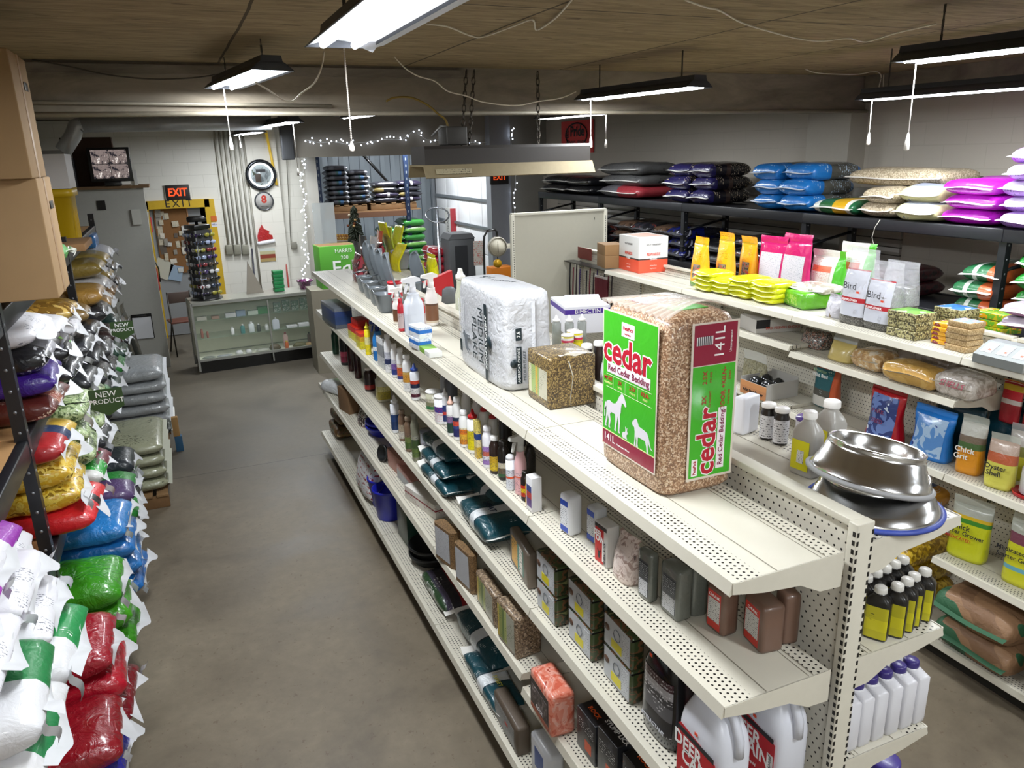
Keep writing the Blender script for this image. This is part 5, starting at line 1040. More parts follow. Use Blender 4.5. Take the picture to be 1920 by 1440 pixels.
yo = bands('z', [(0, '#5c8a2a'), (.13, '#e09a14'), (.3, '#e8a41c'), (.97, '#d98f12')], .25, .4, .35, 16, ('#8a5a10', 'z', .56), 60)
for k, (u, v, tp) in enumerate(((1300, 540, 444), (1342, 540, 436), (1380, 536, 444))):
    p = gp(u, v) + Vector((.09 + .03 * k, .04, 0)); o = pouch('seed_pouch', ('orange-yellow pouch with an animal picture, left of three', 'orange-yellow pouch with an animal picture, middle of three', 'orange-yellow pouch with an animal picture, right of three')[k], 'feed bag', p, .185, .11, ht(u, tp, p.y, z), yo, seed=50 + k, sealh=.16)
    front_panel(o, .27, .13, .33, blotch(['#4f463e', '#8a8278', '#c9453a'], 26, .4, .2), -.3, .15, .22, .55, name='picture')
mg = bands('z', [(0, '#b8175f'), (.06, '#c9c4d0'), (.82, '#bf1a66')], .28, .4, .3, 14, ('#9094a4', 'z', .4), 70)
for k, (u, v, tp) in enumerate(((1420, 548, 444), (1462, 556, 440))):
    p = gp(u, v) + Vector((.24, .12, 0)); o = pouch('seed_pouch', ('magenta pouch with a white back label, left one', 'magenta pouch with a white back label, right one')[k], 'feed bag', p, .29, .1, ht(u, tp, p.y, z), film('#bf1a66', .25, .4), seed=60 + k, sealh=.14)
    front_panel(o, .29, .1, .33, printed('#c9c6d3', '#8a8fa4', 'z', 110, .3), -.4, .36, .05, .84)
lime = film('#d6d81a', .22, .45, .4, 20, .08); limb = blotch(['#d6d81a', '#c9cb16', '#5c5a38'], 26, .25, .4, 1, .4, (0, .5, .74)); k = 0
for c_, (u, v) in enumerate(((1322, 548), (1356, 554), (1394, 562), (1438, 572))):
    p = gp(u, v); col = ('first column from the left', 'second column', 'third column', 'right-hand column')[c_]
    for r_ in range(4 if c_ != 1 else 3):
        sack('seed_pouch', 'lime yellow seed pouch, %s, %s' % (('lowest', 'second from the bottom', 'third up', 'topmost')[r_], col), 'feed bag', (p.x + .12, p.y + .06, z + .036 * r_), .24, .22 if r_ else .2, .05, lime if r_ < 2 else limb, .06 * ((r_ * 7 + c_ * 3) % 3 - 1), 70 + k, '#d9d98a', 1, 'lime yellow seed pouches', flen=.02, droop=.2); k += 1
sack('seed_pouch', 'silvery clear seed pouch lying on the right end of the lime pile', 'feed bag', gp(1500, 578) + Vector((.16, .02, .095)), .22, .3, .06, blotch(['#a9a494', '#d9d6cc', '#c9c23a'], 16, .15, .6, 1, .5, (0, .5, .75)), .1, 95, flen=.02)
o, dm = brick('bright green seed bag lying with its end to the aisle, beside the lime pile', (1466, 565), (1504, 583), (1540, 573), z, (1466, 536), film('#5aa51e', .25, .4, .5), None, name='seed_bag', cat='feed bag', bev=.03)
decal(o, 'w', dm, .15, .8, .2, .8, blotch(['#8fb84a', '#5aa51e', '#b8c98a'], 20, .4, .2), 'picture')
wg = bands('y', [(0, '#4db52a'), (.2, '#dcdcd6'), (1, '#dcdcd6')], .3, .35, .4, 14)
for k, (u, v, tp) in enumerate(((1530, 560, 470), (1572, 566, 457))):
    p = gp(u, v) + Vector((.20 + .05 * k, .1, 0)); h_ = ht(u, tp, p.y, z); o = pouch('seed_pouch', ('white pouch with a green side and orange band, left one', 'white pouch with a green side and orange band, right one')[k], 'feed bag', p, .30, .13, h_, wg, seed=97 + k, sealh=.16)
    front_panel(o, .30, .13, h_, bands('z', [(0, '#d9d4ce'), (.45, '#e26a4a'), (.68, '#d9d9d2')], .4, .2, .02, 16, ('#b0503c', 'z', .5), 90), -.2, .36, .25, .82, name='orange_band')
pouch('seed_bag', 'small white and brown bag slumped left of the BIRD bags', 'feed bag', gp(1560, 598) + Vector((.07, .03, 0)), .15, .1, .15, blotch(['#cfcdd6', '#b9b7c0', '#7a6a54'], 12, .25, .4, 1, .5), seed=101, sealh=.2)
def birdbag(lb, u, v, tp, seed, panel=True, dx=.07):
    p = gp(u, v) + Vector((dx, .05, 0)); p.x = min(p.x, 2.80); h_ = ht(u, tp, p.y, z); d_ = .14; w_ = .22
    t = thing('seed_bag', lb, 'feed bag', p); f = crumple(.006, 8, seed); hs_ = h_ * .62
    b = B(); b.m(grains(['#3a3836', '#54524e', '#6a6862', '#2c2a28', '#7c7a74'], 260, .45, .4, .2)); b.loft([(0, d_ / 2 * .93, w_ / 2 * .95, 3.4), (hs_ * .1, d_ / 2, w_ / 2, 3.4), (hs_ * .8, d_ / 2 * .95, w_ / 2 * .96, 3), (hs_, d_ / 2 * .7, w_ / 2 * .8, 2.6)], 26, fn=lambda q_: q_ + Vector((q_.x, q_.y, 0)).normalized() * f(q_) if q_.xy.length > .005 else q_); b.out('seed_fill', None, t)
    f2 = crumple(.014, 7, seed + 1); b = B(); b.m(clear((.9, .9, .92), .3, .1, .8)); b.loft([(hs_ * .6, d_ / 2 * 1.03, w_ / 2 * 1.03, 3), (hs_, d_ / 2 * .9, w_ / 2 * .98, 2.6), (h_ * .78, d_ / 2 * .6, w_ / 2 * .95, 2.2), (h_ * .92, d_ / 2 * .35, w_ / 2 * .95, 2), (h_, d_ / 2 * .12, w_ / 2 * 1.0, 2)], 26, cap=False, fn=lambda q_: q_ + Vector((q_.x, q_.y, 0)).normalized() * f2(q_)); b.out('clear_top', None, t)
    if panel:
        fp = front_panel(t, w_, d_ * 1.05, h_, bands('z', [(0, '#c9ccd8'), (.30, '#b3202c'), (.40, '#cfd1dc'), (.97, '#b3202c')], .35, .3, .05), -.42, .38, .12, .74, off=.004)
        text('Bird', .06, INK, t, (-d_ / 2 - .014, .012, h_ * .52), R_W, thick=.0002); text('SUNFLOWER', .02, INKW, t, (-d_ / 2 - .014, .005, h_ * .335), R_W, bold=.02); q = B(); q.box((0, 0, 0), (.001, .02, .012)); q.out('price_sticker', plain('#e8502c', .5), t, (-d_ / 2 - .012, -.05, h_ * .45))
        q = B(); q.box((0, 0, 0), (.0008, .022, .02)); q.out('barcode_label', printed('#c9ccd8', '#2a2a30', 'y', 260, .1), t, (-d_ / 2 - .012, -.045, h_ * .2))
birdbag('clear bag of dark seed with a white label handwritten Bird, left one', 1604, 611, 468, 5); birdbag('clear bag of dark seed with a white label handwritten Bird, right one', 1650, 622, 492, 8)
birdbag('clear bag of dark seed without a front label, behind the BIRD bags', 1725, 612, 486, 12, False, .16)
cake = grains(['#6a5f3a', '#8f8a5c', '#3f3a24', '#a39a6a', '#c2bb8c'], 130, .5, .3, .5)
def cakes(base, n, h, d, w_, mat, top, labs, cat='seed cake', nm='seed_cake', ang=0, group=None, rim=None):
    for k in range(n):
        o = carton(nm, labs % (('lowest', 'second from the bottom', 'third up', 'fourth up', 'fifth up')[k] if k < n - 1 else 'topmost'), cat, base + Vector((.004 * ((k * 5) % 3 - 1), .004 * ((k * 7) % 3 - 1), h * k)), (d, w_, h * .97), mat, ang + .04 * ((k * 3) % 3 - 1), .005, group)
        if top is not None and k == n - 1: decal(o, 't', (d, w_, h * .97), .05, .95, .05, .95, top)
p = gp(1712, 638); cakes(p + Vector((.07, .08, 0)), 3, .05, .16, .20, cake, blotch(['#4f9a2a', '#7ab83a', '#d9d4c4'], 14, .3, .3, 1, .1), 'seed cake in clear film, %s, green-topped stack', group='green-topped seed cakes')
cakes(gp(1765, 640) + Vector((.23, .10, 0)), 3, .052, .15, .18, cake, blotch(['#1f62b8', '#3a86d0', '#c9d4dc'], 14, .3, .3, 1, .1), 'seed cake in clear film, %s, blue-topped stack', group='blue-topped seed cakes')
cakes(gp(1760, 646) + Vector((.05, .01, 0)), 5, .024, .09, .10, blotch(['#e0a31c', '#e8b52c', '#8a2f3a', '#e6d0c0'], 26, .25, .4, 1, .4, (0, .45, .55, .66)), None, 'orange-yellow suet pack, %s of the small stack', nm='suet_pack', group='orange suet packs')
cakes(gp(1806, 662) + Vector((.06, .05, 0)), 5, .032, .12, .13, grains(['#b09468', '#a08458', '#c0a67c', '#8f744a'], 200, .45, .4, .2), blotch(['#c9a68c', '#8fa8c9', '#d9c8b8'], 14, .3, .3), 'tan suet cake, %s of the stack left of the grey box', nm='suet_cake', group='tan suet cakes')
cakes(gp(1850, 632) + Vector((.17, .07, 0)), 3, .04, .16, .2, blotch(['#b8b020', '#6aa82c', '#e0a31c', '#d9d4b0'], 16, .25, .4, 1, .3, (0, .4, .55, .66)), None, 'yellow and green pack, %s, behind the tan cakes', nm='suet_pack', group='yellow and green packs')
for k in range(2): sack('seed_bag', ('lilac-white flat bag, lower, at the right end of the top shelf', 'lilac-white flat bag, upper, at the right end of the top shelf')[k], 'feed bag', gp(1900, 660) + Vector((.24, .0, .09 + .072 * k)), .26, .36, .07, bands('z', [(0, '#7a4a6c'), (.45, '#b9aec0')], .25, .4, .5), .1, 120 + k)
t = thing('mouse_trap', 'grey metal multi-catch trap box with two card windows on the right shelf end', 'trap', at(1870, 690, 'z', z) + Vector((.09, .01, 0)), 0); gm2 = plain('#7f8382', .45, .3, 0, .05)
b = B(); b.prism([(-.085, 0), (.09, 0), (.09, .10), (.02, .10), (-.085, .045)], .26, Matrix(((1, 0, 0, 0), (0, 0, 1, -.13), (0, 1, 0, 0), (0, 0, 0, 1)))); b.out('case', gm2, t)
for k in range(3):
    q = B(); q.box((0, 0, 0), (.075, .055, .001)); q.out('card', printed('#d6d6dc', '#4a5070', 'x', 130, .45), t, (-.028, .085 - k * .082, .076), (0, -.49, 0)); q = B(); q.box((0, 0, 0), (.012, .014, .001)); q.out('price_dot', plain('#e8502c', .5), t, (-.042, .075 - k * .082, .0705), (0, -.49, 0))
# level two
z = 1.545
o, dm = brick('white and black counter carton printed BIRD FEEDERS CHOICE under the top shelf', (1402, 612), (1417, 626), (1500, 619), z, (1402, 588), plain('#cfcbc6', .5), None, name='carton', cat='box', bev=.002)
decal(o, 's', dm, .0, .3, .35, 1, INK); text("BIRD FEEDERS CHOICE", .026, plain('#c4452c', .5), o, (.03, -dm[1] / 2 - .002, dm[2] * .35), R_S, bold=.01)
z = 1.51; f_ = dict(flen=.03, droop=-.5)
pouch('seed_bag', 'clear bag of grey and black mixed seed with an orange price dot', 'feed bag', gp(1518, 655, z) + Vector((.09, .03, 0)), .21, .16, .17, grains(['#4a4642', '#7c766e', '#2c2a28', '#a8a096', '#8f5a48'], 170, .4, .5, .3), seed=130, sealh=.3, seal=clear())
pouch('meal_bag', 'clear bag of yellow corn meal with an orange price dot', 'feed bag', gp(1570, 680, z) + Vector((.08, .03, 0)), .2, .14, .16, film('#c9b46c', .3, .5, .25), seed=131, sealh=.28, seal=clear())
sack('nut_bag', 'clear bag of pale peanuts between the corn meal and the long yellow bag', 'feed bag', gp(1625, 697, z) + Vector((.10, .03, 0)), .2, .22, .12, blotch(['#b08a5c', '#c9a878', '#d9cbb4'], 22, .15, .6, 1, .7), 0, 132, **f_)
sack('bread_bag', 'long golden filled clear bag on the second shelf', 'feed bag', gp(1705, 726, z) + Vector((.08, .03, 0)), .17, .34, .12, blotch(['#c49a50', '#d4ac62', '#cfc6ba'], 10, .15, .6, 1, .5, (0, .5, .7)), 0, 133, **f_)
s_ = sack('shell_bag', 'clear white bag handwritten in red, right end of the second shelf', 'feed bag', gp(1795, 752, z) + Vector((.11, .05, 0)), .2, .24, .13, blotch(['#b0a69c', '#c9c0b8', '#d9d2cc'], 30, .15, .6, 1, .6), 0, 134, **f_)
text('SHELLS', .045, plain('#c4506a', .5), s_, (-.105, .0, .075), (PI / 2 - .5, 0, -PI / 2), thick=.0005)
sack('seed_bag', 'clear bag with faint red print behind the golden bag', 'feed bag', gp(1700, 722, z) + Vector((.27, .08, 0)), .18, .36, .17, blotch(['#8f8378', '#a89c90', '#9a5a54'], 12, .15, .6, 1, .5, (0, .55, .72)), 0, 135, **f_)
# level three
z = 1.118
t = thing('display_carton', 'open orange and white counter carton of round wild bird feeders', 'box', at(1455, 752, 'z', z) + Vector((.0, .02, 0))); t.location = at(1420, 748, 'z', z) + Vector((.15, .06, 0)); cm_ = plain('#c98a5c', .6)
b = B(); b.box((-.14, 0, .05), (.004, .27, .10)).box((.14, 0, .07), (.004, .27, .14)); b.m(plain('#b5b2ac', .6)); b.box((0, -.135, .06), (.284, .004, .12)).box((0, .135, .06), (.284, .004, .12)).box((0, 0, .002), (.28, .27, .004)); b.ms = [cm_, b.ms[0]] if False else b.ms; b.out('tray', None, t)
tb = B(); tb.box((0, 0, 0), (.001, .27, .10)); tb.out('printed_front', bands('z', [(0, '#c98a5c'), (.6, '#d4945f')], .6, 0, .02), t, (-.1435, 0, .05)); text('Wild Bird Feeder', .03, INK, t, (-.1455, .0, .035), R_W, bold=.02)
for k in range(4):
    sp = B(); sp.loft([(-.048, .01, .01), (-.03, .038, .038), (0, .048, .048), (.03, .038, .038), (.048, .01, .01)], 20); o = sp.out('bird_feeder', plain('#26282a', .12, 0, .7), None, t.location + Vector((-.08 + .1 * (k % 2), -.07 + .12 * (k // 2), .085))); tag(o, ('round glossy dark feeder in the open carton, front left', 'round glossy dark feeder in the open carton, back left', 'round glossy dark feeder in the open carton, front far', 'round glossy dark feeder in the open carton, back far')[k], 'bird feeder')
pouch('seed_bag', 'clear bag of pale flakes standing behind the feeder carton', 'feed bag', t.location + Vector((.06, .22, 0)), .24, .1, .26, blotch(['#8f8a6c', '#a8a388', '#77735c'], 30, .2, .5, 1, .4), seed=140, sealh=.3, seal=clear())
tb_ = bands('z', [(0, '#c9c6c0'), (.25, '#4c4a44'), (.42, '#1f5a63'), (.7, '#27707a'), (.93, '#c2522c')], .25, .4, .3, 16, ('#cfe0e0', 'z', .55), 60)
for k, (u, v, tp, nm_) in enumerate(((1540, 768, 682, 'front'), (1592, 766, 690, 'rear'))):
    p = gp(u, v, z) + Vector((.08 + .06 * k, .04, 0)); h_ = ht(u, tp, p.y, z); o = pouch('seed_pouch', nm_ + ' teal pouch reading Premium Wild Bird with an orange side', 'feed bag', p, .20, .1, h_, bands('y', [(0, '#c4562e'), (.25, '#2a6a72')], .3, .4, .3), seed=141 + k, sealh=.1)
    front_panel(o, .2, .1, h_, tb_, -.3, .46, .03, .9)
    if not k: text('Premium', .032, plain('#9cc4a0', .5), o, (-.062, .015, h_ * .82), R_W, bold=.02); text('Wild Bird', .034, INKW, o, (-.064, .015, h_ * .72), R_W, bold=.02)
def stand(lb, L, Rt, tp, zz, mat, panel, seed, txt=(), dep=.12, hour=.12, pn='feed_pouch', dx=.0, sealm=None, pz=(.08, .8), py=(-.36, .36), lean=0):
    "pouch from the photo positions of the two ends of its base front"
    a, b_ = at(*L, 'z', zz), at(*Rt, 'z', zz); w_ = (a - b_).length; c = (a + b_) / 2; ang = math.atan2((a - b_).y, (a - b_).x) - PI / 2
    c += Vector((math.cos(ang), math.sin(ang), 0)) * (dep / 2 + dx); h_ = ht(tp[0], tp[1], c.y, zz)
    o = pouch(pn, lb, 'feed bag', c, w_, dep, h_, mat, ang, seed, sealh=.14, pin=hour, seal=sealm, lean=lean)
    if panel is not None: front_panel(o, w_ * (1 - hour * .6), dep, h_, panel, *py, *pz)
    for s, sz, mt, yy, zz_ in txt: text(s, sz * h_, mt, o, (-dep / 2 - .018, yy * w_, zz_ * h_), R_W, bold=.015)
    return o
bl = lambda c1, c2, c3: blotch([c1, c2, c3], 9, .25, .4, 1, .25)
z = 1.095
stand('red hourglass-shaped pouch with a blue bird picture', (1612, 816), (1676, 841), (1668, 720), z, film('#b3121f', .22, .5), bl('#6d86c4', '#31407c', '#c9d4e2'), 150, [('PARK', .1, plain('#7a2a5a', .5), 0, .55), ('SEED', .1, plain('#7a2a5a', .5), 0, .38)], .13, .18, lean=-.02)
stand('bright blue pouch with a pale blue bird picture', (1694, 848), (1770, 874), (1760, 762), z, film('#1f7ad0', .22, .5), bl('#5a8fd0', '#a8c6e6', '#2a3f8c'), 151, [], .13, .1)
stand('orange pouch reading Chick Grit with a clear top', (1784, 882), (1832, 896), (1812, 782), z, bands('z', [(0, '#e0941a'), (.5, '#4a6a3a'), (.62, '#7a6a5a'), (.75, '#c9c9c0')], .28, .4, .4), None, 152, [('Chick', .13, INKW, .08, .43), ('Grit', .13, INKW, .2, .31)], .1, .02, sealm=clear((.85, .87, .83), .6))
stand('pale yellow pouch reading Oyster Shell with an orange-pink top', (1837, 908), (1890, 925), (1868, 818), z, bands('z', [(0, '#d9d35a'), (.55, '#c4623c'), (.75, '#c9b0a0')], .28, .4, .4), None, 153, [('Oyster', .13, INK, .02, .42), ('Shell', .13, INK, .06, .3)], .1, .02, sealm=clear((.85, .87, .83), .6))
stand('yellow pouch with a clear top at the back right of the Oyster Shell pouch', (1862, 906), (1915, 920), (1905, 800), z, bands('z', [(0, '#cfca3a'), (.5, '#8a8a4a'), (.7, '#c9c4bc')], .28, .4, .4), None, 154, [], .1, .02, dx=.12, sealm=clear())
for k, (L, Rt, tp) in enumerate((((1700, 850), (1790, 880), (1745, 752)), ((1790, 870), (1860, 895), (1820, 752)))): stand(('dark teal pouch behind the red and blue pouches', 'dark teal pouch behind the orange Chick Grit pouch')[k], L, Rt, tp, z, film('#0f3a48', .25, .5), None, 155 + k, dep=.1, hour=.0, dx=.18)
t = thing('poultry_drinker', 'white plastic drinker jar standing in a red tray, cut by the photo edge', 'drinker', at(1915, 935, 'z', z) + Vector((.08, .0, 0))); lathe('tray', [(.001, .004), (.085, .0), (.092, .02), (.088, .022), (.08, .008), (.001, .01)], plain('#b5121c', .3, 0, .2), t); lathe('jar', [(.055, .012), (.06, .02), (.06, .14), (.05, .17), (.03, .18), (.001, .18)], plain('#d9d9de', .35, 0, .2), t)
# level four, section nearest
z = .6; ygr = film('#cfd01c', .25, .4, .3)
stand('yellow-green pouch reading Chick Starter Grower MEDICATED, front one', (1766, 1035), (1838, 1064), (1815, 938), z, bands('z', [(0, '#ccd01e'), (.68, '#3f8a2a'), (.76, '#d9b41c'), (.82, '#b9bcb0')], .28, .4, .3), None, 160, [('Chick', .12, INK, .1, .56), ('Starter Grower', .1, INK, .02, .46), ('MEDICATED', .07, plain('#c9302c', .5), .12, .36)], .12, .02, sealm=clear((.85, .87, .83), .6))
stand('dark yellow pouch standing behind the Chick Starter pouch', (1800, 1020), (1876, 1048), (1860, 955), z, film('#a8a41c', .28, .4), None, 161, dep=.1, hour=.0, dx=.14)
stand('yellow and blue pouch reading Unmedicated Show Starter Grower at the photo edge', (1868, 1085), (1940, 1115), (1905, 980), z, bands('z', [(0, '#d3d228'), (.25, '#6fb0c4'), (.32, '#d3d228'), (.68, '#7a3f52'), (.85, '#b9bcb0')], .28, .4, .3), None, 162, [('Medicated Show', .09, INK, .0, .52), ('Starter Grower', .09, INK, .0, .42)], .12, .02, sealm=clear((.85, .87, .83), .6))
# sacks low in the middle section
z = .13
corn = grains(['#c9a21c', '#b08a14', '#e0be3c', '#8f6e10'], 60, .4, .5, .5)
for k in range(3): sack('feed_sack', ('yellow whole corn sack in clear film on the base shelf, bottom one', 'yellow whole corn sack in clear film, middle one', 'yellow whole corn sack in clear film, top one')[k], 'feed sack', (2.74, 1.62 + .02 * k, z + .135 * k), .5, .42, .15, corn, .05 * k, 170 + k, flap='#d9b41c', fmat=film('#d9b41c'))
for k, (c1, c2) in enumerate((('#b8b4ac', '#a8542c'), ('#a85a14', '#c9c4bc'), ('#c9c6c0', '#7c2c24'))): sack('feed_sack', ('white and rust striped sack under the shelf behind the black bottles, lowest', 'orange and white sack under the shelf behind the black bottles', 'white and dark red sack on top, behind the black bottles')[k], 'feed sack', (2.76, 2.2 + .04 * k, z + .14 * k), .5, .44, .15, blotch([c1, c2, '#3a3a3c'], 10, .3, .35, 1, .5, (0, .5, .65)), 0, 175 + k)
for k in range(2): sack('feed_sack', ('dark blue and orange sack, lower, between the two shelf sections', 'dark blue and orange sack, upper, below the red pouch')[k], 'feed sack', (2.78, 1.72, z + .46 + .11 * k), .46, .4, .12, bands('y', [(0, '#c98a1c'), (.2, '#22407c')], .28, .4, .4, 14, ('#c9d2e0', 'y', .6), 60), .1, 180 + k)
bg = blotch(['#7a5a40', '#8c6a4c', '#2c5a3c', '#1f4a30'], 3, .6, .05, .4, .6, (0, .4, .54, .66))
for k, (yy, zz) in enumerate(((.98, 0), (1.0, .16), (.42, 0), (.44, .16))): s_ = sack('feed_sack', 'brown paper and green organic feed sack, ' + ('bottom, nearer the corn', 'top, nearer the corn', 'bottom, at the photo edge', 'top, at the photo edge')[k], 'feed sack', (2.72, yy, z + zz), .52, .44, .17, bg, .0, 185 + k, flap='#2f5c40')
# hanging leads on the far end of the right-hand gondola
for k in range(13):
    yy = 5.3 + .075 * k; c_ = ('#2a1c20', '#6c2030', '#1b1b1e', '#8a8278', '#3a2a5c')[k % 5]; L_ = .42 + .1 * ((k * 5) % 3)
    zt = 1.66 - .05 * (k % 2); q = B(); q.tube([(0, 0, 0), (-.008, .004, -L_ * .5), (.0, .01, -L_), (.006, .018, -L_ * .96), (.004, .012, -L_ * .1)], .008, 6)
    o = q.out('dog_lead', plain(c_, .6), None, (2.80, yy, zt)); tag(o, '%s dog lead hanging on the pegboard, %s from the end panel' % (('dark maroon', 'crimson', 'black', 'pale grey', 'purple')[k % 5], ('thirteenth', 'twelfth', 'eleventh', 'tenth', 'ninth', 'eighth', 'seventh', 'sixth', 'fifth', 'fourth', 'third', 'second', 'first')[k]), 'lead', 'dog leads hanging from the pegboard')
for k in range(3): o = pouch('treat_pack', ('red and white striped treat pack hanging on the right pegboard, left', 'red and yellow treat pack hanging on the right pegboard, middle', 'red treat pack hanging on the right pegboard, at the photo edge')[k], 'pet treats', (2.86, 1.22 - .13 * k, 1.36 - .01 * k), .11, .04, .24, bands('z', [(0, '#a3222c'), (.5, '#d9cfc9'), (.62, '#c22a34'), (.85, '#d9b43c')], .3, .3, .3), seed=190 + k)
hb = thing('display_hook', 'black hook bar with a red card carrying the leads on the pegboard', 'hook', (2.90, 5.8, 1.66)); B().box((-.06, 0, 0), (.12, 1.02, .012)).out('bar', M_blk(), hb); B().box((-.005, .25, .1), (.006, .3, .12)).out('red_card', plain('#7c2a22', .5), hb)
q = B()
for k in range(14): q.box((0, (k - 6.5) * .018, 0), (.012, .010, .22 - .0), bev=.003)
o = q.out('lead_bundle', bands('z', [(0, '#6c1f2c'), (.9, '#b9b0ac')], .6, 0, .02), None, (2.74, 5.42, 1.50)); tag(o, 'bundle of striped crimson leads hanging left of the brown cartons', 'lead')
# ================================================================ right wall rack
def pile(uL, uR, n, T, L, mat, desc, cat='feed sack', z0=2.25, v=400, x=4.02, seed=200, flap='#dfddd6', group=None, jit=.02, **k):
    yL, yR = at(uL, v, 'x', x).y, at(uR, v, 'x', x).y; W = abs(yL - yR) * .98; ym = (yL + yR) / 2
    for i in range(n):
        w_ = ('bottom', 'second from the bottom', 'third up', 'fourth up', 'fifth up', 'sixth up')[i] if i < n - 1 else 'top'
        sack('feed_sack', desc % w_, cat, (x + L / 2 + jit * ((i * 5 + seed) % 3 - 1), ym + jit * ((i * 7 + seed) % 3 - 1) * .7, z0 + T * .9 * i), L, W, T, mat[i % len(mat)] if isinstance(mat, list) else mat, 0, seed + i, flap, 1, group, flen=.04, droop=.2, **k)
blk = film('#141417', .28, .4, .4); greyb = bands('z', [(0, '#4b4b4b'), (1, '#5a5a5a')], .4, .2, .4, 14, ('#15161c', 'y', .5), 30)
pile(1016, 1062, 2, .125, .62, blk, 'shiny black sack, %s of the first stack at the far rack end', v=352, seed=201)
pile(1062, 1106, 2, .125, .62, blk, 'shiny black sack, %s of the second stack from the far rack end', v=355, seed=205)
pile(1122, 1196, 3, .15, .62, [bands('y', [(0, '#8c2c34'), (.5, '#56555a')], .35, .25, .4), greyb, greyb], 'grey sack with dark lettering, %s of the stack of three', v=372, seed=210)
o_ = None
pur = bands('x', [(0, '#1f1b48'), (.14, '#15131c'), (.4, '#3a2c28'), (.5, '#141318')], .25, .45, .4, 14, ('#a89a84', 'x', .55), 40)
pile(1245, 1287, 3, .15, .55, pur, 'dark blue-black sack, %s of the left stack of the dark pair', v=378, seed=220)
pile(1290, 1330, 3, .15, .55, pur, 'dark blue-black sack, %s of the right stack of the dark pair', v=382, seed=225)
blu_ = bands('x', [(0, '#1c6ab0'), (.3, '#1a62a6'), (.36, '#4a4a44'), (.9, '#1c5a96')], .28, .4, .35, 14, ('#a9bccf', 'x', .55), 40)
pile(1407, 1455, 3, .15, .58, blu_, 'bright blue sack, %s of the left blue stack', v=392, seed=230, flap='#e6e8ec')
pile(1458, 1514, 3, .15, .58, blu_, 'bright blue sack, %s of the right blue stack', v=396, seed=235, flap='#e6e8ec')
pile(1520, 1600, 1, .13, .5, bands('y', [(0, '#1f5a38'), (.12, '#d9d6c8'), (.2, '#c79a1c'), (.5, '#2a5c34'), (.8, '#d3d6cc')], .3, .4, .3), 'green, white and golden sack lying alone at the %s', v=402, seed=240)
tan = grains(['#9a8c74', '#b0a28a', '#8a7c64', '#c2b69e'], 120, .45, .4, .3)
pile(1607, 1668, 2, .125, .55, tan, 'tan see-through pellet sack, %s of the tan stack', v=412, seed=245, flap='#cfcac0')
sack('feed_sack', 'long tan pellet sack lying across the tan and cream stacks', 'feed sack', (4.42, at(1690, 400, 'x', 4.3).y + .05, 2.25 + .24), .45, .95, .14, tan, 0, 250, '#d0cbc2')
crm = bands('z', [(0, '#bdb98a'), (.55, '#c9c69a'), (.85, '#8a90a0')], .4, .2, .3, 14, ('#5c6480', 'y', .6), 30)
pile(1672, 1752, 2, .14, .55, crm, 'cream sack with a grey top print, %s of two', v=418, seed=255, flap='#dcdad4')
mag = bands('x', [(0, '#b01cb4'), (.5, '#a31aa8'), (.9, '#7c1a80')], .28, .4, .35, 14, ('#7a1080', 'y', .6), 50)
pile(1757, 1858, 3, .115, .55, mag, 'bright magenta sack, %s of three', v=426, seed=260, flap='#e0d9e0')
lav = bands('z', [(0, '#9a6cc0'), (.4, '#cfc6dc'), (.8, '#a884c9')], .3, .35, .35, 14, ('#5a3a7c', 'y', .6), 50)
pile(1864, 1975, 5, .115, .55, lav, 'lavender and white sack, %s of the stack at the photo edge', v=436, seed=270, flap='#e9e4ee')
# middle and lower levels of the rack
dkr = blotch(['#17171a', '#24242a', '#5c2a24', '#8a8a90'], 9, .2, .5, 1, .5, (0, .5, .62, .72)); brd = blotch(['#2a1f1a', '#4a382c', '#181614', '#8f8a84'], 9, .2, .5, 1, .6, (0, .4, .6, .72)); nvy = blotch(['#141c5c', '#1b1b24', '#9a9aa8'], 8, .2, .5, 1, .6, (0, .5, .7))
lowp = [(1020, 1060, 2, blk, 'black sack, %s, middle level at the far end of the rack'), (1070, 1110, 2, dkr, 'black and rust sack, %s, middle level beside the far post'), (1150, 1180, 3, brd, 'dark brown sack, %s, middle level behind the end panel'), (1182, 1214, 3, dkr, 'dark silvery sack, %s, middle level above the REWARDS carton'), (1216, 1246, 3, brd, 'brown-black sack, %s, middle level right of the silvery ones'), (1248, 1282, 3, nvy, 'navy foil sack, %s, middle level left of the post'), (1296, 1360, 2, blk, 'black sack, %s, middle level right of the post'), (1366, 1455, 3, dkr, 'black and red sack, %s, middle level behind the magenta pouches'), (1600, 1690, 2, blotch(['#2a1216', '#3c161c', '#171418'], 9, .3, .4), 'dark maroon sack, %s, middle level behind the clear bags')]
for a, b_, n, m_, d_ in lowp: pile(a, b_, n, .125, .58, m_, d_, z0=1.62, v=480, seed=300 + a, flap='#3a3a3e')
og = bands('y', [(0, '#b8562c'), (.38, '#1f5a34'), (.42, '#1f5a34')], .3, .4, .3); og2 = bands('z', [(0, '#1c5230'), (.45, '#cfd2cc'), (.85, '#7aa82c')], .3, .4, .2)
pile(1790, 1870, 3, .13, .55, bands('y', [(0, '#b8562c'), (.36, '#24603a'), (.6, '#c9cfc8'), (.7, '#24603a')], .3, .4, .3, 14), 'green, white and orange sack, %s, middle level near the right post', z0=1.62, v=530, seed=340)
pile(1900, 1990, 4, .13, .55, film('#1f7a2a', .25, .4), 'bright green sack, %s, right of the last post', z0=1.62, v=530, seed=350)
t = thing('twine', 'white string dangling from the rack shelf edge under the tan sacks', 'string', at(1650, 412, 'x', 4.0)); B().tube([(0, 0, 0), (-.012, .03, -.06), (-.01, .05, -.14), (-.004, .03, -.2), (0, -.01, -.22)], .003, 5).out('strand', plain('#b9b4a8', .7), t)
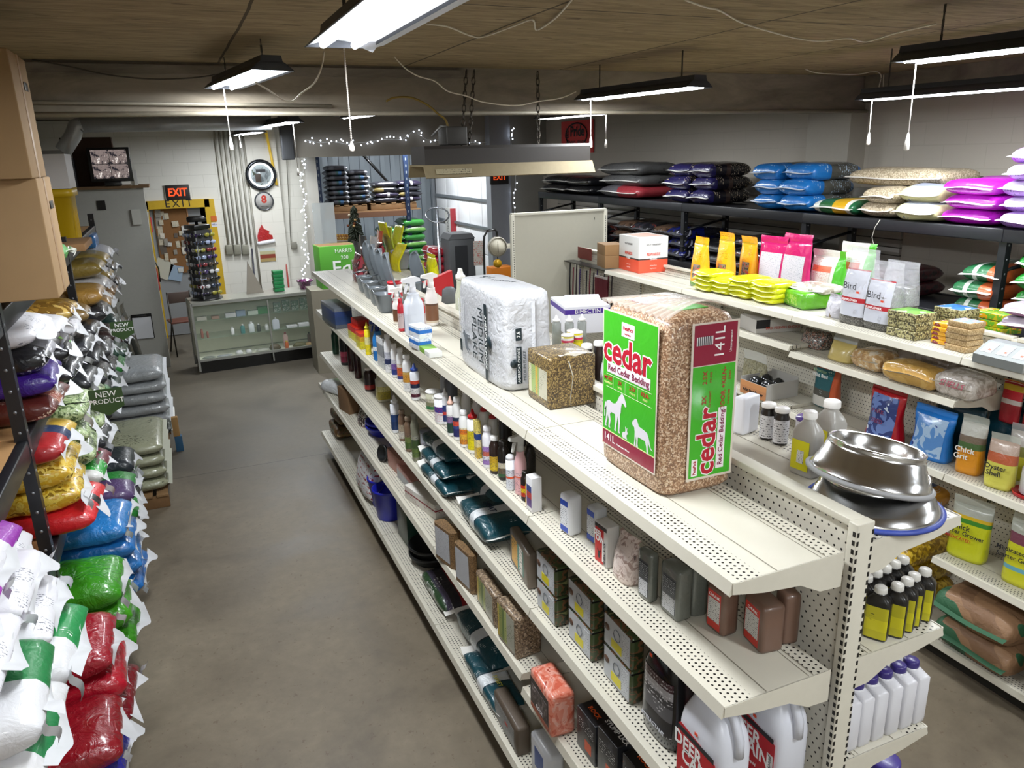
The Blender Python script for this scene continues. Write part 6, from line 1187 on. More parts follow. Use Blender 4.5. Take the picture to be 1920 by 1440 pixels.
# red round-logo banner on the right wall beyond the beam
y0_, y1_ = at(1053, 240, 'x', 5.07).y, at(1112, 240, 'x', 5.07).y
zt, zb = 3.30, at(1105, 286, 'x', 5.07).z; ym, zm = (y0_ + y1_) / 2, (zt + zb) / 2
bn = B().box((0, 0, 0), (.02, abs(y0_ - y1_), zt - zb)).out('banner', plain('#d84846', .7), None, (5.075, ym, zm)); tag(bn, 'square red fabric banner with a black circle reading Pride dog food', 'banner')
q = B(); R_b = abs(y0_ - y1_) * .34
q.tube([(0, R_b * math.cos(a * PI / 16), (zt - zb) * .36 * math.sin(a * PI / 16)) for a in range(33)], .012, 4); q.out('ring', INK, bn, (-.018, 0, .03)); text('Pride', R_b * .62, INK, bn, (-.016, -.03, .08), R_W, bold=.03); text('DOG   FOOD', R_b * .26, INK, bn, (-.016, -.03, -.10), R_W, bold=.02); text('SHELL', R_b * .3, INK, bn, (-.016, R_b * .82, .03), vert(R_W, PI / 2), bold=.02)
# tube heater hanging under the beam
ht_ = thing('tube_heater', 'long dark radiant heater with a tan reflector hanging on chains from the beam', 'heater', (1.21, 4.28, 0)); X0, X1 = -.66, .67
b = B(); b.m(plain('#2b2724', .5, .2, 0, .08)); b.prism([(-.16, 2.88), (.16, 2.88), (.17, 2.86), (.17, 2.752), (-.17, 2.752), (-.17, 2.86)], X1 - X0, Matrix(((0, 0, 1, X0), (1, 0, 0, 0), (0, 1, 0, 0), (0, 0, 0, 1)))); b.out('case', None, ht_)
b = B(); b.m(plain('#6f6348', .75, 0, 0, .12, 0, 30)); b.prism([(-.175, 2.752), (.175, 2.752), (.225, 2.665), (.218, 2.66), (.165, 2.742), (-.165, 2.742), (-.218, 2.66), (-.225, 2.665)], X1 - X0 + .03, Matrix(((0, 0, 1, X0 - .015), (1, 0, 0, 0), (0, 1, 0, 0), (0, 0, 0, 1)))); b.out('reflector', None, ht_)
B().box((0, 0, 0), (.27, .001, .04)).out('rating_plate', printed('#8d846a', '#3a3428', 'z', 60, .3), ht_, (X0 + .2, -.207, 2.705), (-.52, 0, 0))
def chain(parent, p, q_, name='chain', r=.0045, link=.045, mat=None):
    p, q_ = Vector(p), Vector(q_); n = max(2, int((q_ - p).length / link)); b = B(); b.m(mat or plain('#4a443c', .5, .7)); d = (q_ - p) / n; up = d.normalized(); sd = up.cross(Vector((0, 1, 0))).normalized(); s2 = up.cross(sd)
    for k in range(n):
        c = p + d * (k + .5); a = sd if k % 2 else s2; hl = d.length * .62; w_ = link * .3
        b.tube([c + up * (hl * math.cos(t_ * PI / 4)) + a * (w_ * math.sin(t_ * PI / 4)) for t_ in range(9)], r, 5)
    return b.out(name, None, parent)
for x_ in (X0 + .34, X0 + .40, X1 - .36): chain(ht_, (x_, 0, 2.88), (x_ + (.0 if x_ > 0 else .06), -.0, 3.40))
b = B(); b.box((X0 + .28, .02, 2.95), (.16, .2, .13), bev=.01); b.out('burner_box', plain('#3a3835', .5, .3), ht_)
B().tube([(X0 + .3, .0, 3.0), (X0 + .18, -.02, 3.02), (X0 + .12, .02, 2.95)], .01, 6).out('gas_hose', plain('#8f8f8d', .4, .5), ht_)
# cords on the ceiling
def cord(lb, pts, r=.0045, col='#cfc8b8', pln=('z', 3.425)):
    P_ = [at(u, v, *(pl[0] if pl else pln)) for u, v, *pl in pts]; n = len(P_); out = []
    for i in range(n - 1):
        a, b_, c, d = P_[max(i - 1, 0)], P_[i], P_[i + 1], P_[min(i + 2, n - 1)]
        for k in range(6):
            t_ = k / 6; out.append(.5 * ((2 * b_) + (c - a) * t_ + (2 * a - 5 * b_ + 4 * c - d) * t_ ** 2 + (3 * b_ - a - 3 * c + d) * t_ ** 3))
    out.append(P_[-1]); o = B().tube(out, r, 6).out('power_cord', plain(col, .6)); return tag(o, lb, 'cord')
cord('white cord stapled in waves across the ceiling at the upper right', [(1285, 0), (1325, 14), (1350, 20), (1390, 42), (1440, 58), (1495, 72), (1540, 77), (1590, 72), (1625, 78), (1680, 62), (1755, 45)])
Yc = ('y', 4.2)
cord('white cord with a plug at the ceiling, sagging to the pilaster corner', [(1481, 98), (1484, 110), (1520, 134), (1570, 139), (1610, 139), (1640, 134), (1652, 142), (1648, 165), (1655, 168), (1657, 140)], pln=('y', 4.1))
cord('white cord sagging from the ceiling plug to the beam light', [(731, 84), (735, 100), (760, 128), (785, 143), (815, 152), (840, 171), (875, 180), (905, 191), (965, 198), (1010, 190), (1050, 184), (1080, 172)], pln=('y', 3.95))
cord('white cord looping from the near light down to the end-on light', [(608, 96), (603, 125), (590, 155), (565, 175), (548, 190), (530, 187), (505, 170), (478, 154)], pln=('y', 3.1))
cord('thin cord running along the ceiling behind the near light', [(800, 45), (840, 50), (880, 66), (905, 69), (960, 50), (998, 37), (1006, 56), (1040, 35), (1072, 0)])
cord('dark cable drooping along the left of the beam', [(60, 112), (130, 125), (200, 140), (280, 148), (350, 147), (400, 141), (440, 133)], pln=('y', 4.42), col='#3c352c', r=.005)
cord('yellow extension cord arching over the beam to the heater', [(724, 190), (740, 183), (770, 183), (800, 196), (822, 214), (836, 226), (842, 250), (845, 268)], pln=('y', 4.36), col='#7c6420', r=.008)
# ================================================================ left rack
rnd = random.Random(11)
leaf = blotch(['#4a5f35', '#9db07c', '#c3cfa6', '#39482a'], 22, .4, .25, 2.2, .5, (0, .46, .58, .68))
whp = bands('z', [(0, '#cfcdd2'), (.5, '#dcdbe0')], .5, .15, .3, 12, ('#6a6c78', 'y', .58), 60)
def lsack(desc, y, z, W, T, mat, nose=-1.70, L=.72, seed=0, flap='#cdced1', rz=PI, group=None, **k):
    return sack('feed_sack', desc, 'feed sack', (nose - L / 2, y, z), L, W, T, mat, rz, seed, flap, 1, group, flen=.05, droop=.8, curl=True, **k)
foil = lambda c: film(c, .2, .5, .8, 12, .12)
LS = [ # (description, y, level z, width, [(T, material, words, nose)...] bottom to top)
 (.98, 1.0, .50, [(.15, bands('y', [(0, '#d7d6d8'), (.3, '#1f7a44'), (.8, '#d7d6d8')], .4, .25, .4), 'white sack with a green panel at the lower left edge of the photo', -1.66), (.15, bands('y', [(0, '#1c7a40'), (.55, '#d9d9dc')], .4, .25, .4), 'green and white sack lying under the white and purple sacks', -1.66), (.14, whp, 'white sack with small grey print at the left photo edge', -1.74), (.14, bands('y', [(0, '#a32cb0'), (.3, '#d6d5da')], .45, .2, .4), 'white sack with a bright purple corner at the left photo edge', -1.78)]),
 (1.50, 1.0, .50, [(.15, bands('y', [(0, '#1f8a48'), (.5, '#1f8a48'), (.62, '#d9d9dc')], .4, .25, .4, 12, ('#e9e9e9', 'y', .62), 60), 'green and white sack nearest the front black post, lowest', -1.64), (.13, whp, 'crumpled white printed sack above the green one, beside the front post', -1.70), (.14, whp, 'white sack second from the top beside the front post', -1.74), (.14, bands('y', [(0, '#8f2ca0'), (.4, '#d6d5da')], .45, .2, .4), 'white sack with a purple panel, topmost beside the front post', -1.80)]),
 (2.02, 1.0, .42, [(.15, film('#d3d2d4', .4, .2, .5), 'plain white sack just left of the front post', -1.84), (.14, whp, 'white sack with barcode print just left of the front post', -1.86)]),
 (1.75, .24, .42, [(.14, foil('#2a2a9c'), 'shiny indigo sack at the bottom left of the aisle', -1.60), (.14, foil('#8c1420'), 'dark red foil sack under the bright red one', -1.60)]),
 (2.2, .24, .44, [(.15, foil('#7c1220'), 'dark crimson foil sack, lowest by the front post', -1.58), (.16, foil('#b5182c'), 'glossy red foil sack bulging beside the front post', -1.60), (.15, foil('#a31c2c'), 'glossy red foil sack on top beside the front post', -1.63)]),
 (2.75, .24, .46, [(.15, foil('#3a8c1c'), 'shiny green foil sack with white tapes, bottom', -1.58), (.15, foil('#46a01f'), 'shiny green foil sack, middle', -1.60), (.15, foil('#3f981f'), 'shiny green foil sack, top, below the long red sack', -1.62)]),
 (3.35, .24, .50, [(.13, foil('#1f6ab4'), 'shiny sky blue sack, lowest of the blue pile', -1.56), (.13, foil('#2a7ac4'), 'shiny sky blue sack, second in the blue pile', -1.57), (.13, foil('#2372bc'), 'shiny sky blue sack, third in the blue pile', -1.58), (.13, foil('#2e80c8'), 'shiny sky blue sack on top of the blue pile', -1.60)]),
 (4.0, .24, .46, [(.15, film('#3a3c40', .35, .3), 'dark grey sack low in the second bay', -1.62), (.15, bands('y', [(0, '#6a5a7c'), (.4, '#2f9a3a')], .35, .3, .4), 'green and mauve sack low in the second bay', -1.60), (.14, bands('y', [(0, '#2f8f3c'), (.5, '#5a4470')], .35, .3, .4), 'mauve and green sack low beside the plum one', -1.60)]),
 (4.5, .24, .42, [(.15, film('#4a4c50', .35, .3), 'grey sack at the foot of the second black post', -1.62), (.15, bands('y', [(0, '#2c6a34'), (.5, '#6a5a80')], .35, .3, .4), 'green sack with a mauve shoulder beside the second post', -1.62), (.15, film('#2c3238', .3, .4), 'slate grey sack with white tapes beside the second post', -1.62)]),
 (2.78, 1.0, .50, [(.13, bands('y', [(0, '#8c1f28'), (.1, '#d3242a'), (.45, '#1b1517'), (.6, '#d3242a')], .3, .35, .4), 'bright red sack with a broad black stripe right of the front post', -1.66), (.13, blotch(['#c49a20', '#d9bc4a', '#8a6a1c'], 24, .25, .4, 1, .5), 'glossy yellow sack with white tapes, lower', -1.72), (.14, blotch(['#cfa528', '#dcc05a', '#8a6a1c'], 24, .25, .4, 1, .5), 'glossy yellow sack with white tapes, upper', -1.73), (.13, bands('y', [(0, '#c9a43a'), (.4, '#2c3a5c'), (.6, '#a8282c')], .3, .35, .3), 'gold, navy and red sack under the leafy green ones', -1.74)]),
 (3.3, 1.0, .48, [(.13, bands('y', [(0, '#6c2c38'), (.5, '#2f9a3a'), (.85, '#d3d3d0')], .35, .3, .4, 12, ('#e9e6e0', 'y', .6), 60), 'plum and green sack with white lettering on the middle level', -1.66), (.14, leaf, 'leaf-patterned pale green sack, lowest of four', -1.70), (.14, leaf, 'leaf-patterned pale green sack, second of four', -1.70), (.13, leaf, 'leaf-patterned pale green sack, third of four', -1.69)]),
 (3.85, 1.0, .48, [(.14, film('#26272b', .3, .35), 'black sack beside the green leafy pile, lower', -1.68), (.14, leaf, 'leaf-patterned green sack in the far column, lower', -1.69), (.14, leaf, 'leaf-patterned green sack in the far column, upper', -1.68), (.13, film('#1f2124', .3, .35), 'black sack on top of the far leafy column', -1.70)]),
 (4.42, 1.0, .46, [(.14, film('#232428', .3, .4), 'black sack beside the second post, bottom', -1.68), (.14, bands('y', [(0, '#2a2b2f'), (.6, '#2f7a34')], .3, .35, .4), 'black and green sack beside the second post', -1.68), (.14, film('#303236', .3, .4), 'charcoal sack beside the second post, third up', -1.68), (.13, film('#232428', .3, .4), 'charcoal sack beside the second post, top', -1.70)]),
 (2.8, 1.6, .50, [(.13, bands('y', [(0, '#5a241c'), (.5, '#8c3a24'), (.7, '#5a241c')], .35, .3, .3, 12, ('#e0c9b0', 'y', .5), 50), 'maroon sack with pale lettering on the upper level', -1.74), (.13, film('#3a1c7c', .25, .45, .5), 'deep purple foil sack on the upper level', -1.74), (.13, bands('y', [(0, '#26262a'), (.3, '#8f8e96'), (.7, '#1c1c20')], .28, .4, .4, 12, ('#e9e9ee', 'x', .5), 30), 'black and silver sack reading STIX on the upper level', -1.74), (.12, whp, 'white sack with three columns of grey print on the upper level', -1.76)]),
 (3.4, 1.6, .48, [(.13, film('#2a2a30', .25, .45), 'glossy black sack under the green-striped one, upper level', -1.72), (.13, bands('y', [(0, '#1b1b1e'), (.4, '#4a9a34'), (.5, '#26272b')], .28, .4, .4, 12, ('#c9d0c4', 'y', .6), 40), 'black sack with a bright green stripe, upper level', -1.74), (.12, film('#d6d5d8', .4, .2, .4), 'white sack under the printed one, middle of the upper level', -1.76)]),
 (4.0, 1.6, .48, [(.13, film('#34353a', .28, .4), 'dark grey sack with white tapes, middle of the upper level', -1.70), (.12, whp, 'white printed sack lying behind the front black post', -1.76), (.12, blotch(['#a37c34', '#7a5a24', '#c9a85c'], 6, .25, .4), 'tan and amber sack on the upper level', -1.76)]),
 (4.48, 1.6, .42, [(.13, film('#2c2c30', .28, .4), 'dark sack with a curled tape at the second post, upper level', -1.70), (.12, film('#7c6238', .28, .4), 'bronze sack at the second post, upper level', -1.74)]),
]
for y, z, W, items in LS:
    zz = z; y = y + .22 if y < 2.38 else 2.66 + (y - 2.38) * 1.1
    for k, (T, m_, lb, nose) in enumerate(items):
        lsack(lb, y + .02 * ((k * 3) % 3 - 1), zz, W, T * 1.02, m_, nose - .045, seed=int(y * 100) + k, rz=PI + .05 * ((k * 5) % 3 - 1)); zz += T * .97
far = [(5.1, 1.6, [('#2b2b2f', 'dark sack past the second post, upper level, lower'), ('#a9803c', 'gold sack past the second post, upper level')]), (5.6, 1.6, [('#a8834c', 'coppery sack on the far upper level, lower'), ('#c2c0c0', 'white sack on the far upper level, upper'), ('#8f7a3a', 'olive gold sack topmost on the far upper level')]),
       (6.15, 1.6, [('#8a6a44', 'brown foil sack on the far upper level'), ('#9c854a', 'gold foil sack on the far upper level, middle'), ('#a8924f', 'bunched gold foil sack on top at the far end')]), (6.7, 1.6, [('#26262a', 'black sack at the far end of the upper level'), ('#33343a', 'charcoal sack at the far end of the upper level'), ('#c9c9cc', 'white sack under the blue pack at the far end')]),
       (5.1, 1.0, [('#1f3a34', 'dark teal sack under the NEW PRODUCT tag'), ('#222226', 'black sack behind the NEW PRODUCT tag'), ('#3a3b40', 'grey sack above the NEW PRODUCT tag')]), (5.65, 1.0, [('#2f8a3c', 'green sack with white tapes in the far bay'), ('#1c4434', 'dark green sack in the far bay'), ('#3c2a28', 'dark brown sack in the far bay')]),
       (6.2, 1.0, [('#23493c', 'bottle green sack in the far bay'), ('#4a2c28', 'rust-brown sack in the far bay'), ('#1f3c38', 'deep teal sack with pale print in the far bay')]), (6.75, 1.0, [('#1c1c20', 'black sack by the last post, lower'), ('#26282c', 'black sack by the last post, upper')]),
       (5.1, .24, [('#3f424a', 'slate sack on the lowest level past the second post'), ('#5a4a70', 'mauve sack on the lowest level past the second post'), ('#2b2d31', 'dark sack with tapes on the lowest level past the second post')]), (5.65, .24, [('#34363a', 'dark grey sack, lowest level, far bay'), ('#2a3c34', 'dark green sack, lowest level, far bay'), ('#303438', 'graphite sack, lowest level, far bay')])]
for y, z, items in far:
    y = 5.35 + (y - 4.82) * 1.08
    if z < .5: continue
    for k, (c_, lb) in enumerate(items): lsack(lb, y, z + .145 * k, .5, .15, film(c_, .28, .4, .6), -1.72 - .01 * k, seed=int(y * 31) + k + 500)
o = carton('blue_pack', 'bright blue plastic pack high up on the far end of the left rack', 'bag', (-2.05, 7.3, 2.04), (.4, .42, .12), film('#2a6fae', .25, .45, .5), 0, .03)
o = sack('feed_sack', 'green and white bag on the rack top beside the cardboard boxes', 'bag', (-1.98, 4.2, 2.22), .4, .4, .14, bands('x', [(0, '#3fa03a'), (.6, '#d6d9d2')], .35, .35, .6), PI, 560, curl=True)
# new product tags
for k, (u, v, x_) in enumerate(((229, 617, -1.62), (200, 750, -1.62))):
    p = at(u, v, 'x', x_); t = B(); s_ = .17 if k else .16; t.prism([(-s_ / 2, -s_ * .25), (0, -s_ * .55), (s_ / 2, -s_ * .25), (s_ / 2, s_ * .38), (-s_ / 2, s_ * .38)], .002, Matrix(((1, 0, 0, 0), (0, 0, 1, 0), (0, 1, 0, 0), (0, 0, 0, 1))))
    o = t.out('shelf_tag', plain('#2f4a1e', .45, 0, .1), None, p, (0, 0, .0)); tag(o, ('green NEW PRODUCT tag, farther one by the grey partition', 'green NEW PRODUCT tag, nearer one on the second bay')[k], 'sign')
    text('NEW', s_ * .27, INKW, o, (0, -.003, s_ * .2), R_S, bold=.01); text('PRODUCT', s_ * .22, INKW, o, (0, -.003, -s_ * .04), R_S, bold=.01); B().rod((0, 0, 0), (-.25, .02, 0), .003).out('tag_arm', M_blk(), o, (0, .003, 0))
# cardboard boxes on the rack top
def bigbox(lb, x0, x1, y0, y1, z0, z1, rz, c='#a3855f'):
    dm = (x1 - x0, y1 - y0, z1 - z0); o = carton('cardboard_box', lb, 'box', ((x0 + x1) / 2, (y0 + y1) / 2, z0), dm, M_card(c), rz, .006)
    q = B(); q.box((0, 0, 0), (.002, .10, .035), bev=.0008); q.out('hand_hole', M_blk(), o, (dm[0] / 2 + .003, .09, dm[2] * .76)); q = B(); q.box((0, 0, 0), (.001, .05, dm[2])); q.out('tape', plain('#b08a62', .3, 0, .3), o, (dm[0] / 2 + .001, 0, dm[2] / 2)); return o
bigbox('large plain cardboard box, lower of two on top of the left rack', -2.36, -1.655, 2.62, 3.06, 2.245, 2.765, .0); bigbox('large plain cardboard box, upper of two on top of the left rack', -2.40, -1.655, 2.52, 2.96, 2.766, 3.27, .0, '#947752')
yb_ = thing('storage_bin', 'tall yellow plastic bin with a rolled rim on the left rack top', 'bin', at(112, 408, 'y', 5.9) , 0); yb_.location = (-2.02, 5.95, 2.215); yl_ = plain('#c7a416', .4, 0, .15)
b = B(); b.m(yl_); b.loft([(0, .14, .16, 8), (.01, .15, .17, 8), (.36, .17, .19, 8), (.361, .19, .21, 8), (.42, .19, .21, 8), (.42, .175, .195, 8), (.4, .16, .18, 8)], 40); b.out('body', None, yb_)
b = B(); [b.box((.155, -.12 + .06 * k, .18), (.02, .012, .34)) for k in range(5)]; b.out('ribs', yl_, yb_)
o = carton('carton', 'white carton with a printed end lying on the yellow bin', 'box', (-2.02, 5.95, 2.637), (.36, .46, .26), plain('#c9c6c4', .55), 0); decal(o, 's', (.36, .46, .26), .35, .6, .1, .3, printed('#c9c6c4', '#3c3c40', 'x', 110, .1)); decal(o, 't', (.36, .46, .26), .1, .9, .1, .9, plain('#3c3a3a', .6))
carton('carton', 'low brown open tray on the rack top in front of the yellow bin', 'box', (-2.0, 5.35, 2.215), (.5, .6, .05), M_card('#8f6a44'), 0)
t = thing('cash_printer', 'dark boxy device with paper on the rack end at the left photo edge', 'device', (-1.97, 1.72, 2.22)); B().box((0, 0, .05), (.2, .3, .1), bev=.01).out('case', plain('#3a3a3b', .4), t); B().box((.02, 0, .112), (.16, .2, .02), bev=.002).out('paper', plain('#d9d8d4', .7), t)
# pallets and stacks at the end of the left aisle
def pallet(lb, c, L, W, rz=0, ends=None):
    t = thing('pallet', lb, 'pallet', c, rz)
    for k in range(5): B().box((-L / 2 + .05 + (L - .1) * k / 4, 0, .11), (.09, W, .018), bev=.002).out('board', plain('#8a6a45', .8, 0, 0, .15), t)
    for k in range(3): B().box((0, -W / 2 + .03 + (W - .06) * k / 2, .05), (L, .045, .098), bev=.002).out('stringer', plain('#7a5a38', .8, 0, 0, .15), t)
    return t
gp_ = film('#a9adb0', .22, .5, .7, 10, .06)
pallet('wooden pallet under the tall stack of grey-white sacks by the partition', (-1.78, 7.35, 0), .62, 1.3)
sack('feed_sack', 'black and white patterned sack at the bottom of the grey-white stack', 'feed sack', (-1.75, 7.3, .12), .62, .9, .13, blotch(['#1f2320', '#2c332c', '#c9cac6'], 5, .35, .35, 1, .4), PI, 600)
for k in range(5): sack('feed_sack', 'glossy grey-white sack, %s of five in the stack by the partition' % ('lowest', 'second', 'third', 'fourth', 'top')[k], 'feed sack', (-1.75, 7.3 - .01 * k, .25 + .115 * k), .62, .88 - .02 * k, .125 if k < 4 else .15, gp_, PI + .04 * (k % 2), 601 + k, '#c4c6c8', 1)
pallet('wooden pallet with a blue end block under the pale green sacks', (-1.78, 5.9, 0), .58, 1.1); carton('block', 'blue painted block at the corner of the stack by the aisle', 'block', (-1.39, 6.75, .0), (.07, .07, .16), plain('#2a5474', .6)); carton('board', 'upright raw wooden board end beside the grey stack', 'board', (-1.40, 6.75, .162), (.06, .06, .2), plain('#a07c4c', .8))
fu = bands('z', [(0, '#8f9078'), (.5, '#a3a58a')], .22, .5, .6, 12, ('#5c5c48', 'y', .55), 30)
for k in range(4):
    s_ = sack('feed_sack', 'pale olive shrink-wrapped sack, %s of the stack nearest the aisle floor joint' % ('bottom', 'second', 'third', 'top')[k], 'feed sack', (-1.76, 5.9, .12 + .105 * k), .56, .95 - .02 * k, .115, fu, PI, 610 + k, '#b5b6a4', 1)
text('MIGHTY FUEL', .07, plain('#4a4a38', .5), s_, (.12, .1, .118), (0, 0, -PI / 2 + PI), thick=.0008)
for k in range(3): o = pouch('seed_bag', ('tall black bag standing against the partition, left', 'tall black bag standing against the partition, middle', 'tall black bag standing against the partition, right')[k], 'bag', (-1.95 + .04 * k, 8.3 + .5 * k, 0), .44, .28, 1.35 - .1 * k, film('#1d1f1c', .28, .4, .5), PI, 620 + k)

# ================================================================ partition, counter and exit wall
pt_ = plain('#a5a59e', .6, 0, 0, .05)
struct(B().box((-2.28, 10.44, 1.245), (1.66, .06, 2.49)).out('wall_partition', pt_)); struct(B().box((-1.48, 10.6, 1.22), (.05, .3, 2.44)).out('wall_partition', pt_))
struct(B().box((-2.25, 10.7, 2.51), (1.75, .7, .035)).out('trim_partition', plain('#6c5336', .7)))
pr_ = thing('clipboard', 'black clipboard with white sheets hanging on the grey partition', 'clipboard', at(268, 612, 'y', 10.40)); B().box((0, -.004, 0), (.26, .006, .35)).out('board', M_blk(), pr_); B().box((0, -.009, -.02), (.235, .003, .30)).out('paper', plain('#d3d5da', .7), pr_); B().box((0, -.014, .15), (.13, .015, .03), bev=.004).out('clip', plain('#3a3a3a', .3, .6), pr_)
for k, (u, v, w_, h_, m_, lb) in enumerate(((190, 385, .10, .12, M_blk(), 'small dark notice high on the grey partition'), (172, 455, .12, .22, printed('#a9a9a4', '#6a6a68', 'z', 90, .3), 'faint paper notice on the grey partition'), (250, 345, .06, .12, plain('#d9d6c9', .5), 'pale box at the top corner of the partition'), (256, 407, .11, .2, plain('#b8b8b0', .5), 'light grey electrical box on the partition edge'))):
    o = B().box((0, 0, 0), (w_, .03 if k > 1 else .004, h_)).out('wall_box' if k > 1 else 'notice', m_, None, at(u, v, 'y', 10.40 if k < 3 else 10.39)); tag(o, lb, 'notice' if k < 2 else 'box')
t = thing('fire_extinguisher', 'red fire extinguisher hanging on the edge of the partition', 'fire extinguisher', at(293, 545, 'y', 10.75) ); B().loft([(0, .05, .05), (.02, .06, .06), (.3, .06, .06), (.36, .03, .03), (.38, .02, .02)], 18).out('cylinder', plain('#a8161c', .3, 0, .3), t); B().box((0, -.062, .17), (.07, .002, .12)).out('label', plain('#d9d4c9', .5), t); B().tube([(0, 0, .4), (.04, -.02, .42), (.075, -.02, .32), (.07, 0, .12)], .01, 6).out('hose', M_blk(), t)
for k, (u, v, w_, h_, c_) in enumerate(((276, 420, .05, .34, '#c9c6bd'), (281, 470, .07, .30, '#d8d5cc'), (287, 505, .08, .22, '#e3e0d8'))): o = B().box((0, 0, 0), (w_, .012, h_)).out('paper_roll', plain(c_, .6), None, at(u, v, 'y', 10.85), (0, .1, 0)); tag(o, 'white papers clipped on the partition edge, %s bunch' % ('top', 'middle', 'bottom')[k], 'paper')
o = B().box((0, 0, 0), (.16, .006, .24)).out('notice', plain('#c9424c', .6), None, at(275, 422, 'y', 12.46)); tag(o, 'red and white notice at the left of the exit opening', 'notice'); text('SALE', .08, INKW, o, (0, -.005, 0), vert(R_S, PI / 2))
# security monitor and clutter on the partition top
t = thing('security_monitor', 'small monitor showing four camera views on top of the partition', 'monitor', at(210, 330, 'y', 10.35)); t.location.z = 2.53
B().box((0, .02, .27), (.50, .05, .43), bev=.01).out('case', M_blk(), t); b = B(); b.m(glow('#a39a92', .9))
for i in range(2):
    for j in range(2):
        s_ = B().box((0, 0, 0), (.205, .003, .175)).out('screen_view', None, t, (-.106 + .212 * i, -.008, .185 + .182 * j)); g = NT('camera_view'); v_ = g.coord(); c_ = g.ramp(g.noise(v_, 14, 4, .7), [(0, '#1c1a20'), (.45, '#6a5f5c'), (.6, '#c9c2bc'), (1, '#f2efec')], 'CONSTANT'); g.t.links.new(c_, g.b.inputs['Emission Color']); g.b.inputs['Emission Strength'].default_value = 1.5; g.done('#111111', .3); s_.data.materials.append(g.m)
b.bm.free(); B().box((0, .05, .03), (.2, .16, .06), bev=.01).out('stand', M_blk(), t)
carton('carton', 'dark brown carton behind the security monitor', 'box', (-2.05, 10.75, 2.53), (.6, .3, .62), M_card('#3f2a1c')); carton('carton', 'black box stacked left of the security monitor', 'box', (-2.42, 10.6, 2.53), (.4, .4, .36), plain('#17171a', .4)); carton('carton', 'large dark carton on the left of the partition top', 'box', (-2.85, 10.6, 2.53), (.45, .5, .55), M_card('#4a3826')); carton('carton', 'flat grey paper box on the black box', 'box', (-2.4, 10.55, 2.892), (.34, .3, .1), plain('#8d8b86', .6))
B_ = thing('socket_strip', 'white power strip leaning at the corner of the partition top', 'power strip', (-1.52, 10.36, 2.53)); B().box((0, 0, .1), (.04, .03, .2)).out('strip', plain('#c9c9c6', .5), B_)
# showcase counter
cz, cd, cl, rzc = .985, .5, 2.35, .085
ct = thing('display_counter', 'glass-fronted display counter with white back, black base and grey metal edges', 'counter', (-1.075, 9.74, 0), rzc)
fr = plain('#a3a49e', .35, .5, 0, .05); b = B(); b.m(fr)
for x_ in (0, cl): 
    for y_ in (0, cd): b.box((x_, y_, cz / 2 + .02), (.028, .028, cz - .04))
for z_ in (.19, cz - .015):
    for y_ in (0, cd): b.box((cl / 2, y_, z_), (cl, .028, .03 if z_ < .5 else .04))
b.box((cl / 2 - .18, .0, cz / 2), (.018, .018, cz - .1)); b.out('frame', None, ct)
B().box((cl / 2, cd / 2 + .03, .085), (cl - .03, cd - .05, .17)).out('base', M_blk(), ct); B().box((cl / 2, cd / 2, .185), (cl - .03, cd - .02, .012)).out('floor_panel', plain('#dcdcc8', .5), ct); B().box((cl / 2, cd - .01, .58), (cl - .03, .008, .78)).out('back_panel', plain('#dcdcc4', .45), ct); B().box((.005, cd / 2, .58), (.006, cd - .03, .78)).out('side_panel', plain('#b5b7a2', .45), ct)
B().box((cl / 2, -.002, .58), (cl - .03, .004, .76)).out('glass_front', glass(), ct); B().box((cl / 2, cd / 2, cz + .002), (cl, cd + .02, .012)).out('top', plain('#9c9c92', .25, .1), ct)
for z_ in (.47, .72): B().box((cl / 2, cd / 2 + .03, z_), (cl - .04, cd - .1, .006)).out('glass_shelf', glass((.6, .75, .65), .22), ct)
CM = Matrix.Translation((-1.075, 9.74, 0)) @ Matrix.Rotation(rzc, 4, 'Z')
def inc(lx, ly, lz): return CM @ Vector((lx, ly, lz))
prim = [(.12, .13, .05, '#c9c4b8', 'cream'), (.3, .1, .04, '#b58f7c', 'tan'), (.5, .14, .06, '#dcdcdc', 'white'), (.64, .12, .08, '#8fa0b8', 'pale blue'), (.8, .14, .06, '#c9d4c4', 'pale green'), (.95, .16, .1, '#3c8a4c', 'green')] 
for i, (lx, w_, h_, c_, cn_) in enumerate(prim): carton('carton', 'small %s packet lying on the upper glass shelf of the counter' % cn_, 'packet', inc(lx, .14, .725), (w_, .08, h_), plain(c_, .5), rzc)
for i in range(9): carton('blister_pack', 'small printed packet leaning on the upper counter shelf, %s of its row' % ('first', 'second', 'third', 'fourth', 'fifth', 'sixth', 'seventh', 'eighth', 'ninth')[i], 'packet', inc(1.15 + .125 * i, .16, .725), (.10, .05, .13 + .02 * (i % 2)), blotch([['#c9cfc8', '#5c7f6c', '#8a9a90'], ['#b8776a', '#c9a890', '#6a4c44']][i > 4], 30, .35, .2), rzc)
mid = [(.1, .035, .035, .13, '#9a5a4c', 'terracotta bottle'), (.17, .03, .03, .09, '#9a5a4c', 'small terracotta bottle'), (.5, .05, .05, .11, '#e3e3e0', 'white tub pair'), (.64, .06, .04, .13, '#3f7f7c', 'teal bottle'), (.76, .08, .05, .15, '#d5dcdc', 'white and black boxed bottle'), (.86, .05, .04, .11, '#3a3c38', 'dark jar'), (.97, .05, .05, .09, '#dcdcda', 'white jar'), (1.1, .10, .03, .17, '#c9cdd6', 'white booklet')]
for lx, w_, d_, h_, c_, cn_ in mid: bottle('%s on the middle glass shelf of the counter' % cn_, inc(lx, .13, .475), w_, d_, h_, body=c_, cap='#d9d9d6' if c_ != '#9a5a4c' else c_, lab=None, name='jar', cat='jar', rz=rzc + PI / 2, n=3)
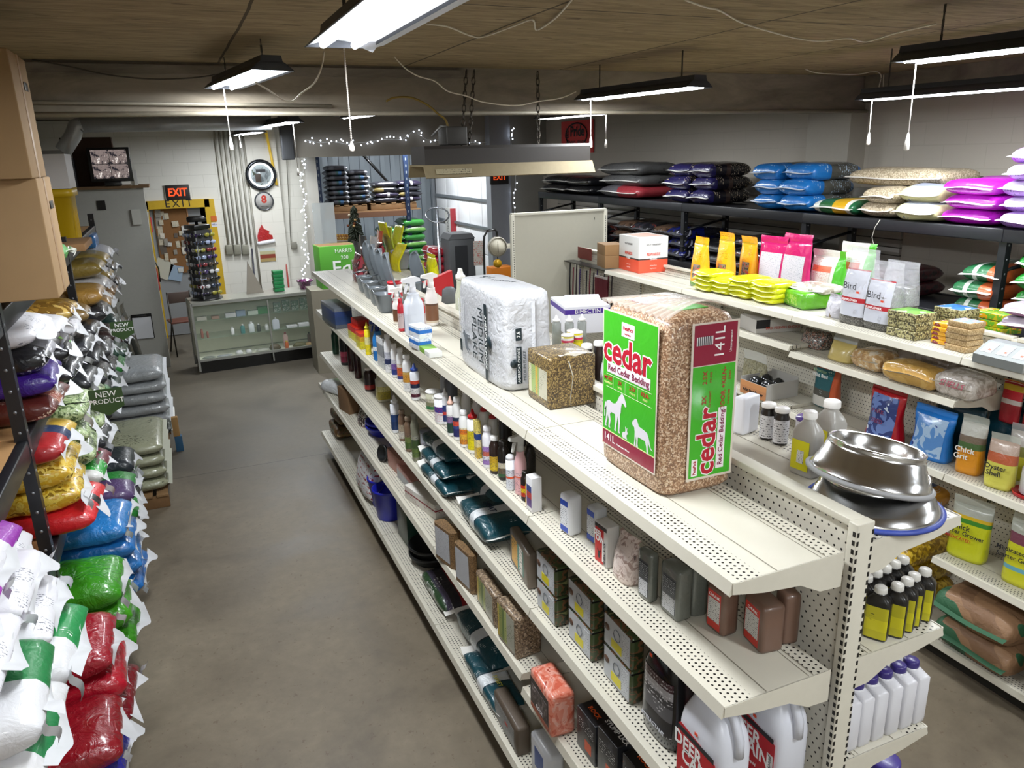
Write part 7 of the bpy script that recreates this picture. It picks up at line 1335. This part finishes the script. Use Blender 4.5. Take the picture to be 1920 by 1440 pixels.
for i in range(5): carton('carton', 'flat white packet on the middle glass shelf of the counter, %s from the right' % ('fifth', 'fourth', 'third', 'second', 'first')[i], 'packet', inc(1.32 + .17 * i, .13, .475), (.15, .08, (.035, .05, .02, .06, .05)[i]), plain('#dcdcdd', .5), rzc)
low = [(1.22, .07, .22, '#d3b0a8', '#8c2a3c', 'white and red bottle'), (1.56, .05, .18, '#4a3430', '#2a2220', 'brown bottle'), (1.65, .10, .23, '#3f86a8', '#e6e6e6', 'white bottle with a blue label'), (1.83, .075, .22, '#c9cbd2', '#b0202c', 'white bottle with a red cap'), (2.05, .08, .17, '#b59a64', '#d0c49c', 'amber jar'), (2.13, .08, .16, '#b59a64', '#d9d2b8', 'second amber jar'), (2.25, .09, .15, '#d8d8d8', '#e6e6e6', 'white tub')]
for lx, w_, h_, c_, cc, cn_ in low: bottle('%s on the floor of the display counter' % cn_, inc(lx, .16, .191), w_, w_ * .6, h_, body=c_, cap=cc, lab=None, rz=rzc + PI / 2, n=3)
bottle('small orange and yellow bottle at the front of the counter floor', inc(1.21, .07, .191), .07, .05, .11, body='#d8641c', cap='#d9b020', lab=None, rz=rzc, cat='bottle')
for i, (lx, c_, w_, h_) in enumerate(((.15, '#8a8f86', .2, .02), (.35, '#a9adb0', .22, .015), (.55, '#dedede', .12, .05), (.68, '#d6d6d6', .1, .045), (.88, '#b8b8ac', .22, .03), (1.05, '#5c4c34', .18, .07), (1.4, '#6a6440', .22, .05), (1.53, '#a88a5c', .12, .03))):
    b = B(); f = crumple(.012, 20, i); b.loft([(0, w_ / 2, .05), (h_ * .6, w_ / 2 * .8, .04), (h_, w_ / 4, .02)], 12, fn=lambda p: p + Vector((f(p), f(p) * .5, abs(f(p)) * .3))); o = b.out('loose_goods', plain(c_, .5), None, inc(lx, .12, .192), (0, 0, rzc)); tag(o, 'small loose %s on the counter floor, %s from the left' % (('grey goods', 'silver goods', 'white rolls', 'white balls', 'pale packets', 'brown coil', 'olive netting', 'tan packet')[i], ('first', 'second', 'third', 'fourth', 'fifth', 'sixth', 'seventh', 'eighth')[i]), 'packet')
# sunglasses tower
tw_ = thing('sunglasses_display', 'tall rotating sunglasses tower with a round wolf-head topper on the counter end', 'display stand', inc(.24, .25, .993), .55)
B().loft([(0, .21, .21), (.02, .21, .21)], 28).out('base', M_blk(), tw_); B().box((0, 0, .48), (.22, .22, .92)).out('column', plain('#3a3a3c', .4), tw_); b = B(); b.m(plain('#8f9092', .35, .5))
for a in range(4): b.box((.17 * math.cos(a * PI / 2 + PI / 4), .17 * math.sin(a * PI / 2 + PI / 4), .48), (.018, .018, .92))
b.out('rail', None, tw_); B().box((0, 0, .98), (.24, .24, .06), bev=.01).out('cap_plate', M_blk(), tw_); B().loft([(1.01, .02, .02), (1.04, .02, .02), (1.042, .11, .03), (1.06, .12, .035), (1.10, .12, .035), (1.12, .09, .03)], 24).out('topper', M_blk(), tw_, None, (0, 0, -.55))
gl0 = None; gm3 = ['#17171a', '#3a2a5c', '#8f8a30', '#c9c9cc', '#7c2428', '#26324a', '#4a3a2c', '#9aa6c4']; wd = ('black', 'purple', 'yellow-framed', 'white-framed', 'red', 'navy', 'brown', 'silver-blue')
for a in range(4):
    if a in (1, 2): continue
    for r_ in range(9):
        for s_ in (-1, 1):
            kc = (a * 5 + r_ * 3 + (s_ > 0) * 2) % 8; q = B()
            for e_ in (-1, 1): q.loft([(-.002, .028, .019, 2.6), (.002, .028, .019, 2.6)], 12, M=Matrix.Translation((e_ * .033, 0, 0)) @ Matrix.Rotation(PI / 2, 4, 'X')); q.rod((e_ * .062, 0, .01), (e_ * .06, .07, .004), .0025, 5)
            q.rod((-.01, 0, .004), (.01, 0, .004), .003, 5); mm = plain(gm3[kc], .15, 0, .6); an = .55 + a * PI / 2 
            loc = tw_.location + Matrix.Rotation(an, 3, 'Z') @ Vector((s_ * .085, -.135, .09 + .098 * r_)); o = q.out('sunglasses', mm, None, loc, (0, 0, an)); o.scale = (1.25, 1, 1.35)
            tag(o, '%s sunglasses, %s row up, %s of the tower face turned %s' % (wd[kc], ('first', 'second', 'third', 'fourth', 'fifth', 'sixth', 'seventh', 'eighth', 'ninth')[r_], 'left' if s_ < 0 else 'right', 'to the door' if a else 'to the shelves'), 'sunglasses', 'sunglasses on the tower')
# things on the counter
z = .993
o = B(); o.prism([(0, 0), (.24, 0), (.06, .46)], .012, Matrix(((1, 0, 0, 0), (0, 0, 1, 0), (0, 1, 0, 0), (0, 0, 0, 1)))); o = o.out('card_stand', plain('#8d857a', .5), None, inc(.78, .3, z), (0, 0, .1)); tag(o, 'leaning brown and grey wedge-shaped panel on the counter', 'panel')
gs = thing('green_stack', 'stack of bright green trays on the counter', 'tray stack', inc(1.22, .25, z), .1)
for k in range(6): B().box((.005 * (k % 2), 0, .03 + .05 * k), (.14, .12, .045), bev=.004).out('tray', plain('#1c7a44', .4), gs)
o = bucket('glass bowl filled with dark purple sweets on the counter', inc(1.6, .25, z), .07, .11, .13, '#4a1c44', handle=False, name='bowl', cat='bowl', mt=blotch(['#4a163c', '#7c3a6c', '#2c1024'], 24, .2, .5))
bx = [(1.85, .34, '#4a7ca4', 'pale blue and black'), (2.0, .38, '#6aa0c9', 'sky blue dog'), (2.12, .34, '#8a8f84', 'grey and green'), (2.24, .3, '#2a3c6a', 'navy and red')]
for lx, h_, c_, cn_ in bx: carton('display_box', cn_ + ' printed display carton on the right of the counter', 'box', inc(lx, .22, z), (.13, .12, h_), bands('z', [(0, c_), (.35, '#c9ccd2'), (.5, c_), (.8, '#26282c')], .4, .15, .02, 16, ('#26282c', 'z', .5), 70), rzc)
carton('display_tray', 'long dark tray in front of the display cartons on the counter', 'tray', inc(2.08, .09, z), (.62, .14, .09), LB('#1f2a3c', (.6, '#2c3c54')), rzc)
bxg = bigg = carton('cardboard_box', 'bright green HARRIS Eq horse feed carton beyond the far shelf end', 'box', (1.50, 9.55, .55), (.50, .36, .56), plain('#52a02e', .5), .05)
bxg.location = at(636, 505, 'y', 9.0) + Vector((0, .2, -.25)); text('HARRIS', .07, INKW, bxg, (.07, -.186, .49), R_S); text('Eq', .26, INKW, bxg, (.03, -.186, .26), R_S, bold=.01); text('200', .07, INKW, bxg, (.08, -.186, .40), R_S); decal(bxg, 't', (.50, .36, .56), .02, .98, .05, .95, M_card('#7c5a34'))
o = B().box((0, 0, 0), (.8, .45, bxg.location.z - .004)).out('side_table', plain('#8a8474', .6), None, (bxg.location.x, bxg.location.y, (bxg.location.z - .004) / 2)); tag(o, 'low cabinet carrying the green HARRIS carton at the far shelf end', 'cabinet')
# chair at the door
t = thing('folding_chair', 'dark metal stool chair with a red-brown seat between partition and counter', 'chair', (-1.22, 11.2, 0), .2); mtl = plain('#3a3834', .35, .6)
for lb_, p_, q_ in (('leg', (-.18, -.2, 0), (-.16, .0, .95)), ('leg', (.18, -.2, 0), (.16, .0, .95)), ('leg', (-.18, .25, 0), (-.16, -.05, .5)), ('leg', (.18, .25, 0), (.16, -.05, .5))): B().rod(p_, q_, .011).out(lb_, mtl, t)
B().box((0, .05, .5), (.36, .34, .03), bev=.008).out('seat', plain('#6a3c30', .5), t); B().box((0, .0, .86), (.34, .02, .16), bev=.006).out('backrest', plain('#4a3a34', .5), t)
# exit wall fittings
Yw = 12.49
o = thing('exit_sign', 'black sign with orange letters EXIT above the opening', 'sign', at(333, 361, 'y', Yw - .02)); B().box((0, 0, 0), (.36, .03, .235), bev=.01).out('plate', plain('#1a1514', .5), o); text('EXIT', .17, glow('#e8501f', .7), o, (0, -.018, 0), R_S, bold=.03, sx=.82); B().box((0, .005, 0), (.375, .02, .25)).out('rim', plain('#c9c6bd', .5), o)
cb = thing('cork_board', 'cork notice board full of cards, seen in the exit opening', 'notice board', at(327, 452, 'y', 12.58)); B().box((0, 0, 0), (.5, .02, 1.05)).out('board', plain('#7c5630', .9, 0, 0, .1), cb); B().box((.255, -.01, 0), (.02, .03, 1.07)).out('wood_edge', plain('#a8764a', .6), cb)
r2 = random.Random(5)
for k in range(26): B().box((0, 0, 0), (r2.uniform(.05, .1), .002, r2.uniform(.05, .12) if k > 2 else .3)).out('card', printed(r2.choice(['#d3cdbf', '#bfb6a0', '#8f8a80', '#c9c9c4', '#5c5248']), '#4a4640', 'z', 130, .5), cb, (r2.uniform(-.2, .2) if k > 2 else -.19, -.012 - .001 * k, r2.uniform(-.48, .48) if k > 2 else (.36, -.05, .1)[k]), (0, r2.uniform(-.1, .1), 0))
for k, (u, v, c_) in enumerate(((305, 500, '#b8b6a8'), (330, 508, '#8fa3b8'))): o = B().box((0, 0, 0), (.26 - .06 * k, .004, .3 - .05 * k)).out('paper', plain(c_, .6), None, at(u, v + 4, 'y', 12.57), (0, .5 - .2 * k, 0)); tag(o, ('tilted beige paper hanging in the doorway', 'tilted blue paper hanging in the doorway')[k], 'paper')
o = B().box((0, 0, 0), (.09, .004, .09)).out('card_sticker', plain('#c9651c', .5), None, at(401, 410, 'y', Yw - .045)); tag(o, 'orange and red card logo sticker on the yellow door surround', 'sticker'); o = B().box((0, 0, 0), (.09, .004, .07)).out('card_sticker', plain('#d9d9e0', .5), None, at(402, 421, 'y', Yw - .045)); tag(o, 'white VISA sticker on the yellow door surround', 'sticker'); text('VISA', .035, plain('#1f2c6c', .5), o, (0, -.004, 0), R_S, bold=.02)
b0 = None
for k in range(7):
    u0 = 405 + 8.6 * k; p = at(u0, 237, 'y', Yw - .03); e = at(u0 + 20, (458 if k < 6 else 560), 'y', Yw - .03); q = B(); q.rod((0, 0, 0), Vector((0, 0, e.z - p.z)), .016); o = q.out('conduit', plain('#b9b6ab', .5, .1), None, (at(u0 + 10, 350, 'y', Yw - .03).x, Yw - .03, p.z)); tag(o, 'painted conduit pipe running down the exit wall, %s from the left' % ('first', 'second', 'third', 'fourth', 'fifth', 'sixth', 'seventh')[k], 'pipe')
for k, u in enumerate((430, 445, 460)): o = B().box((0, 0, 0), (.11, .06, .16), bev=.006).out('junction_box', plain('#8f8d80', .45, .4), None, at(u, 468, 'y', Yw - .04)); tag(o, 'metal junction box at the foot of the conduits, %s' % ('left', 'middle', 'right')[k], 'junction box')
ck = thing('wall_clock', 'round wall clock with a thick chrome ring and a white glowing rim', 'clock', at(489, 328, 'y', 12.375), 0, None, (PI / 2, 0, 0)); lathe('ring', [(.195, 0), (.235, 0), (.25, .03), (.24, .06), (.205, .07), (.195, .04)], plain('#3c3f44', .25, .8), ck, seg=40); lathe('light_ring', [(.165, .02), (.195, .02), (.195, .045), (.165, .045)], glow('#eef2f2', 1.4), ck, seg=40); B().loft([(0, .17, .17), (.03, .17, .17)], 36).out('face', blotch(['#6c7478', '#8f979a', '#3c4436'], 7, .3, .2, 1, 0, (0, .45, .62)), ck); B().box((0, .07, .04), (.15, .04, .005)).out('name_bar', plain('#26282c', .4), ck); B().box((-.05, -.05, .035), (.09, .13, .005), bev=.002).out('cat_picture', plain('#3a2e26', .6), ck)
ck = thing('round_sign', 'small round grey sign with a red figure 8 below the clock', 'sign', at(495, 377, 'y', 12.375), 0, None, (PI / 2, 0, 0)); lathe('ring', [(.135, 0), (.15, 0), (.155, .02), (.14, .03), (.132, .02)], plain('#5c5f62', .3, .7), ck, seg=36); B().loft([(0, .135, .135), (.02, .135, .135)], 32).out('face', plain('#b5b3b0', .5), ck); text('8', .17, plain('#b3301f', .5), ck, (0, .025, .024), (0, 0, 0), bold=.04); text('MINUTES', .03, INK, ck, (0, -.09, .024), (0, 0, 0)); B().rod((-.05, .13, 0), (-.05, .24, 0), .004).out('hanger', M_blk(), ck)
ht2 = thing('santa_hat', 'shiny red and white santa hat balloon on the pillar', 'balloon', at(498, 448, 'y', 12.375), 0, None, (PI / 2, 0, 0)); b = B(); b.prism([(-.13, -.03), (.12, .0), (.11, .06), (.06, .08), (.07, .13), (-.01, .17), (-.04, .24), (-.09, .17), (-.13, .06)], .05); b.out('cap', film('#b3121c', .15, .7, .8, 20, .15), ht2); b = B(); b.box((0, 0, 0), (.3, .07, .07), bev=.03); b.out('brim', plain('#e6e6ea', .4, 0, .4), ht2, (0, -.05, .025), (0, 0, .12)); B().rod((-.05, .23, .02), (-.03, .42, .02), .002).out('ribbon', plain('#5c5a54', .6), ht2)
o = B().box((0, 0, 0), (.25, .01, .22)).out('picture', bands('z', [(0, '#a8905c'), (.25, '#8c3a28'), (.55, '#b9b38c'), (.8, '#c9cfc8')], .5, .1, .02), None, at(502, 478, 'y', 12.374)); tag(o, 'small landscape picture with a red barn below the santa hat', 'picture')
dk_ = thing('duct_pipe', 'dark grey square vent pipe hanging from the ceiling beside the pillar', 'pipe', at(541, 300, 'y', 11.6)); B().box((0, 0, .5), (.19, .16, 1.0), bev=.02).out('pipe', plain('#4c4e52', .4, .3), dk_)
o = B().rod((0, 0, 0), (-.08, 0, .86), .02).out('tube_light', glow('#c9a83a', .35), None, at(519, 347, 'y', 12.35)); tag(o, 'thin yellow tube standing against the pillar', 'tube')
for k, (u, v0, v1, c_) in enumerate(((476, 466, 540, '#2c2c3a'), (537, 465, 510, '#a33a30'), (548, 230, 455, '#6f6c62'))): a_, b_ = at(u, v1, 'y', 12.3), at(u - (4 if k < 2 else 14), v0, 'y', 12.34 if k < 1 else 12.44); a_.z = 0 if k < 2 else a_.z; a_.y = 12.2 if k < 2 else 12.46; o = B().rod((0, 0, 0), (b_.x - a_.x, b_.y - a_.y, b_.z - a_.z), .014 if k < 2 else .007).out(('broom_handle', 'broom_handle', 'cable')[k], plain(c_, .5), None, a_); tag(o, ('dark blue broom handle leaning on the exit wall', 'red handle leaning on the white wall', 'thin cable down to a wall box')[k], ('broom', 'broom', 'cable')[k])
o = B().box((0, 0, 0), (.10, .06, .12), bev=.01).out('wall_box', plain('#8d8a80', .4, .3), None, at(551, 460, 'y', 12.46)); tag(o, 'grey electric box at the foot of the thin cable', 'box')
# loading bay: pallet rack, sacks
Yr = 13.3; pr2 = thing('pallet_rack', 'blue-black pallet rack with a diagonal brace in the metal-walled bay', 'rack', (0, 0, 0)); nav = plain('#1c2a44', .4, .2)
A = lambda u, v, y=Yr: at(u, v, 'y', y)
for u in (590, 757):
    p = A(u, 262); b = B(); b.m(nav); b.box((0, 0, 1.56), (.08, .07, 3.1)); b.m(plain('#6a7078', .5)); [b.box((0, -.036, 1.2 + .12 * k), (.02, .002, .05)) for k in range(16)]; b.out('post', None, pr2, (p.x, Yr, 0))
xa, xb = A(590, 262).x, A(757, 262).x; zt2 = A(670, 266).z; B().box(((xa + xb) / 2, Yr, zt2), (xb - xa, .06, .12)).out('top_beam', nav, pr2); B().box(((xa + xb) / 2, Yr, zt2 + .075), (xb - xa, .07, .025)).out('top_edge', plain('#a8a89c', .4), pr2)
zs_ = A(700, 402).z; B().box(((xa + xb) / 2, Yr, zs_), (xb - xa, .06, .10)).out('beam', plain('#6c4a34', .6), pr2); B().box(((xa + xb) / 2 + .1, Yr + .5, zs_ + .06), (xb - xa + .3, 1.0, .02)).out('deck', plain('#8a6a48', .7), pr2); a_, b_ = A(662, 270, 14.2), A(735, 350, 14.2); B().rod(a_, b_, .03, 6).out('brace', M_blk(), pr2)
zb_ = zs_ + .075
for k, (u0, u1) in enumerate(((612, 690), (697, 783))): pt2 = pallet(('wooden pallet on the rack under the tall dark stack', 'wooden pallet on the rack under the shorter dark stack')[k], (0, 0, 0), abs(A(u0, 390).x - A(u1, 390).x), .9); pt2.location = ((A(u0, 390).x + A(u1, 390).x) / 2, Yr + .5, zb_)
zb_ += .123; dkb = bands('x', [(0, '#202024'), (.25, '#3c3d44'), (.45, '#1c3a34'), (.55, '#26486c'), (.7, '#1d1d20'), (.92, '#9a9aa0')], .3, .4, .3, 14); n_ = 0
def bay(u0, u1, n, T, mats, desc, zb, y=Yr + .3, cols=2, W=.5):
    xa, xb = A(u0, 380, y).x, A(u1, 380, y).x; w_ = (xb - xa) / cols; 
    for c_ in range(cols):
        for k in range(n if isinstance(n, int) else n[c_]): sack('feed_sack', desc % (('bottom', 'second', 'third', 'fourth', 'fifth', 'sixth', 'seventh', 'eighth', 'ninth', 'tenth', 'eleventh')[k] + (' layer' if cols < 2 else (' layer, left', ' layer, right')[c_])), 'feed sack', (xa + w_ * (c_ + .5) + .02 * (k % 2), y, zb + T * k), w_ * .98, W, T * 1.06, mats[(k + c_) % len(mats)], 0, 700 + int(u0) + k * 3 + c_, '#c9c9cc', 1, flen=.02)
bay(612, 690, (8, 7), .087, [dkb, bands('x', [(0, '#3a3b40'), (.3, '#1d1d22'), (.8, '#54555c')], .3, .4, .3, 14)], 'dark printed sack in the tall stack on the pallet rack, %s', zb_)
bay(697, 785, (4, 4), .095, [film('#2b2b33', .3, .4), bands('x', [(0, '#2a2438'), (.5, '#c4c4c8'), (.6, '#2a2438')], .3, .35, .3), bands('x', [(0, '#8a7a4a'), (.4, '#26262c')], .3, .35, .3)], 'dark and pale sack in the short stack on the pallet rack, %s', zb_)
bay(574, 592, 8, .1, [bands('x', [(0, '#26262a'), (.6, '#b5b5b8')], .3, .35, .3)], 'dark sack end showing beside the light-strung column, %s', zb_ - .05, cols=1)
grs = bands('z', [(0, '#2c7a34'), (.4, '#6aa04a'), (.75, '#c9cfc0')], .3, .35, .4, 12, ('#1f4a2a', 'x', .6), 30)
bay(704, 786, (10, 11), .135, [grs, film('#3a8a3c', .3, .4)], 'green sack in the big stack under the pallet rack, %s', .15, W=.7)
pallet('wooden pallet on the floor under the green sacks', (A(745, 500).x, Yr + .3, 0), 1.0, .9)
redw = bands('y', [(0, '#a31c2c'), (.4, '#d3cfcf'), (.5, '#a31c2c')], .35, .3, .3)
bay(795, 850, (7, 6), .13, [redw, film('#a31f30', .35, .3)], 'red and white sack in the stack beside the hand truck, %s', .5, y=10.6, W=.6); o = carton('crate', 'plain crate under the red and white sacks', 'crate', ((A(795, 0, 10.6).x + A(850, 0, 10.6).x) / 2, 10.6, 0), (1.0, .7, .49), M_card('#7a6a54'))
# Christmas tree, yellow banner etc.
t = thing('christmas_tree', 'slim artificial tree with gold baubles beyond the far shelf end', 'tree', at(672, 500, 'y', 10.9)); t.location.z = .3; hh = at(672, 385, 'y', 10.9).z - .3
b = B(); r3 = random.Random(3)
for k in range(700):
    zz = r3.random() ** .8 * hh; a = r3.random() * 6.28; rr = .34 * (1 - zz / hh) + .05; b.rod((0, 0, zz), (rr * math.cos(a), rr * math.sin(a), zz - .06), .008, 4)
b.out('branches', plain('#232b1a', .7, 0, 0, .2), t)
for k in range(36): 
    zz = r3.random() * hh * .95; a = 3 + r3.random() * 3.4; rr = .34 * (1 - zz / hh) + .06; q = B(); q.loft([(-.022, .005, .005), (-.012, .02, .02), (0, .025, .025), (.012, .02, .02), (.022, .005, .005)], 8); q.out('bauble', plain(r3.choice(['#a8783c', '#c9a878', '#7c4a34', '#d9c9b0']), .2, .7), t, (rr * math.cos(a), rr * math.sin(a), zz - .05))
B().rod((0, 0, -.3), (0, 0, 0), .03).out('trunk', plain('#4a3828', .8), t)
gb0 = B(); gb0.m(clear((.8, .82, .82), .5, .08, .1)); gb0.box((0, 0, .33), (.34, .02, .66)); o = gb0.out('clear_panel', None, None, at(612, 458, 'y', 11.2)); o.location.z = at(612, 460, 'y', 11.2).z; tag(o, 'tall clear plastic panel standing left of the tree', 'panel')
for k in range(6): o = carton('snack_box', 'yellow and red snack packet on the ledge left of the tree, %s' % ('first', 'second', 'third', 'fourth', 'fifth', 'sixth')[k], 'packet', at(633 + 5 * k, 450, 'y', 11.3), (.04, .05, .09), blotch(['#b8942c', '#7c3a24', '#d9cf9a'], 30, .4, .2)); 
o = B().box((0, 0, 0), (.6, .4, .04)).out('ledge', plain('#6c5a44', .6), None, at(645, 455, 'y', 11.3)); tag(o, 'ledge carrying snack packets left of the tree', 'shelf')
o = bucket('grey bucket rim showing behind the hook-on feeders', at(738, 512, 'z', 1.805) + Vector((.14, .25, 0)), .07, .085, .17, '#9a9fa4', handle=False); o = pouch('treat_bag', 'bright yellow printed bag behind the feeders', 'bag', at(797, 535, 'z', 1.805) + Vector((.1, .1, 0)), .20, .08, .24, blotch(['#d3cd12', '#c4bd10', '#5a5a1c'], 26, .25, .4, 1, .5, (0, .5, .72)), seed=801); pouch('treat_bag', 'olive yellow bag left of the bright yellow printed bag', 'bag', at(770, 535, 'z', 1.805) + Vector((.12, .1, 0)), .18, .08, .19, blotch(['#b9b41c', '#8f9a24', '#5a5a1c'], 26, .25, .4, 1, .5, (0, .5, .72)), seed=803)
t = thing('scoop', 'red and grey handled scoop standing among the glass bottles', 'scoop', at(838, 575, 'z', 1.805) + Vector((.0, .12, 0))); b = B(); b.prism([(-.12, .16), (.09, .23), (.10, .10), (.02, .04)], .05, Matrix(((1, 0, 0, 0), (0, 0, 1, 0), (0, 1, 0, 0), (0, 0, 0, 1)))); b.out('red_blade', plain('#b3141c', .4), t); B().loft([(0, .06, .02), (.1, .05, .02), (.12, .02, .01)], 16).out('grey_handle', plain('#5c5f62', .5), t, (.06, 0, 0)); 
# hand truck, cabinet, hanging scale beyond the white bale
t = thing('hand_truck', 'silver hand truck with a looped handle standing beyond the shelves', 'hand truck', at(826, 520, 'y', 9.2)); t.location.z = 0; p = at(815, 385, 'y', 9.2); ht_z = at(820, 392, 'y', 9.2).z; b = B(); b.m(plain('#b9bec6', .25, .8)); b.rod((0, 0, .1), (0, 0, ht_z), .02); b.tube([(.17 * math.cos(a * PI / 8), .06 * math.sin(a * PI / 8) , ht_z - .08 + .10 * math.sin(a * PI / 8)) for a in range(17)], .012, 6); b.out('frame', None, t); B().box((0, -.1, .02), (.4, .3, .02)).out('toe_plate', plain('#8a8f96', .4, .7), t); [B().cyl((s * .2, .05, .12), .12, .05, 'x', 20).out('wheel', M_blk(), t) for s in (-1, 1)]
t = thing('metal_cabinet', 'small dark grey metal cabinet with a sloped top near the roller door', 'cabinet', at(868, 500, 'y', 10.0)); t.location.z = 0; zc = at(868, 448, 'y', 10.0).z; b = B(); b.box((0, .2, zc / 2), (.42, .4, zc), bev=.01); b.out('body', plain('#5c5e60', .45, .3), t); B().box((-.02, -.004, zc - .45), (.2, .012, .7)).out('door', plain('#3a3c3f', .4, .3), t); b = B(); b.prism([(-.22, 0), (.22, 0), (.16, .08), (-.16, .08)], .42, Matrix(((1, 0, 0, 0), (0, 0, 1, -.01), (0, 1, 0, zc), (0, 0, 0, 1)))); b.out('sloped_top', plain('#6c6e70', .45, .3), t)
t = thing('hanging_scale', 'round white dial scale hanging from a black bracket arm', 'scale', at(931, 462, 'y', 7.2), 0, None, (PI / 2, 0, 0)); R_ = .105; lathe('ring', [(R_, 0), (R_ * 1.1, .0), (R_ * 1.1, .05), (R_, .055)], plain('#a8a294', .4), t, seg=32); B().loft([(0, R_, R_), (.045, R_, R_)], 32).out('dial', plain('#d0c9b6', .5), t); b = B(); [b.box((R_ * .82 * math.sin(a * PI / 12), R_ * .82 * math.cos(a * PI / 12), .047), (.003, .003, .002)) for a in range(24)]; b.box((0, 0, .048), (.004, R_ * 1.3, .003)); b.out('needle', INK, t)
B().tube([(0, R_, .02), (0, .17, .02), (-.02, .2, .02), (-.12, .19, .02), (-.16, .13, .02), (-.17, .0, .02), (-.18, -1.2, .02), (-.18, -1.72, .02)], .014, 6).out('bracket_arm', M_blk(), t); B().loft([(0, .05, .05), (.03, .05, .05)], 20).out('hook_plate', plain('#c79a1c', .4, .3), t, (.0, -.2, 0)); B().rod((0, -R_, .02), (0, -.2, .02), .004).out('hook', M_blk(), t)
o = B().box((0, 0, 0), (.02, .12, .3)).out('notice', printed('#a8a49c', '#a3322c', 'z', 40, .2), None, at(897, 475, 'y', 7.6), (0, 0, 1.2)); tag(o, 'tilted grey card with red lettering left of the dial scale', 'sign')
t = thing('goods_cabinet', 'red cabinet top with orange goods right of the dial scale', 'cabinet', at(945, 520, 'y', 7.9)); t.location.z = 0; B().box((0, .2, .6), (.5, .4, 1.2)).out('body', plain('#8c1c20', .4), t); B().box((0, .15, 1.3), (.3, .2, .2), bev=.01).out('orange_goods', plain('#c4711c', .4), t); B().box((.25, .1, 1.66), (.5, .3, .03)).out('white_shelf', plain('#d0c9b5', .5), t)
o = B().box((0, 0, 0), (.34, .1, 1.15)).out('sign_board', plain('#c9c8c4', .5), None, at(833, 440, 'y', 11.3)); o.location = (4.1, 14.0, at(833, 440, 'x', 4.1).z); o.rotation_euler = (0, 0, -PI / 2); tag(o, 'narrow white sign with vertical black lettering on the roller door', 'sign'); text('LIFE IS GOOD', .13, INK, o, (0, -.053, 0), vert(R_S, PI / 2)); B().box((.19, 0, 0), (.03, .11, 1.15)).out('red_edge', plain('#a8323a', .5), o)
o = thing('exit_sign', 'small exit sign with orange letters above the bright side door', 'sign', at(936, 333, 'y', 11.37)); B().box((0, 0, 0), (.34, .05, .22), bev=.01).out('plate', plain('#1a1514', .5), o); text('EXIT', .12, glow('#e8501f', .7), o, (0, -.03, 0), R_S, bold=.03)
# string lights
bulb = glow('#e6efff', 7.0)
def lights(lb, pts, n, y, j=.03):
    P_ = [at(u, v, 'y', y) for u, v in pts]; t = thing('string_lights', lb, 'string lights', P_[0]); Q = [p - P_[0] for p in P_]; B().tube(Q, .004, 5).out('wire', plain('#c9c9c6', .5), t); r_ = random.Random(n); m0 = None
    tot = len(Q) - 1
    for k in range(n):
        f_ = k / n * tot; i = int(f_); p = Q[i].lerp(Q[i + 1], f_ - i) + Vector((r_.uniform(-j, j), -.02, r_.uniform(-j, j)))
        if m0 is None: m0 = B().loft([(-.012, .003, .003), (-.006, .010, .010), (.006, .010, .010), (.012, .003, .003)], 8).out('bulb', bulb, t, p)
        else: c = m0.copy(); C.objects.link(c); c.location = p
lights('white fairy lights zigzagging down the white column left of the bay', [(560, 245), (572, 262), (560, 285), (572, 310), (562, 340), (573, 370), (566, 400), (576, 430), (568, 460), (578, 485), (566, 505), (574, 525)], 62, 11.85, .04)
lights('white fairy lights drooping along the header of the metal-walled bay', [(572, 262), (600, 268), (625, 266), (650, 270), (690, 266), (720, 262), (755, 262), (775, 245), (800, 262), (850, 266), (900, 268), (940, 266), (965, 250)], 50, 11.55, .05)
lights('white fairy lights running down the metal post beside the side door', [(962, 240), (958, 262), (967, 340), (962, 380), (970, 420), (964, 460), (970, 500), (962, 540)], 30, 11.35, .02)
# extra shop lights that light the loading bay
shop_light('shop light inside the metal-walled bay, hidden behind the header', Vector((2.9, 13.0, 3.25)), pull=0, power=2.2); shop_light('shop light behind the beam over the far end of the centre shelving', Vector((1.2, 8.6, 3.3)), pull=0, power=.6)
